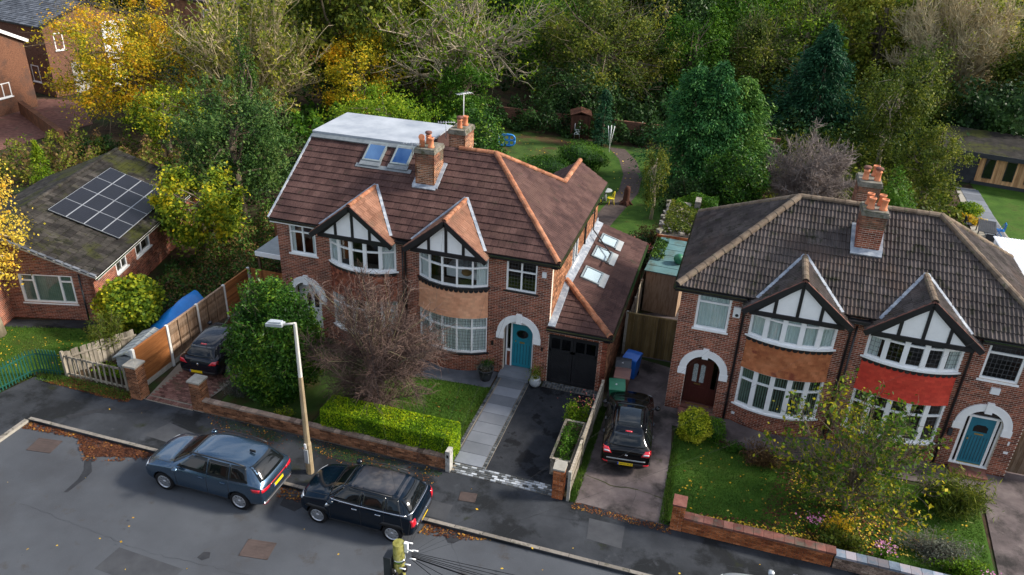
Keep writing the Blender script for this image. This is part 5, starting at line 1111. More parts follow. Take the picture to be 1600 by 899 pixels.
for a, b, c, d_ in ((1.55, 1.64, -5.48, -3.17), (2.24, 2.33, -5.48, -3.17), (1.64, 2.24, -5.48, -5.39), (1.64, 2.24, -3.26, -3.17)): rim.box(a, b, c, d_, .74, .77, 'timber_grey')
rim.build('rim', epl); MB().box(1.62, 2.26, -5.41, -3.24, .3, .66, 'soil').build('soil', epl)
e3 = empty('boarded_gate', (3.75, 3.2, 0), 0, 'brown vertical board gate closing the passage between the two pairs of houses', 'gate', off=(3.75, 3.2, 0))
gmm = MB().box(-.068, .068, -.012, .012, .06, 2.0, 'timber_gate').mesh('board')
for q in range(15): link(gmm, 'board', e3, (2.72 + q * .142, 3.2, rnd.uniform(-.01, .01)))
for z in (.4, 1.6): MB().box(2.65, 4.78, 3.22, 3.28, z, z + .1, 'timber_gate').build('rail', e3)
MB().box(2.62, 4.8, 3.17, 3.25, 2.0, 2.05, 'timber_gate').build('capping_rail', e3)
for x in (2.62, 4.76): post(e3, x, 3.24, 2.08, .11, 'concrete')
e4 = empty('board_fence', (2.66, 8, 0), 0, 'grey feather edge fence along the garage wing wall', 'fence', off=(2.66, 8, 0))
for y in np.arange(3.4, 17, 1.85): post(e4, 2.68, y, 1.75, .1, 'timber_grey')
fb_ = MB().box(-.01, .01, -.06, .06, .08, 1.68, 'timber_grey').mesh('board')
for q in range(108): link(fb_, 'board', e4, (2.66, 3.45 + q * .122, rnd.uniform(-.02, .02))).rotation_euler = (0, 0, rnd.uniform(-.1, .1))
e5 = empty('boarded_gate', (17.4, .0, 0), 0, 'brown boarded gate at the right edge beside the blue door house', 'gate', off=(17.4, 0, 0))
for q in range(14): link(MB().box(-.062, .062, -.012, .012, .05, 1.9, 'timber_brown').mesh('board') if q == 0 else _bm, 'board', e5, (16.9 + q * .13, .1, 0)) if False else None
_bm = MB().box(-.062, .062, -.012, .012, .05, 1.9, 'timber_brown').mesh('board')
for q in range(14): link(_bm, 'board', e5, (16.9 + q * .13, .1, 0))
MB().box(16.8, 18.7, .12, .17, 1.5, 1.6, 'timber_brown').build('rail', e5)
# ------------------------------------------------------------------ bungalow with solar panels (own axes)
BO = Vector((-19.68, -2.21, 0)); BR = R(15)
hb = empty('bungalow', BO, BR, 'red brick bungalow with mossy low roof carrying solar panels', 'bungalow'); pb = Pool(hb)
fw = MB().box(-3.9, 0, .2, .215, -.1, 0, 'mortar').build('front_wall', hb)
bnd = lambda z: (0, 3.9) if z < 2.4 else (0, max(0, 3.9 - (z - 2.3) / .42))
q_ = brick_wall(fw, (-3.9, 0, 0), X, -Y, 3.9, 3.9, pb, [('r', .64, 3.0, .80, 2.20)], 'brick_red', bound=bnd); q_.build('mortar_bed', fw)
sw = MB().box(-.215, -.2, .2, 11, -.1, 0, 'mortar').build('side_wall', hb)
q_ = brick_wall(sw, (0, 0, 0), Y, X, 11.0, 2.25, pb, [('r', 1.92, 2.9, 1.36, 2.18), ('r', 3.82, 5.3, 1.30, 2.18)], 'brick_red'); q_.build('mortar_bed', sw)
window(hb, (-3.26, .02, .80), X, -Y, 2.36, 1.40, mull=(.62, 1.78), trans=None, back=('slats', 'blind_green'), fw=.09, sill_ext=.05, sill_h=.05)
window(hb, (.0, 1.92, 1.36), Y, X, .98, .82, mull=(.5,), trans=.55, fw=.07); window(hb, (.0, 3.82, 1.30), Y, X, 1.48, .88, mull=(.6,), trans=None, fw=.07)
for a, b in ((-3.2, -2.66), (-1.47, -.93)): MB().box(a, b, -.01, .03, 1.85, 1.92, 'white_paint').build('transom', hb)
MB().box(-.3, -.215, .215, .3, 0, .1, 'mortar').build('core', hb); MB().box(-8, -.3, .6, 10.8, 0, 2.4, 'interior').build('interior', hb)
MB().box(-8, 0, 11.0, 11.2, 0, 2.3, 'brick_red').build('rear_wall', hb)
rf = MB().box(-4, -3.9, 0, 11, 3.9, 3.96, 'black_matt').build('roof', hb); kb_ = .42; fb2 = math.sqrt(1 + kb_ ** 2)
roof_plane(rf, (.30, -.25, 2.29), Y, (-1, 0, kb_), [(0, 0), (11.5, 0), (11.5, 4.3 * fb2), (0, 4.3 * fb2)], pb, 'tile_moss', 'flat', .33, .36)
roof_plane(rf, (-8.3, 11.25, 2.29), -Y, (1, 0, kb_), [(0, 0), (11.5, 0), (11.5, 4.3 * fb2), (0, 4.3 * fb2)], pb, 'tile_moss', 'flat', .33, .36)
ridge(rf, (-4.0, -.25, 4.13), (-4.0, 11.25, 4.13), 'tile_moss', r=.11)
MB().bar((.34, -.28, 2.30), (-4.0, -.28, 4.12), .05, .11, 'white_worn', up=(kb_, 0, 1)).build('barge_board', rf)
dv = MB().bar((.32, -.24, 2.37), (-4.0, -.24, 4.19), .10, .03, 'slate_blue', up=(kb_, 0, 1)); dv.build('verge_cap', rf)
vt = MB().box(-.13, .13, -.07, .07, -.03, .03, 'slate_blue').mesh('dry_verge_unit')
for q in range(13): o = link(vt, 'dry_verge_unit', rf, (.2 - q * .33, -.25, 2.42 + q * .33 * kb_)); o.rotation_euler = (0, math.atan(kb_), 0)
gutter(hb, (.36, -.3, 2.24), (.36, 11.2, 2.24), 'white_paint'); pipe(hb, [(-.55, -.06, 2.3), (-.55, -.06, .05)], 'charcoal', .035)
mv = Vector((-1, 0, kb_)).normalized(); pn = Vector((kb_, 0, 1)).normalized()
for i in range(4):
    for j in range(4):
        u = .60 - .30 + .30 + i * .82; v = 3.02 + j * 1.46
        c = Vector((.30, -.0, 2.29)) + mv * (u + .40) * 1.0 + Y * (v + .72) + pn * .14
        p = MB().obox(c, mv, Y, pn, .405, .72, .02, 'panel_frame').build('solar_panel', rf)
        MB().obox(c + pn * .021, mv, Y, pn, .385, .70, .004, 'panel_cell').build('panel_glass', p)
        gl = MB()
        for q in range(1, 10): gl.obox(c + pn * .027 + Y * (-.70 + .14 * q), mv, Y, pn, .385, .003, .001, 'alloy_dark')
        gl.build('busbar', p)
# left wing coming forward
lw = MB().box(-4.15, -4.13, -4.5, .2, -.1, 0, 'mortar').build('wing_wall', hb)
q_ = brick_wall(lw, (-3.9, -5.0, 0), Y, X, 5.0, 2.25, pb, [], 'brick_red'); q_.build('mortar_bed', lw)
MB().box(-9, -3.7, -5.2, .2, 2.28, 2.4, 'tile_moss').build('wing_roof', hb)
MB().box(-8.6, -4.12, -5.0, -4.8, 0, 2.28, 'brick_red').build('wing_wall', hb)
pb.commit()
# ------------------------------------------------------------------ houses far left, white house and others behind the trees
def plain_house(loc, rz, w, d, h, rh, label, brick, tile, wins=(), gable_end='x', white=None, doors=()):
    e = empty('house', loc, rz, label, 'house', 'houses behind the gardens')
    b = MB().box(-w / 2, w / 2, -d / 2, d / 2, 0, h, brick)
    if gable_end == 'x': b.prism([(-w / 2, -d / 2, h), (-w / 2, d / 2, h), (-w / 2, 0, h + rh)], (w, 0, 0), brick)
    else: b.prism([(-w / 2, -d / 2, h), (w / 2, -d / 2, h), (0, -d / 2, h + rh)], (0, d, 0), brick)
    b.build('wall', e); pool = Pool(e, 0)
    r = MB().box(-.05, .05, -.05, .05, h, h + rh - .1, 'black_matt').build('roof', e)
    if gable_end == 'x':
        L_ = math.hypot(d / 2 + .3, rh * (d / 2 + .3) / (d / 2)); k_ = rh / (d / 2)
        for s in (-1, 1): roof_plane(r, (-w / 2 - .2 if s < 0 else w / 2 + .2, s * (d / 2 + .3), h - .3 * k_), (-s, 0, 0), (0, -s, k_), [(0, 0), (w + .4, 0), (w + .4, L_), (0, L_)], pool, tile, 'slate', .33, .28)
        for s_ in (-1, 1): MB().bar((w / 2 + .22, s_ * (d / 2 + .3), h - .3 * k_ + .02), (w / 2 + .22, 0, h + rh + .02), .06, .24, white or 'black_paint', up=(0, s_ * rh, d / 2)).build('barge_board', r)
        ridge(r, (-w / 2 - .2, 0, h + rh + .03), (w / 2 + .2, 0, h + rh + .03), 'ridge_brown', seg=.45)
        MB().box(-w / 2 - .2, w / 2 + .2, -d / 2 - .38, -d / 2 - .28, h - .3 * k_ - .1, h - .3 * k_, 'black_paint').build('gutter', e)
    else:
        L_ = math.hypot(w / 2 + .3, rh * (w / 2 + .3) / (w / 2)); k_ = rh / (w / 2)
        roof_plane(r, (w / 2 + .3, -d / 2 - .2, h - .3 * k_), (0, 1, 0), (-1, 0, k_), [(0, 0), (d + .4, 0), (d + .4, L_), (0, L_)], pool, tile, 'slate', .33, .28)
        roof_plane(r, (-w / 2 - .3, d / 2 + .2, h - .3 * k_), (0, -1, 0), (1, 0, k_), [(0, 0), (d + .4, 0), (d + .4, L_), (0, L_)], pool, tile, 'slate', .33, .28)
        ridge(r, (0, -d / 2 - .2, h + rh + .03), (0, d / 2 + .2, h + rh + .03), 'ridge_brown', seg=.45)
        for s in (-1, 1): MB().bar((s * (w / 2 + .3), -d / 2 - .22, h - .3 * k_ + .02), (0, -d / 2 - .22, h + rh + .02), .06, .22, 'white_paint', up=(s * rh, 0, w / 2)).build('barge_board', r)
    for (face, u, z, ww, hh, mu) in wins:
        if face == 'f': window(e, (u, -d / 2 - .02, z), X, -Y, ww, hh, mull=mu, fw=.08)
        else: window(e, (w / 2 + .02, u, z), Y, X, ww, hh, mull=mu, fw=.08)
    for (face, u, z, ww, hh, m_) in doors:
        if face == 'f': MB().box(u, u + ww, -d / 2 - .04, -d / 2, z, z + hh, m_).build('door', e)
        else: MB().box(w / 2, w / 2 + .05, u, u + ww, z, z + hh, m_).build('door' if hh < 2.5 else 'rendered_panel', e)
    pool.commit(); return e
# ------------------------------------------------------------------ cars
def car_body_mesh(st, paint, wheels, wr, W, sub=3):
    """st: stations (x, zbot, zbelt, ztop, half width, half width at top, top round)"""
    bm = bmesh.new(); rings = []
    for (x, zb, zs, zt, w_, wt) in st:
        zm = (zb + zs) / 2
        half = [(0, zb), (w_ * .80, zb), (w_ * .975, zb + .10), (w_ * 1.0, zm + .02), (w_ * .985, zs - .07), (w_ * .945, zs), (wt, zt - .075), (wt * .86, zt - .012), (0, zt)]
        if zt - zs < .14: half[6] = (wt, zs + (zt - zs) * .55); half[7] = (wt * .72, zs + (zt - zs) * .86)
        ring = [bm.verts.new((x, y, z)) for y, z in half] + [bm.verts.new((x, -y, z)) for y, z in half[-2:0:-1]]
        rings.append(ring)
    n = len(rings[0])
    for a, b in zip(rings, rings[1:]):
        for i in range(n): bm.faces.new((a[i], a[(i + 1) % n], b[(i + 1) % n], b[i]))
    bm.faces.new(rings[0]); bm.faces.new(rings[-1][::-1]); bmesh.ops.recalc_face_normals(bm, faces=bm.faces[:])
    cl = bm.edges.layers.float.get('crease_edge') or bm.edges.layers.float.new('crease_edge')
    for r in rings:
        pass
    for a, b in zip(rings, rings[1:]):
        for i in (5, n - 5):
            e = bm.edges.get((a[i], b[i]))
            if e: e[cl] = .45
        for i in (1, n - 1, 2, n - 2):
            e = bm.edges.get((a[i], b[i]))
            if e: e[cl] = .3
    me = bpy.data.meshes.new('body'); bm.to_mesh(me); bm.free(); me.materials.append(MATS[paint]); me.materials.append(MATS['car_trim'])
    o = bpy.data.objects.new('tmp', me); col.objects.link(o); md = o.modifiers.new('s', 'SUBSURF'); md.levels = sub; md.render_levels = sub
    bpy.context.view_layer.update(); full = bpy.data.meshes.new_from_object(o.evaluated_get(bpy.context.evaluated_depsgraph_get()))
    cutters = []
    for wx in wheels:
        for s in (-1, 1):
            q = MB().lathe([(wr + .055, -.16), (wr + .055, .30)], 'car_trim', (wx, s * (W - .10), wr + .01), 28, A=(1, 0, 0), B=(0, 0, 1), Z=(0, s, 0), smooth=False).mesh('c')
            b_ = bmesh.new(); b_.from_mesh(q); bmesh.ops.recalc_face_normals(b_, faces=b_.faces[:]); b_.to_mesh(q); b_.free(); c = bpy.data.objects.new('c', q); col.objects.link(c); cutters.append(c)
            bo = o.modifiers.new('b', 'BOOLEAN'); bo.operation = 'DIFFERENCE'; bo.object = c; bo.solver = 'EXACT'
    bpy.context.view_layer.update(); me2 = bpy.data.meshes.new_from_object(o.evaluated_get(bpy.context.evaluated_depsgraph_get()))
    for c in cutters: bpy.data.objects.remove(c)
    bpy.data.objects.remove(o)
    for p in me2.polygons:
        p.use_smooth = True
    # arch linings (faces from the cutters) become trim
    for p in me2.polygons:
        c = p.center; nn = p.normal
        if any(abs(math.hypot(c.x - wx, c.z - wr - .01) - (wr + .055)) < .012 and abs(c.y) > W - .3 and abs(nn.y) < .3 and (nn.x * (c.x - wx) + nn.z * (c.z - wr - .01)) < -.8 * (wr + .05) for wx in wheels) or any(math.hypot(c.x - wx, c.z - wr - .01) < wr + .05 and abs(abs(c.y) - (W - .26)) < .03 for wx in wheels): p.material_index = 1; p.use_smooth = False
    b2 = bmesh.new(); b2.from_mesh(full); bvh = BVHTree.FromBMesh(b2); b2.free()
    me2.name = 'body'; return me2, bvh
def patch(bvh, parent, name, m, quad, mode, off=.006, nu=8, nv=4, both=False, rim=None):
    """a panel that follows the body: quad of 4 (a,b) corners in the side (x,z), top (x,y), rear or front (y,z) view"""
    res = []
    for sg in ((1, -1) if both else (1,)):
        g = []
        for j in range(nv + 1):
            row = []
            for i in range(nu + 1):
                u, v = i / nu, j / nv; q = [Vector(p) for p in quad]
                p = (q[0] * (1 - u) + q[1] * u) * (1 - v) + (q[3] * (1 - u) + q[2] * u) * v
                if mode == 'side': o_, d_ = Vector((p.x, sg * 2, p.y)), Vector((0, -sg, 0))
                elif mode == 'side-': o_, d_ = Vector((p.x, -2, p.y)), Vector((0, 1, 0))
                elif mode == 'top': o_, d_ = Vector((p.x, p.y * sg, 3)), Vector((0, 0, -1))
                elif mode == 'rear': o_, d_ = Vector((4, p.x * sg, p.y)), Vector((-1, 0, 0))
                elif mode == 'front': o_, d_ = Vector((-4, p.x * sg, p.y)), Vector((1, 0, 0))
                h, nn, _, _ = bvh.ray_cast(o_, d_)
                if h is None: row.append(None); continue
                if nn.dot(d_) > 0: nn = -nn
                row.append((h + nn * off, h - nn * .01))
            g.append(row)
        mb = MB(); ok = lambda *a: all(t is not None for t in a)
        for j in range(nv):
            for i in range(nu):
                a, b, c, d = g[j][i], g[j][i + 1], g[j + 1][i + 1], g[j + 1][i]
                if not ok(a, b, c, d): continue
                mb.face([a[0], b[0], c[0], d[0]], m, True)
                if j == 0: mb.face([a[1], b[1], b[0], a[0]], m)
                if j == nv - 1: mb.face([d[0], c[0], c[1], d[1]], m)
                if i == 0: mb.face([a[0], d[0], d[1], a[1]], m)
                if i == nu - 1: mb.face([b[1], c[1], c[0], b[0]], m)
        me = mb.mesh(name); b_ = bmesh.new(); b_.from_mesh(me); bmesh.ops.remove_doubles(b_, verts=b_.verts, dist=.0004); bmesh.ops.recalc_face_normals(b_, faces=b_.faces[:]); b_.to_mesh(me); b_.free()
        for e_ in me.polygons: pass
        res.append(link(me, name, parent))
    return res
def wheel(e, x, y, r, sgn, style, wid=.21):
    P = dict(A=(1, 0, 0), B=(0, 0, 1), Z=(0, sgn, 0)); c = (x, y, r); h = wid / 2
    t = MB().lathe([(r * .66, -h * .9), (r * .90, -h), (r, -h * .7), (r, h * .7), (r * .90, h), (r * .68, h * .9)], 'rubber', c, 30, caps=False, **P).build('wheel', e)
    rm = MB().lathe([(r * .68, -h * .8), (r * .69, h * .92), (r * .64, h * .95), (r * .62, h * .5), (r * .60, -h * .2), (.02, -h * .2)], 'alloy', c, 28, **P)
    rm.m = ['alloy' if style != 'dark' else 'alloy_dark']; rim = rm.build('rim', t)
    MB().lathe([(r * .59, -h * .18), (.01, -h * .17)], 'alloy_dark', c, 24, **P).build('brake', t)
    sp = MB(); n = {'suv': 5, 'mini': 8, 'dark': 5, 'multi': 7}[style]
    for k in range(n):
        a = 2 * math.pi * k / n + .3; d = Vector((math.cos(a), 0, math.sin(a))); s = Vector((-math.sin(a), 0, math.cos(a))); N = Vector((0, sgn, 0)); C = Vector(c)
        w0, w1 = ({'suv': (.045, .095), 'mini': (.03, .055), 'dark': (.05, .07), 'multi': (.03, .05)}[style])
        for (sa, sb) in (((-1, 1),) if style != 'suv' else ((-1, -.15), (.15, 1))):
            q = [C + d * r * .12 + s * w0 * sa, C + d * r * .12 + s * w0 * sb, C + d * r * .64 + s * w1 * sb, C + d * r * .64 + s * w1 * sa]
            sp.prism([p + N * (h * .35) for p in q], N * (h * .4), 'alloy')
    sp.lathe([(r * .17, h * .3), (r * .17, h * .8), (r * .1, h * .86), (.01, h * .86)], 'alloy', c, 16, **P); sp.build('spokes', rim)
def car(label, loc, rz, kind, grp='parked cars'):
    e = empty('parked_car', loc, rz, label, 'car', grp)
    if kind == 'suv':
        L, W, wr, paint = 4.55, .93, .345, 'paint_bluegrey'
        st = [(-2.27, .42, .62, .74, .62, .50), (-2.20, .28, .72, .86, .80, .60), (-1.95, .22, .90, .99, .90, .68), (-1.4, .21, .98, 1.08, .925, .74), (-1.12, .21, 1.01, 1.12, .93, .74), (-.45, .21, 1.03, 1.58, .935, .60), (.3, .21, 1.04, 1.66, .935, .65), (1.2, .21, 1.06, 1.66, .93, .64), (1.78, .24, 1.07, 1.60, .92, .60), (2.10, .28, 1.07, 1.18, .90, .64), (2.22, .34, .98, 1.06, .86, .60), (2.27, .46, .80, .92, .78, .55)]
        wx = (-1.42, 1.37)
    elif kind == 'mini':
        L, W, wr, paint = 4.10, .89, .325, 'paint_navy'
        st = [(-2.03, .40, .66, .78, .60, .45), (-1.96, .27, .80, .92, .76, .58), (-1.7, .22, .95, 1.04, .87, .68), (-1.2, .21, 1.01, 1.10, .89, .72), (-.95, .21, 1.03, 1.15, .895, .72), (-.48, .21, 1.05, 1.54, .895, .61), (.3, .21, 1.06, 1.60, .895, .64), (1.15, .22, 1.06, 1.58, .89, .63), (1.66, .24, 1.06, 1.50, .88, .60), (1.90, .30, 1.05, 1.16, .86, .66), (1.99, .36, .95, 1.02, .82, .60), (2.04, .45, .74, .84, .74, .52)]
        st = [(a * .965, b_, c_, d_, e_, f_ * .97) for a, b_, c_, d_, e_, f_ in st]; wx = (-1.26, 1.25)
    elif kind in ('kia', 'corsa'):
        L, W, wr = 4.02, .865, .31; paint = 'paint_black' if kind == 'kia' else 'paint_slate'
        st = [(-2.0, .38, .56, .66, .58, .44), (-1.93, .25, .68, .80, .74, .56), (-1.65, .20, .82, .92, .84, .64), (-1.2, .19, .90, 1.02, .86, .68), (-.95, .19, .93, 1.08, .865, .70), (-.22, .19, .96, 1.41, .865, .57), (.4, .19, .98, 1.46, .865, .60), (1.1, .20, 1.00, 1.44, .86, .58), (1.52, .22, 1.01, 1.36, .85, .55), (1.83, .27, 1.00, 1.10, .84, .62), (1.95, .33, .90, .98, .80, .58), (2.0, .44, .70, .80, .72, .50)]
        wx = (-1.28, 1.26)
    else:
        L, W, wr, paint = 4.4, .90, .33, 'paint_silver'
        st = [(-2.2, .40, .6, .72, .6, .5), (-2.12, .27, .72, .84, .78, .6), (-1.85, .2, .88, .98, .88, .68), (-1.3, .2, .96, 1.06, .9, .72), (-1.0, .2, .98, 1.12, .9, .72), (-.3, .2, 1.0, 1.52, .9, .6), (.4, .2, 1.02, 1.58, .9, .64), (1.2, .2, 1.03, 1.56, .9, .62), (1.7, .22, 1.04, 1.48, .89, .58), (2.0, .27, 1.02, 1.12, .87, .64), (2.13, .33, .92, 1.0, .83, .6), (2.2, .45, .72, .82, .75, .52)]
        wx = (-1.35, 1.32)
    me, bvh = car_body_mesh(st, paint, wx, wr, W)
    b = link(me, 'body', e)
    bz = [s for s in st if s[3] - s[2] > .3]; xf0, xf1 = st[4][0], st[5][0]; xr1, xr0 = st[-4][0], st[-3][0]; H = max(s[3] for s in st); bel = 1.06 if kind in ('suv',) else (1.08 if kind == 'mini' else 1.0)
    # windscreen, rear glass, side glass
    patch(bvh, e, 'windscreen', 'car_glass', [(xf0 + .05, -.74), (xf0 + .05, .74), (xf1 + .02, .57), (xf1 + .02, -.57)], 'top', nu=14, nv=8)
    zr = H - .13
    patch(bvh, e, 'rear_window', 'car_glass', [(-.68, bel + .06), (.68, bel + .06), (.55, zr), (-.55, zr)], 'rear', nu=12, nv=6)
    zt_ = H - .115; zb_ = bel + .03
    if kind == 'kia': wins = [(-.72, -.02, .30, -.14), (.33, .03, .95, .93), (1.0, .0, 1.42, 1.12)]
    sx = {'suv': [(-.88, -.30, .22), (.27, .27, 1.02), (1.07, 1.07, 1.72)], 'mini': [(-.78, -.38, .20), (.25, .25, .98), (1.03, 1.03, 1.52)], 'kia': [(-.70, -.12, .32), (.37, .37, 1.08), (1.13, 1.13, 1.36)], 'corsa': [(-.70, -.12, .34), (.39, .39, 1.08), (1.13, 1.13, 1.36)], 'est': [(-.8, -.2, .3), (.35, .35, 1.05), (1.1, 1.1, 1.6)]}[kind]
    for k, (a, a2, c) in enumerate(sx):
        last = k == len(sx) - 1; a -= .01; c += .012
        q = [(a, zb_), (c, zb_ + (.02 if last else 0)), (c - (.16 if last else 0), zt_), (a2, zt_)]
        patch(bvh, e, 'side_window', 'car_glass', q, 'side', nu=8, nv=5, both=True)
    # door seams, sills, handles, mirrors
    for xs in (sx[0][2] + .025, sx[1][2] + .025): patch(bvh, b, 'door_seam', 'car_trim', [(xs, .34), (xs + .014, .34), (xs + .014, zb_), (xs, zb_)], 'side', .002, 1, 10, both=True)
    patch(bvh, b, 'door_seam', 'car_trim', [(sx[0][0] - .02, .34), (sx[0][0] - .006, .34), (sx[0][0] - .04, zb_ - .03), (sx[0][0] - .054, zb_ - .03)], 'side', .002, 1, 10, both=True)
    patch(bvh, b, 'sill_trim', 'car_trim', [(wx[0] + wr + .08, .215), (wx[1] - wr - .08, .215), (wx[1] - wr - .08, .36), (wx[0] + wr + .08, .36)], 'side', .008, 10, 2, both=True)
    for xh in (sx[0][2] - .16, sx[1][2] - .16): patch(bvh, b, 'door_handle', 'chrome' if kind in ('mini',) else paint, [(xh - .09, bel - .13), (xh + .09, bel - .13), (xh + .09, bel - .09), (xh - .09, bel - .09)], 'side', .03, 4, 1, both=True)
    patch(bvh, b, 'bonnet_seam', 'car_trim', [(xf0 - .05, -W * .80), (xf0 - .05, W * .80), (xf0 - .03, W * .80), (xf0 - .03, -W * .80)], 'top', .002, 12, 1)
    for s in (-1, 1): patch(bvh, b, 'bonnet_seam', 'car_trim', [(-L / 2 + .25, s * W * .66), (xf0 - .05, s * W * .78), (xf0 - .05, s * (W * .78 + .014)), (-L / 2 + .25, s * (W * .66 + .014))], 'top', .002, 10, 1)
    for s in (-1, 1):
        mm = MB(); x_ = sx[0][0] + .10; mm.lathe([(.02, -.10), (.09, -.06), (.105, .02), (.08, .08), (.01, .085)], paint, (x_, s * (W + .10), bel + .07), 12, A=(0, 1, 0), B=(0, 0, .75), Z=(-1, 0, 0)); m_ = mm.build('wing_mirror', e)
        MB().bar((x_, s * (W - .1), bel + .0), (x_, s * (W + .06), bel + .04), .05, .03, 'car_trim').build('mirror_arm', m_)
    for x in wx:
        for s in (-1, 1): wheel(e, x, s * (W - .115), wr, s, {'suv': 'suv', 'mini': 'mini', 'kia': 'dark', 'corsa': 'multi', 'est': 'multi'}[kind])
    # lights and plates
    hl = {'suv': (.66, .84), 'mini': (.72, .9), 'kia': (.60, .76), 'corsa': (.6, .76), 'est': (.64, .8)}[kind]
    patch(bvh, e, 'headlight', 'lamp_clear', [(.42, hl[0]), (W * .86, hl[0] + .05), (W * .86, hl[1]), (.42, hl[1] - .05)], 'front', nu=6, nv=3, both=True)
    patch(bvh, e, 'grille', 'car_trim', [(-.40, hl[0] - .12), (.40, hl[0] - .12), (.42, hl[1] - .06), (-.42, hl[1] - .06)], 'front', nu=8, nv=3)
    patch(bvh, e, 'rear_bumper_trim', 'car_trim', [(-W * .93, .30), (W * .93, .30), (W * .93, .50), (-W * .93, .50)], 'rear', .008, 14, 3)
    def plate(y0, z0, txt, dz=0):
        h, nn, _, _ = bvh.ray_cast(Vector((4, y0, z0)), Vector((-1, 0, 0))); x = (h.x if h else L / 2) + .012
        p = MB().box(x - .004, x + .004, y0 - .26, y0 + .26, z0 - .055, z0 + .055, 'plate_yellow').build('number_plate', e); MB().box(x + .004, x + .005, y0 - .26, y0 - .225, z0 - .052, z0 + .052, 'plate_blue').build('plate_band', p)
        if txt: text(p, txt, .095, (x + .006, y0 + .015, z0), 'black_paint', rot=(R(90), 0, R(90)), name='lettering', sx=1.)
        h, _, _, _ = bvh.ray_cast(Vector((-4, 0, .42)), Vector((1, 0, 0)))
        return p
    if kind == 'suv':
        patch(bvh, e, 'tail_light', 'lamp_red', [(.46, .84), (.90, .86), (.89, .97), (.46, .93)], 'rear', .01, 6, 3, both=True); patch(bvh, e, 'light_bar', 'lamp_red', [(-.46, .89), (.46, .89), (.46, .925), (-.46, .925)], 'rear', .008, 8, 1)
        patch(bvh, e, 'tail_light_side', 'lamp_red', [(1.92, .86), (2.14, .87), (2.16, .98), (1.86, .97)], 'side', .01, 4, 2, both=True)
        plate(0, .74, None); patch(bvh, e, 'bumper_strip', 'chrome', [(-.78, .40), (.78, .40), (.78, .435), (-.78, .435)], 'rear', .03, 14, 1)
        for s in (-1, 1): MB().tube([(-.45, s * .60, 1.56), (-.3, s * .63, 1.63), (.5, s * .66, 1.66), (1.2, s * .65, 1.65), (1.55, s * .63, 1.60)], .022, 'car_trim', 8).build('roof_rail', e)
        MB().box(1.35, 1.55, -.02, .02, 1.655, 1.73, 'car_trim').build('aerial_fin', e); patch(bvh, e, 'rear_reflector', 'lamp_red', [(.55, .34), (.75, .34), (.75, .385), (.55, .385)], 'rear', .03, 3, 1, both=True)
    elif kind == 'mini':
        patch(bvh, e, 'tail_light', 'lamp_red', [(.62, .72), (.83, .74), (.82, .98), (.62, .96)], 'rear', .02, 4, 4, both=True); plate(0, .56, None)
        patch(bvh, e, 'bumper_strip', 'chrome', [(-.62, .60), (.62, .60), (.62, .72), (-.62, .72)], 'rear', .03, 14, 2)
        for s in (-1, 1): patch(bvh, e, 'waist_trim', 'chrome', [(-.80, zb_ - .035), (1.72, zb_ - .03), (1.72, zb_ - .005), (-.80, zb_ - .01)], 'side' if s > 0 else 'side-', .012, 20, 1)
        patch(bvh, e, 'waist_trim', 'chrome', [(-.74, bel + .02), (.74, bel + .02), (.73, bel + .045), (-.73, bel + .045)], 'rear', .012, 14, 1)
        patch(bvh, e, 'side_scuttle', 'chrome', [(-1.02, .74), (-.84, .82), (-.74, .96), (-.88, .96)], 'side', .014, 3, 2, both=True)
        patch(bvh, e, 'roof_panel', 'roof_dirty', [(-.42, -.54), (-.42, .54), (1.62, .54), (1.62, -.54)], 'top', .004, 14, 8)
        for s in (-1, 1): MB().tube([(-.3, s * .62, 1.565), (.4, s * .645, 1.60), (1.2, s * .63, 1.575)], .016, 'car_trim', 8).build('roof_rail', e)
        for x in wx: patch(bvh, b, 'arch_trim', 'car_trim', [(x - wr - .10, .62), (x + wr + .10, .62), (x + wr - .05, .76), (x - wr + .05, .76)], 'side', .012, 10, 1, both=True)
        MB().lathe([(.045, 0), (.04, .015), (.01, .018)], 'chrome', (2.03, 0, .88), 14, A=(0, 1, 0), B=(0, 0, 1), Z=(1, 0, 0)).build('badge', e)
    elif kind == 'kia':
        patch(bvh, e, 'tail_light', 'lamp_red', [(.50, .82), (.83, .80), (.80, .98), (.62, .99)], 'rear', .012, 5, 3, both=True); plate(0, .44, 'LW15 XUD')
        patch(bvh, e, 'tail_light_lens', 'lamp_clear', [(.56, .86), (.76, .86), (.76, .90), (.60, .90)], 'rear', .018, 4, 1, both=True)
        patch(bvh, e, 'bumper_strip', 'metal_grey', [(-.66, .60), (.66, .60), (.66, .645), (-.66, .645)], 'rear', .012, 14, 1); patch(bvh, e, 'rear_reflector', 'lamp_red', [(.60, .42), (.78, .42), (.78, .49), (.60, .49)], 'rear', .02, 3, 1, both=True)
        MB().lathe([(.05, 0), (.045, .012), (.01, .014)], 'chrome', (1.985, 0, .80), 16, A=(0, 1, 0), B=(0, 0, .6), Z=(1, 0, 0)).build('badge', e)
        patch(bvh, e, 'glass_roof', 'car_glass', [(-.12, -.46), (-.12, .46), (1.15, .44), (1.15, -.44)], 'top', .004, 10, 6)
        MB().tube([(1.25, 0, 1.44), (1.42, 0, 1.56)], .008, 'car_trim', 5).build('aerial', e); patch(bvh, e, 'brake_light', 'lamp_red', [(-.12, zr + .03), (.12, zr + .03), (.12, zr + .045), (-.12, zr + .045)], 'rear', .01, 4, 1)
    elif kind == 'corsa':
        patch(bvh, e, 'tail_light', 'lamp_red', [(.44, .80), (.82, .82), (.80, .96), (.60, .95)], 'rear', .012, 5, 3, both=True); plate(-.1, .46, None)
        MB().lathe([(.055, 0), (.05, .012), (.01, .014)], 'chrome', (1.985, 0, .80), 16, A=(0, 1, 0), B=(0, 0, 1), Z=(1, 0, 0)).build('badge', e)
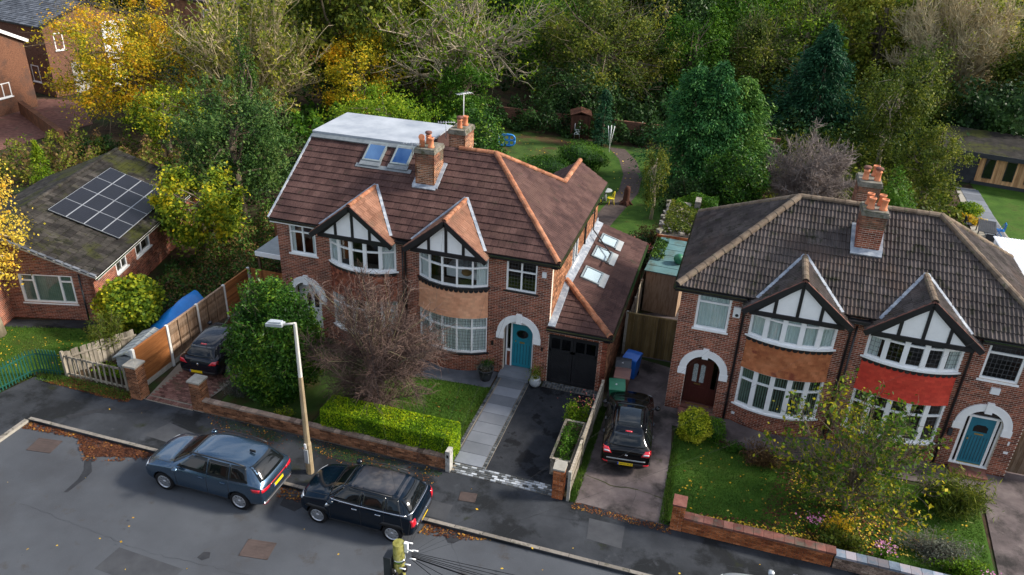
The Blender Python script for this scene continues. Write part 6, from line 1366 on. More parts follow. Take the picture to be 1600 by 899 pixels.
        MB().tube([(1.15, 0, 1.44), (1.32, 0, 1.58)], .008, 'car_trim', 5).build('aerial', e); patch(bvh, e, 'parcel_cover', 'tarp_blue', [(-.44, bel + .10), (.46, bel + .10), (.40, zr - .12), (-.30, zr - .12)], 'rear', -.004, 6, 3)
        patch(bvh, e, 'brake_light', 'lamp_red', [(-.12, zr + .03), (.12, zr + .03), (.12, zr + .05), (-.12, zr + .05)], 'rear', .01, 4, 1)
    else:
        patch(bvh, e, 'tail_light', 'lamp_red', [(.5, .82), (.85, .84), (.82, .98), (.5, .96)], 'rear', .012, 5, 3, both=True)
        for s in (-1, 1): MB().tube([(-.2, s * .62, 1.54), (.5, s * .65, 1.60), (1.3, s * .63, 1.56)], .025, 'chrome', 8).build('roof_rail', e)
    return e
mat('roof_dirty', [(.010, .012, .016), (.022, .022, .026), (.05, .044, .042)], 5, .35, coat=.6, patch=((.10, .08, .06), 2.2, .62, .75))
car('blue grey metallic family SUV parked half on the pavement by the lamp column', (-8.72, -9.28, -.11), 0, 'suv')
car('black compact crossover with chrome trim and leaf flecked roof behind the blue grey SUV', (-3.50, -9.02, -.11), R(.5), 'mini')
car('small glossy black hatchback with red tail lights, parked by the green bin', (3.78, -2.55, 0), R(-90 + 6), 'kia')
car('dark slate hatchback tucked between the tall board fence and the big laurel', (-13.0, -2.72, 0), R(-90 + 5), 'corsa')
car('silver car only partly in view at the bottom edge by the stone wall', (9.45, -9.42, -.11), 0, 'est')
# ------------------------------------------------------------------ street furniture, bins, garden things
el = empty('street_lamp', (-6.10, -7.99, 0), 0, 'street lamp with bare concrete base, pale upper column and grey lantern', 'street lamp')
MB().tube([(0, 0, -.1), (0, 0, 1.2), (0, 0, 1.3), (0, 0, 3.86)], [.135, .125, .10, .075], 'lamp_concrete', 8, smooth=False).build('column_base', el)
MB().tube([(0, 0, 3.86), (0.0, 0, 5.72), (-.0, 0, 5.82)], [.068, .054, .048], 'lamp_white', 8, smooth=False).build('column', el)
MB().tube([(0, 0, 5.80), (-.42, 0, 5.68)], .035, 'lamp_white', 8).build('arm', el)
ln = MB(); ln.prism([(-.95, -.15, 5.58), (-.40, -.11, 5.63), (-.40, .11, 5.63), (-.95, .15, 5.58)], (0, 0, .10), 'metal_lamp'); ln.prism([(-.86, -.10, 5.68), (-.45, -.07, 5.73), (-.45, .07, 5.73), (-.86, .10, 5.68)], (0, 0, .05), 'metal_lamp'); ln.build('lantern', el)
MB().box(-.035, .035, -.16, -.13, 1.12, 1.3, 'ivory').build('number_plate', el); MB().box(-.07, .07, -.155, -.12, .5, 1.05, 'metal_grey').build('access_door', el)
yl = MB().tube([(-6.35, -6.05, .2), (-6.35, -6.05, 1.0)], .03, 'plastic_yellow', 6).build('marker_post'); tag(yl, 'thin yellow marker post behind the wall beside the lamp column', 'post')
# telegraph pole and wires
PX, PY, PH = 1.17, -16.45, 7.32
et = empty('telegraph_pole', (PX, PY, 0), 0, 'wooden telegraph pole with green weathered top and a fan of wires', 'telegraph pole')
MB().tube([(0, 0, -.2), (0, 0, 3), (0, 0, PH)], [.15, .135, .105], 'pole_wood', 14).build('pole', et)
MB().lathe([(.118, PH - .42), (.124, PH - .41), (.124, PH - .36), (.118, PH - .35)], 'chrome', (0, 0, 0), 16).build('collar', et)
jb = MB().box(-.24, -.10, -.16, .10, PH - .75, PH - .28, 'charcoal').build('junction_box', et)
for i in range(9): MB().lathe([(.035, 0), (.045, .02), (.03, .1), (.012, .12)], 'black_matt', (.13 * math.cos(i * .7), .13 * math.sin(i * .7) - .05, PH - .62 - .05 * (i % 3)), 8).build('cable_boss', et)
for i, (dx, dy, dz) in enumerate(((.24, -.02, -.10), (.30, .06, -.16), (.32, -.10, -.20), (.26, -.2, -.26), (.20, -.28, -.30), (.18, .10, -.05))):
    MB().tube([(dx - .06, dy, PH + dz), (dx + .05, dy + .01, PH + dz)], .013, 'ivory', 8).build('insulator', et)
MB().box(-.13, -.02, -.14, -.11, PH - .62, PH - .57, 'ivory').build('label_tag', et); MB().lathe([(.01, 0), (.05, .02), (.06, .06), (.03, .1)], 'pink', (-.06, -.16, PH - .82), 10).build('marker_cap', et)
MB().box(.10, .17, .0, .06, PH - .2, PH + .02, 'ivory').build('bracket', et)
def cable(a, b, sag, r=.011, m='cable', label='thin black overhead telephone wire', name='overhead_wire', n=14):
    a = Vector(a); b = Vector(b); pts = [a.lerp(b, t) - Z3 * (sag * 4 * t * (1 - t)) for t in np.linspace(0, 1, n)]
    o = MB().tube(pts, r, m, 4).build(name); tag(o, label, 'wire', 'overhead wires'); return o
top = Vector((PX + .15, PY, PH - .15))
for i, (b, lb) in enumerate((((-4.1, -.75, 6.45), 'overhead wire from the pole rising to the gable of the teal door house'), ((-8.0, -.75, 6.4), 'overhead wire from the pole to the left gable of the left pair'), ((-2.2, -.3, 5.2), 'overhead wire from the pole to the eaves beside the teal door'), ((-1.0, -.2, 5.4), 'overhead wire running close beside the one to the teal door eaves'),
    ((7.05, -.1, 4.2), 'overhead wire crossing the black hatchback towards the mahogany door house'), ((10.75, -.4, 5.1), 'overhead wire to the valley between the right hand gables'), ((14.5, -.4, 5.3), 'overhead wire to the blue door house'))):
    cable(top + Vector((.0, 0, -.03 * i)), b, .35, .0025, 'cable', lb)
for i, b in enumerate(((30, -13.6, 6.6), (30, -14.6, 6.6), (30, -15.6, 6.5), (30, -16.0, 6.5), (30, -17.4, 6.6), (24, -21, 6.0), (20, -24, 6.0))):
    cable(top + Vector((.1, 0, -.03 * i)), b, .25, .007 if i != 4 else .016, 'cable', ['uppermost of the black wires fanning right from the pole', 'second black wire of the fan leaving the pole to the right', 'third black wire of the fan leaving the pole to the right', 'fourth black wire of the fan, close under the third', 'thick black cable with a pale grip running right from the pole', 'black wire running down right from the pole, nearer one', 'lowest black wire running down right from the pole'][i])
# tv aerials and roof wires on the chimneys
def aerial(x, y, z, h, label, rz=0, m='metal_lamp'):
    e = empty('tv_aerial', (x, y, z), rz, label, 'aerial', 'tv aerials')
    MB().tube([(0, 0, 0), (0, 0, h)], .018, m, 6).build('mast', e); MB().tube([(-.35, 0, h - .03), (.4, 0, h - .03)], .012, m, 5).build('boom', e)
    for q in range(7): MB().tube([(-.32 + q * .11, -.14 - .01 * q, h - .02), (-.32 + q * .11, .14 + .01 * q, h - .02)], .008, m, 4).build('element', e)
    return e
aerial(-5.5, 5.2, 8.5, 1.45, 'white aerial on a tall mast above the rear chimney of the left pair', 1.0, 'ivory')
aerial(-6.15, 4.8, 8.0, .75, 'small grey aerial standing beside the rear chimney on the flat roof', .4); aerial(-6.55, 2.1, 8.0, .55, 'low aerial strapped to the left side of the front chimney', .3); aerial(-6.5, 3.6, 7.95, .35, 'short multi element aerial behind the front chimney', 1.2)
# wheelie bins
def bin_(x, y, rz, body, lid, label, mark=None):
    e = empty('wheelie_bin', (x, y, 0), rz, label, 'bin', 'wheelie bins')
    b = MB(); b.prism([(-.23, -.24, .06), (.23, -.24, .06), (.23, .24, .06), (-.23, .24, .06)], (0, 0, .01), body)
    v0 = [(-.23, -.24, .08), (.23, -.24, .08), (.23, .24, .08), (-.23, .24, .08)]; v1 = [(-.29, -.34, .98), (.29, -.34, .98), (.29, .34, .98), (-.29, .34, .98)]
    for i in range(4): b.face([v0[i], v0[(i + 1) % 4], v1[(i + 1) % 4], v1[i]], body)
    b.face(v0[::-1], body); b.box(-.305, .305, -.355, .355, .95, .985, body); b.build('body', e)
    l = MB(); l.prism([(-.31, -.37, .99), (-.31, .37, .99), (-.31, .33, 1.05), (-.31, .05, 1.085), (-.31, -.33, 1.04)], (.62, 0, 0), lid); l.build('lid', e)
    MB().tube([(-.25, .40, 1.0), (.25, .40, 1.0)], .016, lid, 6).build('handle', e)
    for s in (-1, 1): MB().lathe([(.1, -.02), (.1, .02)], 'rubber', (s * .22, .26, .1), 14, A=(0, 1, 0), B=(0, 0, 1), Z=(1, 0, 0)).build('wheel', e)
    if mark: text(e, mark, .17, (-.04, -.1, 1.075), 'ivory', rot=(0, 0, 0), name='number')
    return e
bin_(2.98, -.72, R(10), 'plastic_green', 'plastic_green', 'green wheelie bin nearest the black car', '4'); bin_(3.05, .12, R(4), 'plastic_brown', 'plastic_brown', 'brown lidded wheelie bin behind the green one', None)
bin_(2.96, .86, R(6), 'plastic_dark', 'plastic_dark', 'black wheelie bin squeezed between the fence and the blue bin', '4'); bin_(3.22, 1.55, R(-12), 'plastic_blue', 'plastic_blue', 'blue wheelie bin nearest the boarded gate')
# flower pots by the teal door
def pot(x, y, r, h, m, label, belly=False):
    e = empty('plant_pot', (x, y, 0), 0, label, 'pot', 'pots by the teal door')
    pr = [(r * .55, .01), (r * .62, .02), (r * .8, h * .5), (r, h), (r * 1.04, h), (r * 1.04, h + .03), (r * .9, h + .03), (r * .85, h - .03), (.01, h - .04)] if not belly else [(r * .5, .01), (r * .8, h * .2), (r, h * .5), (r * .85, h * .85), (r * .8, h), (r * .72, h), (.01, h - .04)]
    MB().lathe(pr, m, (0, 0, .01), 20).build('pot', e); MB().lathe([(r * .85, h - .03), (.01, h - .025)], 'soil', (0, 0, .01), 16).build('compost', e); return e
potL = pot(-2.32, -.72, .33, .5, 'charcoal', 'large round charcoal pot with a bushy green plant left of the step'); potR = pot(-.30, -.50, .24, .42, 'metal_lamp', 'pale grey pot with straggly plant right of the teal door', True)
# blue tarp, grey storage unit, odd bits in the left garden
t = MB(); g_ = {}
for i in range(13):
    for j in range(9):
        u, v = i / 12, j / 8; x = -16.95 + u * 1.9 - v * .35; y = -2.9 + v * 3.5 - .25 * u; z = (.3 + 1.0 * (1 - abs(2 * u - .9)) * min(1, v * 2.2 + .12) * (1 - .25 * v) + .05 * math.sin(7 * u + 5 * v) + .03 * math.sin(13 * v)) * (0 if i in (0, 12) or j in (0, 8) else 1) + .02
        g_[i, j] = (x + .03 * math.sin(9 * v), y, z)
for i in range(12):
    for j in range(8): t.face([g_[i, j], g_[i + 1, j], g_[i + 1, j + 1], g_[i, j + 1]], 'tarp_blue', True)
tp = t.build('tarpaulin'); bm_ = bmesh.new(); bm_.from_mesh(tp.data); bmesh.ops.remove_doubles(bm_, verts=bm_.verts, dist=.001); bm_.to_mesh(tp.data); bm_.free(); tag(tp, 'crumpled bright blue tarpaulin over a heap behind the board fence', 'tarpaulin')
es = empty('garden_storage', (-15.75, -4.3, 0), R(8), 'grey ridged garden storage chest with mossy roof at the fence corner', 'storage box')
b = MB().box(-.5, .5, -.95, .95, 0, .82, 'metal_grey').build('body', es)
for q in range(5): MB().box(-.515, .515, -.965, .965, .1 + q * .15, .115 + q * .15, 'lead').build('rib', b)
for s in (-1, 1):
    r_ = MB().prism([(s * .58, -1.05, .80), (0, -1.05, 1.06), (0, -1.05, 1.02), (s * .58, -1.05, .77)], (0, 2.1, 0), 'felt_grey').build('roof_half', es)
    for q in range(7): MB().bar((s * .56, -1.0 + q * .33, .82), (0, -1.0 + q * .33, 1.07), .03, .02, 'felt_grey').build('roof_rib', r_)
for nm, x, y, sz, m_, lb in (('toy_tub', -16.3, 2.6, .35, 'tarp_red', 'red plastic heap in the undergrowth behind the orange board fence'), ('covered_table', -15.4, 2.4, .5, 'glassy', 'glassy blue topped item in the undergrowth by the carport'), ('blue_sack', -13.9, 1.0, .38, 'tarp_blue', 'blue sack lying inside the fence by the orange gate')):
    if m_ == 'glassy': m_ = 'slate_blue'
    bmx = bmesh.new(); bmesh.ops.create_icosphere(bmx, subdivisions=3, radius=sz)
    for v in bmx.verts: v.co.z *= .6; v.co *= 1 + .22 * math.sin(v.co.x * 9 + v.co.y * 13) * math.cos(v.co.z * 11 + v.co.x * 7)
    me = bpy.data.meshes.new(nm); bmx.to_mesh(me); bmx.free(); me.materials.append(MATS[m_]); o = link(me, nm, None, (x, y, sz * .4)); tag(o, lb, 'bag' if 'sack' in nm else 'clutter')
# things in the back gardens
def chair_y(x, y, rz, label):
    e = empty('garden_chair', (x, y, 0), rz, label, 'chair', 'yellow garden chairs')
    MB().lathe([(.22, .42), (.24, .44), (.22, .46)], 'plastic_yellow', (0, 0, 0), 14).build('seat', e)
    for a in range(4): t = a * math.pi / 2 + .78; MB().tube([(.19 * math.cos(t), .19 * math.sin(t), .43), (.22 * math.cos(t), .22 * math.sin(t), .2), (.26 * math.cos(t), .26 * math.sin(t), 0)], .02, 'plastic_yellow', 6).build('leg', e)
    MB().tube([(.2 * math.cos(t), .2 * math.sin(t) + .02, .44 + .42 * math.sin((t - .5) / (2.64 - .5) * math.pi)) for t in np.linspace(.5, 2.64, 9)], .02, 'plastic_yellow', 6).build('back_frame', e)
    for q in (-.08, 0, .08): MB().tube([(q, .19, .44), (q, .21, .80)], .014, 'plastic_yellow', 5).build('back_bar', e)
    return e
chair_y(-1.15, 20.5, R(-60), 'bright yellow cast garden chair standing by the bark path'); chair_y(-1.95, 20.2, R(60), 'bright yellow garden chair half hidden by the roof corner')
e = empty('garden_table', (-1.6, 20.95, 0), 0, 'round grey garden table between yellow chairs', 'table'); MB().lathe([(.02, .70), (.40, .71), (.42, .73), (.40, .75), (.02, .75)], 'felt_grey', (0, 0, 0), 24).build('table_top', e); MB().tube([(0, 0, 0), (0, 0, .71)], [.12, .04], 'felt_grey', 8).build('pedestal', e)
e = empty('tree_stump', (-.25, 20.9, 0), 0, 'tall dark reddish tree stump on the back lawn', 'tree stump'); MB().tube([(0, 0, -.1), (.02, 0, .1), (0, .02, .5), (.03, 0, 1.0), (.05, .02, 1.2)], [.42, .24, .2, .19, .12], 'timber_red', 9).build('trunk', e)
for q in range(5): t = q * 1.26; MB().tube([(.15 * math.cos(t), .15 * math.sin(t), .25), (.5 * math.cos(t), .5 * math.sin(t), -.05)], [.09, .04], 'timber_red', 6).build('root', e)
e = empty('rotary_dryer', (-3.25, 31.2, 0), R(10), 'folded white rotary clothes dryer at the far end of the lawn', 'clothes dryer'); MB().tube([(0, 0, -.1), (0, 0, 1.9)], .035, 'ivory', 6).build('pole', e)
for q in range(4): t = q * 1.57; MB().tube([(.05 * math.cos(t), .05 * math.sin(t), .7), (.24 * math.cos(t), .24 * math.sin(t), 2.0)], .028, 'ivory', 5).build('arm', e)
e = empty('play_frame', (-10.8, 29.4, 0), R(12), 'bright blue plastic play panel with round holes on the back lawn', 'play frame')
fr_2 = MB()
def rr(cx, cz, rx, rz_, r=.05, t=fr_2): t.tube([(cx + rx * math.copysign(abs(math.cos(a)) ** .6, math.cos(a)), 0, cz + rz_ * math.copysign(abs(math.sin(a)) ** .6, math.sin(a))) for a in np.linspace(0, 2 * math.pi, 21)], r, 'plastic_sky', 6)
rr(0, .5, .62, .44, .06); fr_2.build('frame', e)
for i in (-1, 0, 1):
    for j in (0, 1): q = MB(); rr(i * .38, .3 + j * .40, .17, .17, .045, q); q.build('ring', e)
def shed(name, loc, rz, w, d, h, rh, wm, rm, label, cat='shed'):
    e = empty(name, loc, rz, label, cat); 
    bm_ = MB().box(-.06, .06, -.012, .012, 0, h, wm).mesh('board')
    for q in range(int(w / .125)): link(bm_, 'board', e, (-w / 2 + .06 + q * .125, -d / 2, 0))
    for q in range(int(d / .125)):
        for s in (-1, 1): link(bm_, 'board', e, (s * w / 2, -d / 2 + .06 + q * .125, 0)).rotation_euler = (0, 0, R(90))
    MB().box(-w / 2 + .02, w / 2 - .02, -d / 2 + .02, d / 2, 0, h, wm).build('wall', e)
    r_ = MB(); r_.prism([(-w / 2 - .1, -d / 2 - .1, h - .03), (0, -d / 2 - .1, h + rh), (w / 2 + .1, -d / 2 - .1, h - .03), (w / 2 + .1, -d / 2 - .1, h + .02), (0, -d / 2 - .1, h + rh + .05), (-w / 2 - .1, -d / 2 - .1, h + .02)], (0, d + .2, 0), rm); r_.build('roof', e); return e
s_ = shed('garden_shed', (-6.3, 34.6, 0), R(14), 1.5, 1.5, 1.8, .25, 'timber_red', 'timber_red', 'dark red timber shed under the trees at the end of the garden')
o = MB().box(-.16, .16, -.04, .04, .4, .75, 'ivory').tube([(-.2, 0, 0), (-.2, 0, 1.2)], .018, 'ivory', 5).tube([(.2, 0, 0), (.2, 0, 1.3)], .018, 'ivory', 5).box(-.22, .22, -.2, .2, .38, .42, 'ivory').build('folding_chair', None, (-6.3, 33.6, 0)); tag(o, 'pale folded chair leaning at the red shed', 'chair')
# teal roofed store and rubble outbuilding between the pairs
e = empty('store_shed', (3.75, 9.3, 0), R(-4), 'flat roofed store with weathered teal roof between the two pairs of houses', 'shed', off=(3.75, 9.3, 0))
MB().box(2.95, 4.55, 7.3, 11.2, 0, 2.12, 'timber_brown').build('wall', e)
for q in range(6): MB().box(2.85, 4.62, 7.2 + q * .67, 7.2 + q * .67 + .655, 2.12 + .012 * q, 2.17 + .012 * q, 'shed_teal').build('roof_sheet', e)
o = MB().lathe([(.02, 0), (.2, .05), (.27, .2), (.24, .36), (.1, .46), (.02, .48)], 'plastic_green', (4.15, 8.5, 2.2), 14).build('green_ball'); tag(o, 'green ball lying on the teal shed roof', 'ball')
e = empty('outbuilding', (3.8, 14.2, 0), 0, 'ruined brick outbuilding with mossy rubble top behind the teal store', 'outbuilding', off=(3.8, 14.2, 0)); po = Pool(e, 60)
c = MB().box(2.75, 4.9, 11.6, 16.4, 0, 2.2, 'mortar_dark').build('core', e)
for P, U, N, w in (((2.73, 11.55, 0), X, -Y, 2.2), ((2.73, 16.4, 0), -Y, -X, 4.8), ((4.93, 11.6, 0), Y, X, 4.8)): brick_wall(c, P, U, N, w, 2.25, po, m='brick_orange', th=.02)
po.commit()
for q in range(60):
    x, y = rnd.uniform(2.75, 4.9), rnd.uniform(11.6, 16.4); edge_ = rnd.random() < .5
    if edge_: x = rnd.choice((2.8, 4.85))
    MB().obox((x, y, 2.25 + rnd.uniform(0, .12)), (math.cos(q), math.sin(q), .1), (-math.sin(q), math.cos(q), 0), (0, 0, 1), rnd.uniform(.08, .2), rnd.uniform(.06, .14), rnd.uniform(.04, .09), 'stone_rubble').build('rubble_stone', e)
MB().box(2.8, 4.0, 14.6, 16.2, 2.3, 2.42, 'timber_grey').build('old_roof', e); MB().box(4.2, 4.5, 15.6, 16.4, 2.3, 2.75, 'stone_rubble').build('stack', e)
pipe(e, [(4.45, 11.4, 2.9), (4.45, 11.4, 2.5), (4.6, 11.2, 2.35)], r=.06)
# garden room on the right, patio table, chairs, white roof
ang = math.atan2(33.86 - 34.44, 25.49 - 22.24)
e = empty('garden_room', (22.3, 34.45, 0), ang, 'cedar clad garden room with dark base and three tall narrow windows', 'garden room')
MB().box(-2.2, 9, .03, 4, 0, 2.25, 'charcoal').build('wall', e); cb_ = MB().box(.0, .135, -.02, .03, .25, 2.1, 'cedar').mesh('cladding_board')
for q in range(62):
    x = .05 + q * .142
    link(cb_, 'cladding_board', e, (x, 0, 0))
MB().box(-.1, 9, -.05, .03, -.05, .25, 'charcoal').build('base', e)
for q in range(5):
    x = .42 + q * 1.30; w_ = MB(); w_.box(x, x + .62, -.06, -.02, .55, 1.95, 'black_paint').build('window_frame', e); MB().box(x + .06, x + .56, -.075, -.06, .6, 1.9, 'car_glass').build('pane', e)
MB().prism([(-2.5, -.45, 2.32), (-2.5, 4.3, 2.85), (-2.5, 4.3, 2.7), (-2.5, -.45, 2.1)], (11.8, 0, 0), 'tile_moss').build('roof', e); MB().box(-2.52, 9.3, -.49, -.45, 2.05, 2.36, 'charcoal').build('fascia', e)
e = empty('patio_table', (20.9, 23.7, 0), R(-12), 'long dark slatted patio table on the stone terrace', 'table')
for q in range(9): MB().box(-.48 + q * .107, -.48 + q * .107 + .098, -1.1, 1.1, .72, .75, 'charcoal').build('slat', e)
for sx in (-1, 1):
    for sy in (-1, 1): MB().box(sx * .44 - .03, sx * .44 + .03, sy * 1.05 - .03, sy * 1.05 + .03, 0, .72, 'charcoal').build('leg', e)
def folding(x, y, rz, m, label):
    e = empty('patio_chair', (x, y, 0), rz, label, 'chair', 'chairs round the patio table')
    MB().box(-.2, .2, -.2, .2, .42, .45, m).build('seat', e); MB().box(-.2, .2, .18, .21, .5, .9, m).build('backrest', e)
    for s in (-1, 1): MB().bar((s * .19, -.22, 0), (s * .19, .2, .9), .025, .025, m).build('leg', e); MB().bar((s * .19, .24, 0), (s * .19, -.18, .44), .025, .025, m).build('leg', e)
folding(20.1, 24.6, R(90), 'charcoal', 'dark patio chair left of the table'); folding(21.8, 24.2, R(-95), 'tarp_blue', 'blue folding chair right of the patio table'); folding(20.7, 22.1, R(170), 'charcoal', 'dark folding chair at the near end of the patio table')
e = empty('white_lean_to', (20.8, 13.5, 0), 0, 'white corrugated lean-to roof at the right edge behind the grey roof', 'lean-to', off=(20.8, 13.5, 0))
MB().box(19.5, 24, 10.2, 17.0, 0, 2.4, 'render_white').build('wall', e)
sh = MB().prism([(0, 0, 0), (.08, 0, .035), (.16, 0, 0), (.16, 0, -.01), (0, 0, -.01)], (0, 7.0, 0), 'white_paint').mesh('roof_sheet')
for q in range(32): link(sh, 'roof_sheet', e, (19.3 + q * .16, 10.1, 2.55))
# far houses
plain_house((-54.7, 19.9, 0), R(-2), 10, 9.2, 5.3, 2.2, 'orange brick house gable with white barge boards in the top left corner', 'brick_far', 'slate_purple', [('s', -3.9, .2, 1.7, 2.1, (.8,)), ('s', .9, 1.3, 1.6, 1.1, (.9,)), ('s', 1.0, 3.8, .9, 1.3, ()), ('s', -3.0, 3.6, .8, 1.3, ())], 'x', white='white_paint')
plain_house((-53.6, 32.2, 0), R(-14), 9, 8.4, 5.9, 1.5, 'dark brick house with blue slate roof behind the gable house at top left', 'brick_fardark', 'slate_blue', [('f', 1.6, 1.0, 1.1, 1.4, ()), ('s', -3.4, 3.8, .8, 1.4, ())], 'x', doors=[('s', -2.4, .05, 1.5, 2.6, 'white_worn'), ('s', 1.0, .0, 2.4, 5.6, 'render_white')])
plain_house((-46, 50, 0), R(-10), 20, 9, 6, 3, 'purple slate roofed terrace behind the yellow tree', 'brick_brown', 'slate_purple', [('f', -2, 3.6, 1.2, 1.4, ()), ('f', 3, 3.6, 1.2, 1.4, ())], 'x')
plain_house((1.5, 112, 0), R(8), 12, 9, 7.2, 3, 'white rendered house glimpsed between trees at the top', 'render_white', 'slate_purple', [('f', -3.5, 4.2, 1.4, 1.4, (.7,)), ('f', 1.0, 4.2, 1.4, 1.4, (.7,)), ('f', -3.5, 1.2, 1.4, 1.4, (.7,))], 'x')
plain_house((38, 105, 0), R(8), 11, 9, 6, 3.4, 'blue slate roofed house at the top edge behind the tan poplars', 'brick_brown', 'slate_blue', [('f', 1, 3.6, 1.2, 1.3, ())], 'x')
plain_house((46, 85, 0), R(-4), 9, 8, 5.4, 2.6, 'small brick house with a pale window in the top right corner', 'brick_brown', 'slate_purple', [('f', -1, 3.2, 1.3, 1.3, (.6,)), ('f', 2, 3.2, 1.3, 1.3, (.6,))], 'x')
w_ = MB().box(-.2, .2, -5, 5, 0, 1.0, 'brick_brown').build('yard_wall', None, (-44.5, 19.6, 0)); w_.rotation_euler = (0, 0, R(60)); tag(w_, 'low brick yard wall below the far left houses', 'wall')
pv = ground_poly('brick_yard', [(-60, 12), (-43, 14), (-42, 22), (-48, 27), (-60, 24)], .0, 'paver_red')
bw_ = MB().box(-12, 12, -.12, .12, 0, 1.3, 'brick_fardark').build('boundary_wall', None, (-3, 35.6, 0)); tag(bw_, 'brown brick boundary wall at the end of the back gardens', 'wall')
# ------------------------------------------------------------------ plants
NR = np.random.default_rng(5)
def unit(v): return v / np.maximum(np.linalg.norm(v, axis=-1, keepdims=True), 1e-6)
def leaf_verts(C, size, up=.5, aspect=.55, out=None, jit=.55, droop=0.):
    """small folded-free leaf faces around the centres C"""
    n = len(C); nr = unit(NR.normal(size=(n, 3)) + np.array([0, 0, up]) + (0 if out is None else out * .8)); a = NR.normal(size=(n, 3)); a[:, 2] -= droop; a = unit(a - nr * np.sum(a * nr, 1, keepdims=True)); b = np.cross(nr, a)
    s = size * (1 + jit * NR.uniform(-1, 1, size=(n, 1)))
    V = np.stack([C - a * s * .5, C + b * s * aspect * .5, C + a * s * .5, C - b * s * aspect * .5], 1); return V.reshape(-1, 3)
def seg_verts(A, B, ra, rb):
    """open three sided twigs between points A and B, as quads"""
    d = unit(B - A); h = np.where(np.abs(d[:, 2:3]) < .9, np.array([[0, 0, 1.]]), np.array([[1., 0, 0]])); u = unit(np.cross(d, h)); v = np.cross(d, u); out = []
    ra = np.broadcast_to(np.asarray(ra, float).reshape(-1, 1), (len(A), 1)); rb = np.broadcast_to(np.asarray(rb, float).reshape(-1, 1), (len(A), 1))
    ang = [0, 2.0944, 4.18879]; r = [(u * math.cos(t) + v * math.sin(t)) for t in ang]
    for i in range(3):
        j = (i + 1) % 3; out.append(np.stack([A + r[i] * ra, A + r[j] * ra, B + r[j] * rb, B + r[i] * rb], 1))
    return np.concatenate(out, 0).reshape(-1, 3)
def ell_points(n, rx, ry, rz, lo=.45, hi=1., flat=0., bump=.16, seed=0):
    d = unit(NR.normal(size=(n, 3))); rr = NR.uniform(lo ** 3, hi ** 3, size=(n, 1)) ** (1 / 3)
    ph = seed * 1.7; b = 1 + bump * (np.sin(d[:, 0] * 4.1 + ph) * np.cos(d[:, 1] * 3.7 + ph * 2) + .7 * np.sin(d[:, 2] * 6.3 + d[:, 0] * 5 + ph) + .55 * np.sin(d[:, 0] * 13 + ph) * np.sin(d[:, 1] * 12 - ph) * np.cos(d[:, 2] * 14) + .35 * np.sin(d[:, 0] * 23 + d[:, 2] * 19) * np.cos(d[:, 1] * 21 + ph))[:, None]
    p = d * rr * b * np.array([rx, ry, rz]); 
    if flat: p[:, 2] = np.maximum(p[:, 2], -rz * flat)
    return p, d
def limbs(parent, base, top, tips, r0, m, name='trunk', n=5, bend=.25, fork=.35):
    """tapered trunk from base to top and limbs curving out to the tips"""
    mb = MB(); base = Vector(base); top = Vector(top); H = (top - base).length
    pts = [base + Vector((0, 0, -.1))] + [base.lerp(top, t) + Vector((rnd.uniform(-.03, .03) * H, rnd.uniform(-.03, .03) * H, 0)) for t in (.25, .5, .75)] + [top]
    mb.tube(pts, [r0 * 1.25, r0, r0 * .85, r0 * .65, r0 * .4], m, 8)
    ends = []
    for i, tp in enumerate(tips):
        tp = Vector(tp); t = rnd.uniform(fork, 1); a = base.lerp(top, t); L_ = (tp - a).length; mid = a.lerp(tp, .5) + Vector((rnd.uniform(-bend, bend), rnd.uniform(-bend, bend), rnd.uniform(0, bend))) * L_ * .5
        r1 = r0 * .42 * (1.15 - t * .5); mb.tube([a, a.lerp(mid, .5) + Vector((0, 0, .02 * L_)), mid, mid.lerp(tp, .5), tp], [r1, r1 * .8, r1 * .55, r1 * .35, r1 * .15], m, n, cap=False); ends.append((a, mid, tp))
    return mb.build(name, parent), ends
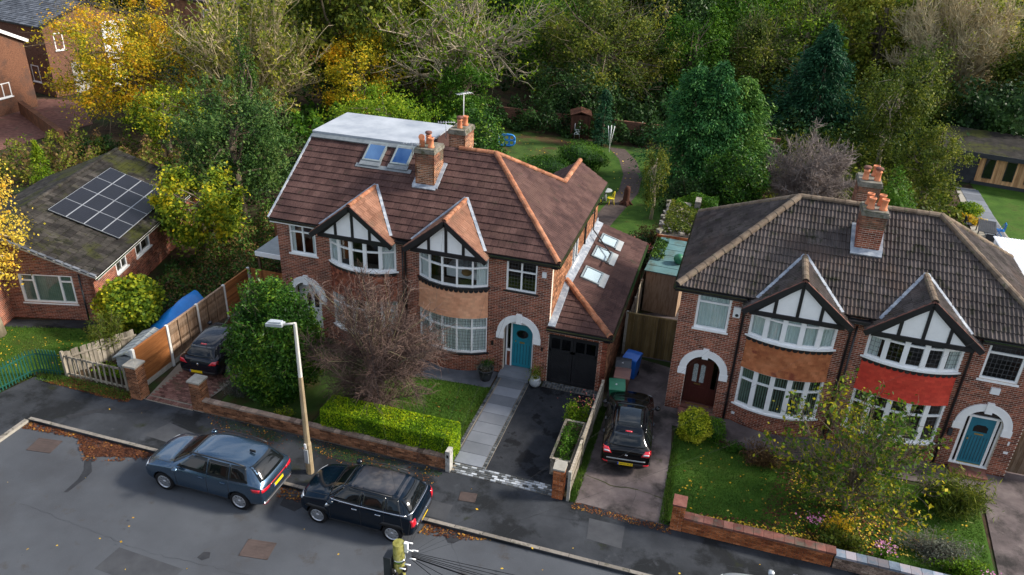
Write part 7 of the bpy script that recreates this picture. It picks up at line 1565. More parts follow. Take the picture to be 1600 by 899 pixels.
def tree(label, x, y, zc, rx, rz, lm, cat='tree', name='leafy_tree', nclump=70, nleaf=9000, ls=.22, bark='bark', ry=None, lo=.35, clump=.22, group=None, twigs=0, trunk_r=None, z0=0., seed=None, bump=.18, flat=0., aspect=.6, droop=0., nt=26, up=.5):
    if y > 15: nleaf = int(nleaf * 1.25); ls *= .80
    ry = ry or rx; sd_ = seed if seed is not None else len(bpy.data.objects) % 97
    e = empty(name, (x, y, z0), 0, label, cat, group); C, d = ell_points(nclump, rx * .86, ry * .86, rz * .86, lo, 1, flat, bump, sd_); C[:, 2] += zc - z0; C[:, 2] = np.maximum(C[:, 2], .25)
    r0 = trunk_r or .035 * (zc + rz); tz = min(zc - z0 + rz * .35, zc - z0 + 1.5)
    tr, ends = limbs(e, (0, 0, 0), (rnd.uniform(-.1, .1) * rx, 0, tz), [tuple(c) for c in C[:nt]], r0, bark)
    per = NR.multinomial(nleaf, NR.dirichlet(np.full(nclump, 5.0))); cs = np.repeat(C, per, 0); sg = np.repeat(NR.uniform(.55, 1.25, size=nclump), per)[:, None]
    q = NR.normal(size=(nleaf, 3)); q = unit(q) * (np.abs(NR.normal(size=(nleaf, 1))) ** .7) * .8; P = cs + q * sg * clump * np.array([rx, ry, rz]) * 1.25; P[:, 2] = np.maximum(P[:, 2], .05)
    me = quads_mesh('crown', leaf_verts(P, ls, up, aspect, unit(P - np.array([0, 0, zc - z0])), droop=droop), lm); link(me, 'crown', e)
    if twigs:
        k = NR.integers(0, nclump, twigs); A = C[k] * np.array([.8, .8, 1]) + NR.normal(size=(twigs, 3)) * .12 * rx; dd = unit(unit(C[k] - np.array([0, 0, zc - z0])) + NR.normal(size=(twigs, 3)) * .5 + np.array([0, 0, .35])); Lq = NR.uniform(.12, .34, size=(twigs, 1)) * rx; B = A + dd * Lq; D = B + unit(dd + NR.normal(size=(twigs, 3)) * .3) * Lq * .7
        link(quads_mesh('twigs', np.concatenate([seg_verts(A, B, .018, .010), seg_verts(B, D, .010, .005)]), bark), 'twigs', e)
    return e
def bare_tree(label, x, y, zc, rx, rz, bark, ntip=60, ntw=60, name='bare_tree', cat='tree', up=.6, tw_len=.22, r0=.2, trunk_top=None, ry=None, droop=0., tr=.012, leaf=None, nleaf=0, ls=.1, lo=.5, lean=(0, 0), z0=0, limb_m=None, tuft=0., fork=.35, min_dz=-9, seed=3, reach=1.):
    ry = ry or rx; e = empty(name, (x, y, z0), 0, label, cat); C, d = ell_points(ntip, rx, ry, rz, lo, 1, 0, .12, seed); C[:, 2] += zc - z0; C[:, 2] = np.maximum(C[:, 2], .3)
    top = Vector((lean[0], lean[1], trunk_top if trunk_top is not None else zc - z0))
    tr_o, ends = limbs(e, (0, 0, 0), top, [tuple(c) for c in C], r0, limb_m or bark, n=5, bend=.35, fork=fork)
    A = []; B = []; RA = []; RB = []; tips = []
    for (a, mid, tp) in ends:
        a, mid, tp = np.array(a), np.array(mid), np.array(tp); t = NR.uniform(.3, 1.0, size=(ntw, 1)); P = (1 - t) ** 2 * a + 2 * t * (1 - t) * (mid * 1.0 + (mid - (a + tp) / 2)) + t * t * tp
        ax = unit((tp - a)[None]); dd = unit(ax * .9 + NR.normal(size=(ntw, 3)) * .75 + np.array([0, 0, up])); L_ = NR.uniform(.4, 1., size=(ntw, 1)) * tw_len * rx * (1.2 - .5 * t)
        m1 = P + dd * L_; d2 = unit(dd + NR.normal(size=(ntw, 3)) * .35 + np.array([0, 0, up * .4 - droop])); m2 = m1 + d2 * L_ * .8; d3 = unit(d2 + NR.normal(size=(ntw, 3)) * .4 + np.array([0, 0, -droop])); m3 = m2 + d3 * L_ * .6
        d4 = unit(dd + NR.normal(size=(ntw, 3)) * .9); m4 = m1 + d4 * L_ * .55
        for p, q, r1, r2 in ((P, m1, tr * 1.3, tr), (m1, m2, tr, tr * .7), (m2, m3, tr * .7, tr * .35), (m1, m4, tr * .7, tr * .35)): A.append(p); B.append(q); RA.append(np.full(len(p), r1)); RB.append(np.full(len(p), r2))
        tips += [m2, m3, m4]
    V = seg_verts(np.concatenate(A), np.concatenate(B), np.concatenate(RA), np.concatenate(RB)); link(quads_mesh('twigs', V, bark), 'twigs', e)
    if leaf:
        T = np.concatenate(tips); k = NR.integers(0, len(T), nleaf); P = T[k] + NR.normal(size=(nleaf, 3)) * .07; link(quads_mesh('leaves', leaf_verts(P, ls, .4, .6), leaf), 'leaves', e)
    return e
def conifer(label, x, y, H, rx, lm, nleaf=11000, ls=.30, p=.75, group=None, base=.02, bump=.14, seed=1, name='conifer_tree'):
    e = empty(name, (x, y, 0), 0, label, 'tree', group); MB().tube([(0, 0, -.1), (0, 0, H * .5), (0, 0, H * .97)], [.03 * H, .018 * H, .01], 'bark', 8).build('trunk', e)
    nb = 260; hb = NR.uniform(base, .97, nb) ** .9; ab = NR.uniform(0, 6.283, nb); Rb = rx * (1 - hb) ** p * (1 + bump * NR.normal(size=nb)); Rb = np.where(hb < .12, Rb * (.75 + hb * 2), Rb)
    k = NR.integers(0, nb, nleaf); t = NR.uniform(.30, 1.05, nleaf); h = hb[k] * H - (t ** 1.6) * rx * .10; r = Rb[k] * t; a = ab[k] + NR.normal(size=nleaf) * .16 / np.maximum(t, .3)
    P = np.stack([r * np.cos(a), r * np.sin(a), h + NR.normal(size=nleaf) * .12 * rx * .5], 1); P[:, 2] = np.maximum(P[:, 2], .1); out = np.stack([np.cos(a), np.sin(a), np.full(nleaf, -.35)], 1)
    d = unit(out + NR.normal(size=(nleaf, 3)) * .45); nrm = unit(np.cross(d, NR.normal(size=(nleaf, 3))) + np.array([0, 0, .9])); b = unit(np.cross(nrm, d)); s = ls * NR.uniform(.6, 1.2, size=(nleaf, 1))
    V = np.stack([P - d * s * .5, P + b * s * .2, P + d * s * .6, P - b * s * .2], 1).reshape(-1, 3); link(quads_mesh('crown', V, lm), 'crown', e); return e
def bush(label, x, y, rx, ry, h, lm, nleaf=2500, ls=.08, core=None, name='garden_bush', cat='bush', group=None, box=False, z0=0., bump=.12, lo=.8, up=.6, aspect=.6, stems=6, sq=1.0, hollow=True, seed=None, taper=0):
    """dense shrub: leaves packed at and below the surface, stems inside"""
    e = empty(name, (x, y, z0), 0, label, cat, group); sd_ = seed if seed is not None else len(bpy.data.objects) % 89
    if box:
        n = nleaf; f = NR.uniform(size=n); P = np.stack([NR.uniform(-rx, rx, n), NR.uniform(-ry, ry, n), NR.uniform(.02, h, n)], 1)
        A = [2 * rx * 2 * ry, 2 * rx * h, 2 * rx * h, 2 * ry * h, 2 * ry * h]; c = np.cumsum(A) / sum(A); k = np.searchsorted(c, f)
        P[k == 0, 2] = h; P[k == 1, 1] = -ry; P[k == 2, 1] = ry; P[k == 3, 0] = -rx; P[k == 4, 0] = rx
        out = np.zeros((n, 3)); out[k == 0, 2] = 1; out[k == 1, 1] = -1; out[k == 2, 1] = 1; out[k == 3, 0] = -1; out[k == 4, 0] = 1
        w_ = (np.sin(P[:, 0] * 2.1) * np.cos(P[:, 1] * 3 + P[:, 2] * 2.5) + .6 * np.sin(P[:, 0] * 5.3 + P[:, 2] * 4))[:, None]; P = P + out * (.035 * w_ + NR.normal(size=(n, 1)) * .022 - .02)
        cr_ = .12; ex = np.maximum(np.abs(P[:, 0]) - (rx - cr_), 0); ez = np.maximum(P[:, 2] - (h - cr_), 0); ey = np.maximum(np.abs(P[:, 1]) - (ry - cr_), 0); dd = np.sqrt(ex ** 2 + ey ** 2 + ez ** 2); s = np.where(dd > cr_, cr_ / np.maximum(dd, 1e-6), 1)
        P[:, 0] = np.sign(P[:, 0]) * (np.minimum(np.abs(P[:, 0]), rx - cr_) + ex * s); P[:, 1] = np.sign(P[:, 1]) * (np.minimum(np.abs(P[:, 1]), ry - cr_) + ey * s); P[:, 2] = np.minimum(P[:, 2], h - cr_) + ez * s
        core_ = MB().box(-rx + .07, rx - .07, -ry + .07, ry - .07, 0, h - .08, core or lm).build('branches', e)
    else:
        P, d = ell_points(nleaf, rx, ry, h / 2 * 1.02, lo, 1.0, 0, bump, sd_); out = d; P[:, 2] += h * .48; P[:, 2] = np.maximum(P[:, 2], .03)
        P += NR.normal(size=P.shape) * .03 * rx
        if taper: tz_ = np.clip(P[:, 2:3] / h, 0, 1); P[:, :2] *= 1.06 - taper * tz_ ** 1.6
        bmx = bmesh.new(); bmesh.ops.create_icosphere(bmx, subdivisions=3, radius=1)
        for v in bmx.verts:
            dd = v.co.normalized(); ph = sd_ * 1.7; b = 1 + bump * (math.sin(dd.x * 4.1 + ph) * math.cos(dd.y * 3.7 + ph * 2) + .7 * math.sin(dd.z * 6.3 + dd.x * 5 + ph)); v.co = Vector((dd.x * rx, dd.y * ry, dd.z * h / 2)) * b * (lo * .97); v.co.z = max(0, v.co.z + h * .48)
            if taper: v.co.x *= 1.06 - taper * min(1, v.co.z / h) ** 1.6; v.co.y *= 1.06 - taper * min(1, v.co.z / h) ** 1.6
        me = bpy.data.meshes.new('branches'); bmx.to_mesh(me); bmx.free(); me.materials.append(MATS[core or lm]); link(me, 'branches', e)
    link(quads_mesh('leaves', leaf_verts(P, ls, up, aspect, out), lm), 'leaves', e); return e
def shoots(e, n, rx, ry, h, lm, ls, ln=.5, bark='bark'):
    P, d = ell_points(n, rx, ry, h / 2, .95, 1.02, 0, .1, 3); P[:, 2] += h * .48; k = P[:, 2] > h * .35; P = P[k]; d = d[k]; dd = unit(d * .8 + NR.normal(size=P.shape) * .3 + np.array([0, 0, .7])); L_ = ln * NR.uniform(.3, 1, size=(len(P), 1)); link(quads_mesh('shoots', seg_verts(P, P + dd * L_, .010, .004), bark), 'shoots', e)
    m = 16; t = NR.uniform(0, 1.05, size=(len(P), m, 1)); Q = (P[:, None] + dd[:, None] * L_[:, None] * t + NR.normal(size=(len(P), m, 3)) * .035).reshape(-1, 3); link(quads_mesh('shoot_leaves', leaf_verts(Q, ls, .4, .5), lm), 'shoot_leaves', e)
def loose_bush(label, x, y, rx, ry, h, lm, nleaf, ls, bark='bark_twig', nst=26, name='garden_shrub', cat='bush', group=None, up=.5, clumps=None, trr=.012, z0=0., bot=.0, aspect=.55):
    e = empty(name, (x, y, z0), 0, label, cat, group); C, d = ell_points(nst, rx, ry, h * (.5 - bot / 2), .6, 1, 0, .15, nst); C[:, 2] += h * (.5 + bot / 2); C[:, 2] = np.maximum(C[:, 2], .15)
    mb = MB()
    for c in C[:40]:
        c = Vector(c); mb.tube([(c.x * .08, c.y * .08, 0), (c.x * .4, c.y * .4, c.z * .55), tuple(c)], [trr * 1.6, trr, trr * .4], bark, 4, cap=False)
    mb.build('stems', e); k = NR.integers(0, nst, nleaf); t = NR.uniform(.35, 1.05, size=(nleaf, 1)); P = C[k] * np.concatenate([t ** 1.3, t ** 1.3, t], 1) + NR.normal(size=(nleaf, 3)) * np.array([rx, ry, h * .4]) * .14; P[:, 2] = np.maximum(P[:, 2], .03)
    link(quads_mesh('leaves', leaf_verts(P, ls, up, aspect), lm), 'leaves', e); return e
def scatter(name, label_kind, n, region, z, lm, ls, zj=.02, flat=True, cl=None):
    """loose leaves or tufts lying over a polygonal region; one object nobody could count"""
    x0, x1 = min(p[0] for p in region), max(p[0] for p in region); y0, y1 = min(p[1] for p in region), max(p[1] for p in region); P = np.stack([NR.uniform(x0, x1, n * 3), NR.uniform(y0, y1, n * 3)], 1)
    ins = np.zeros(len(P), bool); k = len(region)
    for i in range(k):
        (xa, ya), (xb, yb) = region[i], region[(i + 1) % k]; c = ((ya > P[:, 1]) != (yb > P[:, 1])) & (P[:, 0] < (xb - xa) * (P[:, 1] - ya) / ((yb - ya) or 1e-9) + xa); ins ^= c
    P = P[ins]
    if cl: # thin out by a wandering density
        w_ = np.sin(P[:, 0] * cl + 1) * np.cos(P[:, 1] * cl * 1.3) + np.sin(P[:, 0] * cl * 2.3 + P[:, 1] * cl * 1.9) * .6; P = P[w_ > NR.uniform(-1.3, .9, len(P))]
    P = P[:n]; C = np.concatenate([P, z + NR.uniform(.004, zj, size=(len(P), 1))], 1); o = link(quads_mesh(name, leaf_verts(C, ls, 3.5 if flat else .0, .7), lm), name); o['kind'] = 'stuff'; return o
def grass_tufts(name, n, region, z, h=.05, m='grass_blade'):
    x0, x1 = min(p[0] for p in region), max(p[0] for p in region); y0, y1 = min(p[1] for p in region), max(p[1] for p in region); P = np.stack([NR.uniform(x0, x1, n * 2), NR.uniform(y0, y1, n * 2)], 1); ins = np.zeros(len(P), bool); k = len(region)
    for i in range(k):
        (xa, ya), (xb, yb) = region[i], region[(i + 1) % k]; c = ((ya > P[:, 1]) != (yb > P[:, 1])) & (P[:, 0] < (xb - xa) * (P[:, 1] - ya) / ((yb - ya) or 1e-9) + xa); ins ^= c
    P = P[ins][:n]; n = len(P); A = np.concatenate([P, np.full((n, 1), z)], 1); d = unit(np.concatenate([NR.normal(size=(n, 2)) * .45, np.ones((n, 1))], 1)); s = np.concatenate([NR.normal(size=(n, 2)), np.zeros((n, 1))], 1); s = unit(s) * .012; hh = h * NR.uniform(.5, 1.5, size=(n, 1))
    V = np.stack([A - s, A + s, A + d * hh], 1).reshape(-1, 3); o = link(quads_mesh(name, V, m, 3), name); o['kind'] = 'stuff'; return o

# --- front gardens
bush('clipped box hedge with bright yellow green leaves along the front wall', -4.22, -5.66, 2.48, .53, 1.2, 'leaf_hedge', 28000, .055, 'grass', name='clipped_hedge', cat='hedge', box=True)
e = bush('big dark green laurel filling the garden beside the lamp post', -9.5, -4.3, 1.75, 1.6, 4.8, 'leaf_laurel', 32000, .115, 'leaf_dark', name='laurel_bush', lo=.78, bump=.12, aspect=.45, seed=4, taper=.30); shoots(e, 520, 1.5, 1.4, 4.7, 'leaf_laurel', .11, .65)
bare_tree('wide leafless reddish twiggy tree in front of the left pair of houses', -5.3, -4.2, 3.1, 3.0, 2.95, 'bark_twig', ntip=96, ntw=58, name='bare_garden_tree', up=.28, tw_len=.17, r0=.07, trunk_top=2.2, ry=2.0, droop=.32, tr=.0072, lo=.42, limb_m='bark_limb', fork=.12, seed=5)
bush('yellow variegated rounded shrub by the mahogany front door', 6.05, -1.75, .62, .60, 1.25, 'leaf_variegated', 5200, .07, 'grass', seed=2)
bush('small dark green shrub behind the variegated one', 6.75, -1.55, .45, .45, .95, 'leaf_green', 1500, .07, 'leaf_dark', seed=3)
tb = bare_tree('autumn cherry with sparse green and yellow leaves in front of the red tile hung bay', 11.2, -3.85, 2.2, 2.65, 2.4, 'bark', ntip=52, ntw=17, name='young_cherry_tree', up=.8, tw_len=.20, r0=.085, trunk_top=1.7, ry=2.1, droop=.1, tr=.008, leaf='leaf_cherry', nleaf=6200, ls=.12, lo=.5, fork=.2, seed=8)
loose_bush('brown green ferny shrub at the left of the path under the bay', 8.55, -2.35, .95, .6, .85, 'leaf_brown', 2600, .13, nst=40, aspect=.2); loose_bush('tall feathery grass clump in front of the blue front door house', 14.6, -2.7, 1.1, .95, 1.5, 'leaf_olive', 6500, .20, nst=60, aspect=.13)
loose_bush('grey lavender mound behind the blue grey coping', 13.6, -5.0, 1.2, .7, .75, 'leaf_lavender', 4200, .09, nst=60, aspect=.25); loose_bush('green leafy perennial behind the stone wall, lower right', 14.4, -5.75, .8, .4, .6, 'leaf_lime', 2200, .09); loose_bush('loose yellowish perennial between the two garden wall copings', 10.9, -5.75, .8, .45, .75, 'leaf_olive', 2200, .10)
for i, (x, y, lb) in enumerate(((12.2, -5.7, 'pink flowering plant behind the blue grey coping, left one'), (15.0, -6.0, 'pink flowering plant at the right end of the stone wall'), (10.1, -5.2, 'pale rose bush at the edge of the right lawn'))):
    e = loose_bush(lb, x, y, .3, .25, .5, 'leaf_green', 350, .07, nst=10, group='flowering plants'); fl_ = NR.normal(size=(70, 3)) * np.array([.16, .14, .06]) + np.array([0, 0, .48]); link(quads_mesh('flowers', leaf_verts(fl_, .06, 1.5, .9), 'flower_pink'), 'flowers', e)
loose_bush('yellow leaved perennial on the right hand lawn edge', 11.0, -5.0, .5, .4, .7, 'leaf_yellow', 900, .08)
loose_bush('bushy plant in the bed under the bay behind the variegated shrub', 7.5, -2.0, .6, .35, .4, 'leaf_green', 900, .08)
e = loose_bush('leafy shrub with orange tips at the far end of the wooden planter', 1.92, -2.55, .52, .62, 1.25, 'leaf_lime', 3600, .085, nst=34); k_ = NR.normal(size=(70, 3)) * np.array([.25, .25, .08]) + np.array([.1, .1, 1.22]); link(quads_mesh('red_tips', leaf_verts(k_, .06, .8, .6), 'leaf_pink'), 'red_tips', e)
loose_bush('low straggly green plants growing in the wooden planter', 1.94, -4.35, .34, 1.05, .42, 'leaf_green', 3600, .07, nst=40, z0=.64, name='planter_plants', cat='plants'); loose_bush('grey green lavender bush beside the crumbling brick pier', -10.95, -5.0, .62, .5, .75, 'leaf_lavender', 3600, .06, nst=50, aspect=.25)
for p_, (rx, h, lm, n, cx) in ((potL, (.42, .5, 'leaf_lavender', 900, .5)), (potR, (.30, .75, 'leaf_yellowgreen', 900, .35))):
    C_ = NR.normal(size=(n, 3)) * np.array([rx * .45, rx * .45, h * .22]) + np.array([0, 0, cx + h * .35]); o = link(quads_mesh('plant', leaf_verts(C_, .05, .5, .4), lm), 'plant', p_)
C_ = NR.normal(size=(420, 3)) * np.array([.12, .12, .05]) + np.array([.08, 0, .82]); link(quads_mesh('plant', leaf_verts(C_, .05, .8, .6), 'leaf_green'), 'plant', potL)
loose_bush('small conifer like shrub with yellow tips at the wall below the laurel', -8.4, -5.75, .4, .3, .55, 'leaf_yellowgreen', 900, .07)
# --- bungalow garden
bush('yellow and green leaved shrub between the bungalow and the grey storage chest', -18.0, -2.1, 1.25, 1.3, 2.3, 'leaf_yellowgreen', 7500, .15, 'leaf_olive', name='autumn_shrub', seed=6, lo=.75, bump=.16, aspect=.75)
loose_bush('feathery grey green shrub behind the picket fence', -17.35, -4.35, .75, .75, 2.1, 'leaf_olive', 6500, .13, nst=50, aspect=.2, bot=.25)
loose_bush('low green weeds inside the picket fence', -16.2, -5.5, .9, .35, .45, 'leaf_lime', 1600, .09)
tree('small bright yellow green cherry by the bungalow windows', -19.45, 4.8, 2.9, 2.3, 2.1, 'leaf_yellowgreen', nclump=70, nleaf=13000, ls=.17, name='yellow_cherry_tree', clump=.2, lo=.5, flat=.8, seed=2, up=.8)
e = tree('large dark glossy holly tree behind the bungalow roof', -21.2, 10.6, 3.9, 3.7, 3.7, 'leaf_holly', nclump=100, nleaf=28000, ls=.15, name='holly_tree', clump=.19, lo=.45, seed=7, ry=3.1, aspect=.5, bump=.14); shoots(e, 500, 3.5, 2.9, 7.8, 'leaf_holly', .14, .6)
tree('pale golden birch at the left edge in front of the bungalow', -22.9, -4.7, 5.5, 2.3, 3.7, 'leaf_gold', nclump=90, nleaf=15000, ls=.095, name='golden_birch_tree', clump=.2, lo=.2, bark='bark_pale', seed=11, aspect=.75)
conifer('small conical green conifer behind the bungalow at left', -33.2, 8.6, 3.6, .95, 'leaf_lime', 3600, .15)
def thicket(label, region, n, lm, ls, h, name='undergrowth', bl=None):
    x0, x1, y0, y1 = region; P = np.stack([NR.uniform(x0, x1, n), NR.uniform(y0, y1, n)], 1); hh = h * (.45 + .35 * np.sin(P[:, 0] * 1.3 + 1) * np.cos(P[:, 1] * 1.1) + .25 * np.sin(P[:, 0] * 3.1 + P[:, 1] * 2.3)); z = np.abs(hh) * NR.uniform(0, 1, n) ** .5 + .05
    o = link(quads_mesh(name, leaf_verts(np.concatenate([P, z[:, None]], 1), ls, .7, .6), lm), name); tag(o, label, None, None, 'stuff'); return o
thicket('tangled brambles and ivy between the bungalow and the board fence', (-20.0, -14.7, -1.0, 12.5), 17000, 'leaf_ivy', .13, 1.1); thicket('brown dying bramble leaves in the same tangle', (-19.6, -14.7, -.5, 10.5), 7000, 'leaf_brown', .13, 1.15)
thicket('dark undergrowth behind the left pair of houses', (-24, -11.9, 12, 22), 9000, 'leaf_dark', .2, 1.6); thicket('olive and gold scrub behind the bungalow', (-40, -26, 9, 17), 12000, 'leaf_olive', .17, 2.2); thicket('brown scrub behind the bungalow', (-38, -25, 9, 16), 5000, 'leaf_brown', .2, 2.6)
e = empty('brick_pillar', (-16.6, 7.6, 0), 0, 'old pale brick pillar standing in the brambles beside the left house', 'pillar'); MB().box(-.28, .28, -.28, .28, 0, 1.7, 'brick_brown').build('shaft', e); MB().box(-.33, .33, -.33, .33, 1.7, 1.8, 'concrete').build('cap', e)
# --- back gardens
bush('long rounded clipped hedge bush across the back lawn, left part', -6.0, 22.6, 1.9, 1.4, 1.9, 'leaf_green', 5500, .11, 'leaf_dark', name='rounded_hedge', cat='hedge', seed=1); bush('rounded hedge bush on the back lawn behind the first one', -4.4, 26.4, 1.8, 1.5, 1.9, 'leaf_green', 5000, .11, 'leaf_dark', name='rounded_hedge', cat='hedge', seed=2)
conifer('narrow dark column conifer beside the red shed', -4.1, 32.6, 4.4, .8, 'leaf_spruce', 3200, .2, p=.35)
e = loose_bush('dark shrub with pink hydrangea heads beside the garage wing', 1.55, 12.2, 1.1, 1.3, 1.9, 'leaf_dark', 4500, .12, nst=30, name='hydrangea'); k_ = NR.normal(size=(60, 3)) * np.array([.35, .5, .22]) + np.array([.25, -.9, 1.5]); P_ = np.repeat(k_[:9], 60, 0) + NR.normal(size=(540, 3)) * .09; link(quads_mesh('flowers', leaf_verts(P_, .07, .8, .9), 'leaf_pink'), 'flowers', e)
loose_bush('reddish leaved shrub beside the garden fence', 1.9, 15.4, .8, .9, 1.3, 'leaf_brown', 1600, .1)
thicket('ivy and brown bramble over the ruined outbuilding', (2.9, 4.8, 11.8, 16.2), 3200, 'leaf_olive', .12, .5, 'creeper').location.z = 2.25
thicket('green ivy along the outbuilding edge', (3.2, 5.4, 15.2, 17.2), 2600, 'leaf_green', .12, .7, 'creeper').location.z = 2.2; thicket('hanging creeper on the teal shed roof edge', (2.8, 3.4, 8.5, 11.2), 900, 'leaf_ivy', .11, .35, 'creeper').location.z = 2.15
tree('slender birch with light trunk beside the path', 1.6, 19.0, 2.9, .95, 2.6, 'leaf_olive', nclump=30, nleaf=3200, ls=.12, name='birch_tree', bark='bark_pale', clump=.25, trunk_r=.09, seed=3)
conifer('left one of three tall blue green conifers behind the right pair', 2.9, 26.0, 8.1, 3.0, 'leaf_conifer', 27000, .22, p=.55, group='tall conifers', bump=.24); conifer('middle one of three tall blue green conifers behind the right pair', 4.3, 26.4, 8.3, 3.1, 'leaf_conifer', 27000, .22, p=.55, group='tall conifers', bump=.24); conifer('right, yellower one of three tall conifers behind the right pair', 5.9, 27.2, 7.3, 2.7, 'leaf_conifer_y', 24000, .22, p=.5, group='tall conifers', bump=.22)
bush('rounded bright green tree bush at the foot of the tall conifers', 6.1, 21.5, 1.9, 1.8, 4.3, 'leaf_laurel', 11000, .15, 'leaf_dark', name='broadleaf_bush', seed=5, lo=.75, bump=.15)
loose_bush('mixed dark shrubs beneath the conifers', 3.6, 20.5, 2.0, 1.8, 2.6, 'leaf_dark', 9000, .14, nst=50); conifer('large dark blue spruce behind the grey purple bare bush', 11.6, 42.5, 8.8, 4.6, 'leaf_spruce', 22000, .30, p=.75, bump=.26)
bare_tree('dense grey purple leafless bush behind the right pair of houses', 10.4, 22, 3.3, 3.1, 2.4, 'bark_grey', ntip=110, ntw=65, name='bare_bush', cat='bush', up=.05, tw_len=.15, r0=.09, trunk_top=1.5, tr=.013, lo=.45, fork=.1, seed=9)
tree('olive birch with pale bare trunks behind the right chimneys', 15.9, 34, 5.2, 3.5, 4.2, 'leaf_olive', nclump=80, nleaf=11000, ls=.19, name='birch_tree', bark='bark_pale', clump=.2, lo=.3, seed=4, trunk_r=.16, aspect=.7)
bare_tree('tall leafless tan poplar clump at the top right', 22.0, 50, 8.0, 5.4, 5.0, 'bark_tan', ntip=100, ntw=75, up=.9, tw_len=.20, r0=.3, trunk_top=4.5, tr=.022, lo=.35, fork=.1, seed=6, leaf='leaf_willow', nleaf=3500, ls=.2)
bush('dense dark green tree above the garden room', 25.2, 41, 4.4, 3.0, 6.2, 'leaf_dark', 9000, .26, 'leaf_dark', name='dark_evergreen_tree', cat='tree', lo=.7, seed=8, bump=.2)
tree('dark olive tree standing left of the garden room', 17.8, 27.5, 3.3, 2.35, 2.5, 'leaf_olive', nclump=60, nleaf=9500, ls=.15, clump=.22, lo=.2, seed=5); bush('fluffy bright green shrub showing over the ridge of the right pair', 13.6, 13.5, 1.15, 1.1, 6.4, 'leaf_green', 5500, .16, 'leaf_green', name='feathery_shrub', lo=.7, seed=9, aspect=.3)
bush('low round green shrub on the patio', 20.7, 27.4, .8, .7, .9, 'leaf_lime', 1800, .1, 'leaf_green', seed=1); loose_bush('orange brown bedding shrub at the patio edge', 20.6, 25.9, .8, .6, .6, 'leaf_yellow', 900, .12)
thicket('dark shrubs along the end of the back gardens', (-14, 1.5, 33.2, 37), 14000, 'leaf_dark', .2, 2.6); thicket('shaded undergrowth below the spruce and bare bush', (6, 20, 24, 40), 22000, 'leaf_olive', .22, 2.2); thicket('dark ground growth behind the right pair', (5, 20, 9, 22), 9000, 'leaf_dark', .16, 1.0)
# --- belt of trees behind, each with its own crown
tree('large autumn cherry with orange and yellow leaves at top left', -39.0, 23.5, 4.6, 5.8, 5.4, 'leaf_yellow', nclump=120, nleaf=24000, ls=.22, name='yellow_cherry_tree', clump=.17, lo=.35, seed=6, twigs=500, up=.8)
bare_tree('tall fan of pale upright branches with thin yellow leaves, top left', -30.6, 26.5, 5.4, 6.6, 6.2, 'bark_tan', ntip=80, ntw=24, up=.9, tw_len=.17, r0=.3, trunk_top=2.6, tr=.020, lo=.4, fork=.05, seed=7, leaf='leaf_willow', nleaf=22000, ls=.19, name='willow_tree')
tree('ivy clad trunk rising among the pale willow branches', -27.6, 21.5, 4.6, .75, 3.6, 'leaf_ivy', nclump=40, nleaf=4200, ls=.15, clump=.5, seed=8, name='ivy_clad_tree')
tree('yellow green hazel behind the flat white dormer', -24.0, 31.5, 3.7, 3.9, 3.3, 'leaf_yellow', nclump=80, nleaf=11000, ls=.21, clump=.18, lo=.35, seed=9, up=.7); tree('mid green shrubby trees close behind the flat dormer roof', -16.4, 20.5, 3.6, 3.9, 2.6, 'leaf_lime', nclump=80, nleaf=9500, ls=.17, clump=.2, seed=10)
bush('round dark ivy clad bush right of the rear chimney', -9.0, 17.8, 1.6, 1.5, 6.2, 'leaf_laurel', 8000, .15, 'leaf_dark', name='ivy_bush', lo=.75, seed=3)
bare_tree('great spreading ash with bare pale limbs at the top centre', -18.8, 39, 6.6, 8.6, 6.0, 'bark_pale', ntip=46, ntw=24, up=.35, tw_len=.17, r0=.5, trunk_top=4.2, tr=.024, lo=.55, fork=.3, seed=12, leaf='leaf_lime', nleaf=13000, ls=.2, name='ash_tree')
tree('large olive brown lime tree dominating the top centre', -7.0, 43, 4.6, 7.0, 6.2, 'leaf_olive', nclump=130, nleaf=22000, ls=.26, clump=.16, lo=.3, seed=13, twigs=500); tree('dark lower branches of an evergreen under the olive lime tree', -7.6, 39, 2.6, 5.2, 2.6, 'leaf_dark', nclump=70, nleaf=9500, ls=.22, clump=.2, seed=14, name='evergreen_tree')
tree('bright lime green tree at the top right of centre', 8.6, 56, 5.0, 4.6, 4.4, 'leaf_lime', nclump=80, nleaf=11500, ls=.27, clump=.2, lo=.3, seed=15); tree('green tree beyond the spruce at the top', 16.6, 72, 5.8, 6.2, 5.4, 'leaf_green', nclump=80, nleaf=10000, ls=.36, clump=.2, seed=16)
tree('brown green tree in the top right corner', 28.5, 55, 5.0, 4.6, 5.0, 'leaf_olive', nclump=70, nleaf=9500, ls=.28, clump=.22, seed=17); tree('slim pale stemmed tree before the white house', -2.6, 52, 6.0, 2.2, 5.5, 'leaf_willow', nclump=40, nleaf=3600, ls=.24, clump=.25, seed=18, bark='bark_pale')
tree('yellow green bush tree at the edge of the bungalow garden', -31.5, 17.5, 3.0, 2.8, 2.3, 'leaf_yellowgreen', nclump=50, nleaf=6500, ls=.2, seed=19)
loose_bush('round dark hedge plant near the far brick yard', -35.5, 15.5, 1.6, 1.4, 1.7, 'leaf_dark', 3600, .16)
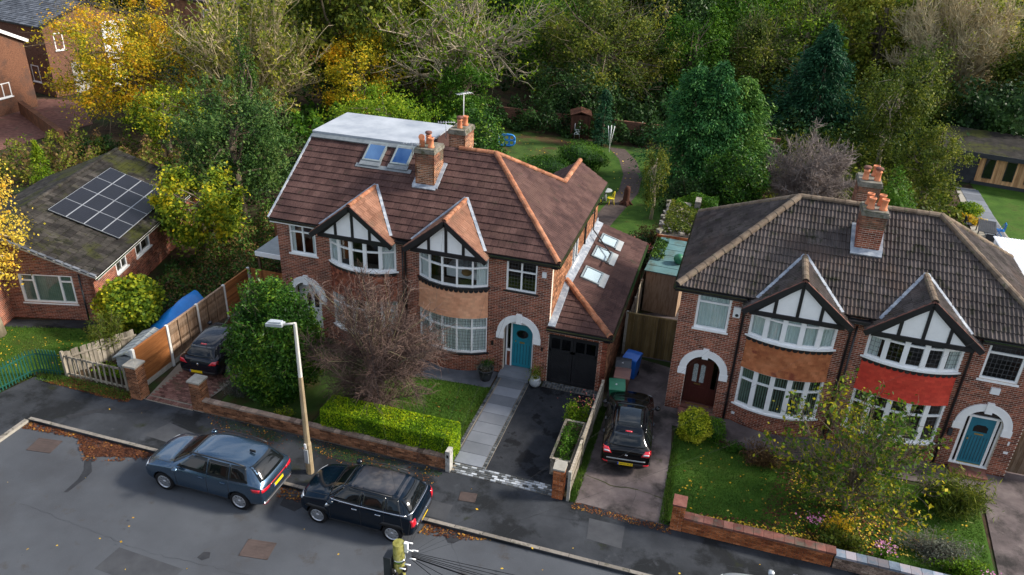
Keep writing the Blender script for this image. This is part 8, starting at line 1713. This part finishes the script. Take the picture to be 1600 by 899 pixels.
for reg, n, lm, hh, lb in (((-60, -24, 34, 62), 15000, 'leaf_dark', 3.2, 'shaded shrub layer of the wood at top left'), ((-26, 6, 45, 75), 17000, 'leaf_dark', 3.4, 'shaded shrub layer of the wood at the top centre'), ((4, 40, 43, 75), 15000, 'leaf_green', 3.2, 'green shrub layer of the wood at top right'), ((-28, -14, 22, 37), 9000, 'leaf_green', 2.4, 'green shrubs behind the flat dormer'), ((-10, 2, 37, 45), 8000, 'leaf_dark', 3.4, 'dark evergreen shrubs under the olive lime tree'), ((7, 26, 36, 46), 9000, 'leaf_dark', 3.0, 'dark shrubs round the spruce')):
    thicket(lb, reg, n, lm, .34, hh, 'shrub_layer')
tree('green tree between the olive lime and the tall conifers', 1.2, 46, 4.6, 3.6, 4.4, 'leaf_green', nclump=70, nleaf=11000, ls=.25, clump=.2, seed=41); tree('olive tree behind the three tall conifers', 6.2, 48, 5.0, 3.6, 4.6, 'leaf_olive', nclump=70, nleaf=11000, ls=.25, clump=.2, seed=42, twigs=300)
tree('lime tinted tree left of the spruce', 10.6, 51, 5.4, 3.6, 4.2, 'leaf_lime', nclump=70, nleaf=9500, ls=.26, clump=.2, seed=43, twigs=400); tree('green tree right behind the ash', -12.5, 48, 5.0, 4.2, 4.8, 'leaf_green', nclump=80, nleaf=11000, ls=.26, clump=.2, seed=44); tree('yellowish green tree left behind the ash', -24.0, 47, 4.6, 4.8, 4.8, 'leaf_yellowgreen', nclump=80, nleaf=11000, ls=.26, clump=.2, seed=45)
tree('green tree under the ash limbs', -15.8, 33.5, 2.8, 3.0, 2.6, 'leaf_green', nclump=60, nleaf=9000, ls=.2, clump=.2, seed=46); tree('dark ivy covered tree beside the tan poplars', 19.5, 43.5, 4.2, 3.0, 4.0, 'leaf_olive', nclump=60, nleaf=9500, ls=.23, clump=.2, seed=47)
# filler trees: four crowns reused, each copy a tree of its own
protos = []
for i, (lm, rr_, hh) in enumerate((('leaf_green', 3.9, 4.2), ('leaf_olive', 4.2, 4.6), ('leaf_willow', 3.8, 4.8), ('leaf_dark', 3.7, 4.4), ('leaf_yellowgreen', 3.8, 4.2))):
    protos.append((tree('tree of the far belt', 0, 0, hh + .8, rr_, hh, lm, nclump=110, nleaf=20000, ls=.215, clump=.19, lo=.3, seed=30 + i, name='woodland_tree', group='trees of the far belt'), lm))
kinds = {'leaf_green': 'mid green', 'leaf_olive': 'olive brown', 'leaf_willow': 'pale yellowish', 'leaf_dark': 'dark green', 'leaf_yellowgreen': 'yellow green'}
spots = []
for y in (33, 44, 57, 72, 90, 112, 138):
    xl = -14 - 1.02 * y if y < 60 else -40 - .55 * y; xr = 14.5 + .33 * y + 6; xl = max(xl, -95)
    x = xl + rnd.uniform(0, 3)
    while x < xr:
        yy = y + rnd.uniform(-3.5, 3.5); ok = True
        if y == 33 and x > -26: ok = False
        if y == 44 and -16 < x < 26: ok = False
        if -60 < x < -38 and yy < 62 and yy > 12: ok = False
        if abs(x + .5) < 7 and 86 < yy < 106: ok = False
        if y == 90 and abs(x + 2) < 6.5: ok = False
        if x > 24 and y == 33: ok = False
        if ok: spots.append((x, yy))
        x += rnd.uniform(5.4, 7.4)
first = [True] * 5
for x, y in spots:
    i = rnd.choices(range(5), (3, 3, 2, 3, 2))[0]; src, lm = protos[i]
    sc_f = rnd.uniform(.85, 1.35) * (1.0 + max(0, y - 60) * .004)
    if first[i]: o = src; first[i] = False
    else: o = copy_tree(src)
    o.location = (x, y, 0); o.rotation_euler = (0, 0, rnd.uniform(0, 6.28)); o.scale = (sc_f, sc_f, sc_f * rnd.uniform(.9, 1.15))
    px_ = 800 + 1228.2 * (Vector((x, y, 6)) - CAM).dot(CR) / (Vector((x, y, 6)) - CAM).dot(CF)
    o['label'] = kinds[lm] + (' small' if sc_f < 1.02 else ' spreading' if sc_f > 1.25 else '') + ' broadleaf tree of the far belt, ' + ('behind the far left brick houses' if px_ < 330 else 'behind the willow and hazel' if px_ < 620 else 'behind the spreading ash' if px_ < 850 else 'behind the olive lime tree' if px_ < 1080 else 'behind the tall conifers' if px_ < 1300 else 'around the tan poplars')
for i in range(5):
    if first[i]: bpy.data.objects.remove(protos[i][0])
# --- leaves on the ground, grass
scatter('fallen_leaves', '', 3800, [(-15.0, -8.85), (-13.7, -9.75), (-13.2, -9.5), (-11.5, -8.95), (-11.7, -8.82), (-14.6, -8.82)], -.105, 'leaf_wet', .07, .02, cl=.9); scatter('fallen_leaves', '', 700, [(-15.0, -8.85), (-13.7, -9.9), (-12.9, -9.7), (-11.3, -9.0), (-11.7, -8.5), (-14.6, -8.55)], -.10, 'leaf_fallen', .07, .03, cl=2.1); scatter('fallen_leaves', '', 500, [(-17.0, -9.2), (-14.6, -9.0), (-14.6, -8.75), (-17.0, -8.8)], -.105, 'leaf_fallen', .07, .03)
scatter('fallen_leaves', '', 260, [(-6.6, -9.3), (-5.2, -9.3), (-5.2, -8.8), (-6.8, -8.8)], -.105, 'leaf_fallen', .06, .03); scatter('fallen_leaves', '', 330, [(-1.6, -9.3), (-.2, -9.1), (.6, -8.82), (-1.6, -8.82)], -.105, 'leaf_fallen', .06, .03); scatter('fallen_leaves', '', 1500, [(-18.5, -6.75), (-14.5, -6.85), (-14.5, -6.3), (-17.5, -6.25)], .004, 'leaf_fallen', .07, .03)
scatter('fallen_leaves', '', 700, [(-10.5, -7.2), (-1.9, -7.3), (-1.9, -6.45), (-11.3, -6.4)], .004, 'leaf_fallen', .05, .02, cl=1.3); scatter('fallen_leaves', '', 500, [(2.6, -6.75), (5.9, -6.85), (5.9, -6.55), (2.7, -6.45)], .004, 'leaf_fallen', .05, .02)
scatter('fallen_leaves', '', 2200, [(5.9, -6.3), (11.5, -6.3), (13.5, -3.2), (9.2, -2.4), (8.5, -5.3), (5.9, -5.75)], .01, 'leaf_wet', .08, .04); scatter('fallen_leaves', '', 1000, [(5.9, -6.3), (10.9, -6.3), (11.5, -5.3), (5.9, -5.75)], .01, 'leaf_fallen_yellow', .07, .05); scatter('fallen_leaves', '', 800, [(9.0, -5.9), (13.5, -5.5), (13.5, -3.0), (9.6, -2.2)], .01, 'leaf_fallen_yellow', .07, .04, cl=1.1); scatter('fallen_leaves', '', 260, [(5.9, -5.5), (15, -5.5), (15, -2.0), (5.9, -2.0)], .01, 'leaf_fallen_yellow', .08, .03)
scatter('fallen_leaves', '', 60, [(-16, -15), (12, -15), (12, -6.6), (-16, -6.6)], .004, 'leaf_fallen_yellow', .07, .012); scatter('fallen_leaves', '', 300, [(-13, 10), (2, 10), (2, 33), (-13, 33)], .01, 'leaf_fallen_yellow', .1, .03, cl=.4); scatter('fallen_leaves', '', 220, [(-25, -7), (-19, -6.5), (-18.2, -4), (-24, -4)], .01, 'leaf_fallen_yellow', .07, .03, cl=.8); scatter('fallen_leaves', '', 250, [(-7, -6), (-2, -6), (-2, -1.6), (-7, -1.6)], .01, 'leaf_fallen', .06, .02)
scatter('moss_patch', '', 7000, [(-11, -6.45), (-1.9, -6.5), (-1.9, -6.75), (-5, -7.1), (-10.5, -6.9)], .002, 'leaf_dark', .022, .008, cl=1.7)
for reg, n in (([(-7.4, -6.0), (-1.98, -6.0), (-1.98, -1.25), (-7.4, -1.5)], 26000), ([(5.72, -6.3), (5.5, -1.5), (6.9, -1.6), (8.0, -2.0), (15.6, -1.7), (15.2, -6.3)], 38000), ([(-26, -7.6), (-19.5, -7.6), (-17.6, -4.6), (-20.1, -3.05), (-26, -4.8)], 14000)): grass_tufts('grass', n, reg, .004)
grass_tufts('grass', 3000, [(2.5, -6.5), (2.72, -6.5), (2.72, -1), (2.5, -1)], .0, .16); grass_tufts('grass', 2500, [(5.45, -6.5), (5.75, -6.5), (5.6, -1.4), (5.4, -1.4)], .0, .10); grass_tufts('grass', 2500, [(-18.8, -6.75), (-14.6, -6.75), (-14.6, -6.2), (-18.8, -6.2)], .0, .10); grass_tufts('grass', 1800, [(-2.1, -6.0), (-1.9, -6.0), (-1.9, -1.2), (-2.1, -1.2)], .0, .07)
# ------------------------------------------------------------------ the other side of the street (behind the camera, seen in reflections)
for i, (x, lb) in enumerate(((-13, 'grey roofed brick house across the street, left'), (-1, 'grey roofed brick house across the street, middle'), (11, 'grey roofed brick house across the street, right'))):
    plain_house((x - 2, -33.5, 0), R(180), 9, 8, 5.2, 2.2, lb, 'brick_far', 'tile_grey', [('f', -3, .9, 2.4, 1.4, (.8, 1.6)), ('f', -3, 3.5, 2.4, 1.3, (.8, 1.6)), ('f', 1.5, 3.5, 1.2, 1.3, ())], 'x', doors=[('f', 1.6, 0, 1, 2.1, 'blue_door_paint')])
ground_poly('lawn', [(-40, -28), (50, -28), (50, -19), (-40, -19)], .0, 'grass')
src_ = next(o for o in bpy.data.objects if o.name.startswith('woodland_tree'))
for i in range(9):
    o = copy_tree(src_); o.location = (-30 + i * 8.5, -45 + 3 * math.sin(i * 2), 0); o.scale = (1, 1, 1); o['label'] = 'tree behind the houses across the street, ' + ['outermost left', 'second from left', 'third from left', 'fourth from left', 'central', 'fourth from right', 'third from right', 'second from right', 'outermost right'][i]; o['group'] = 'trees across the street'
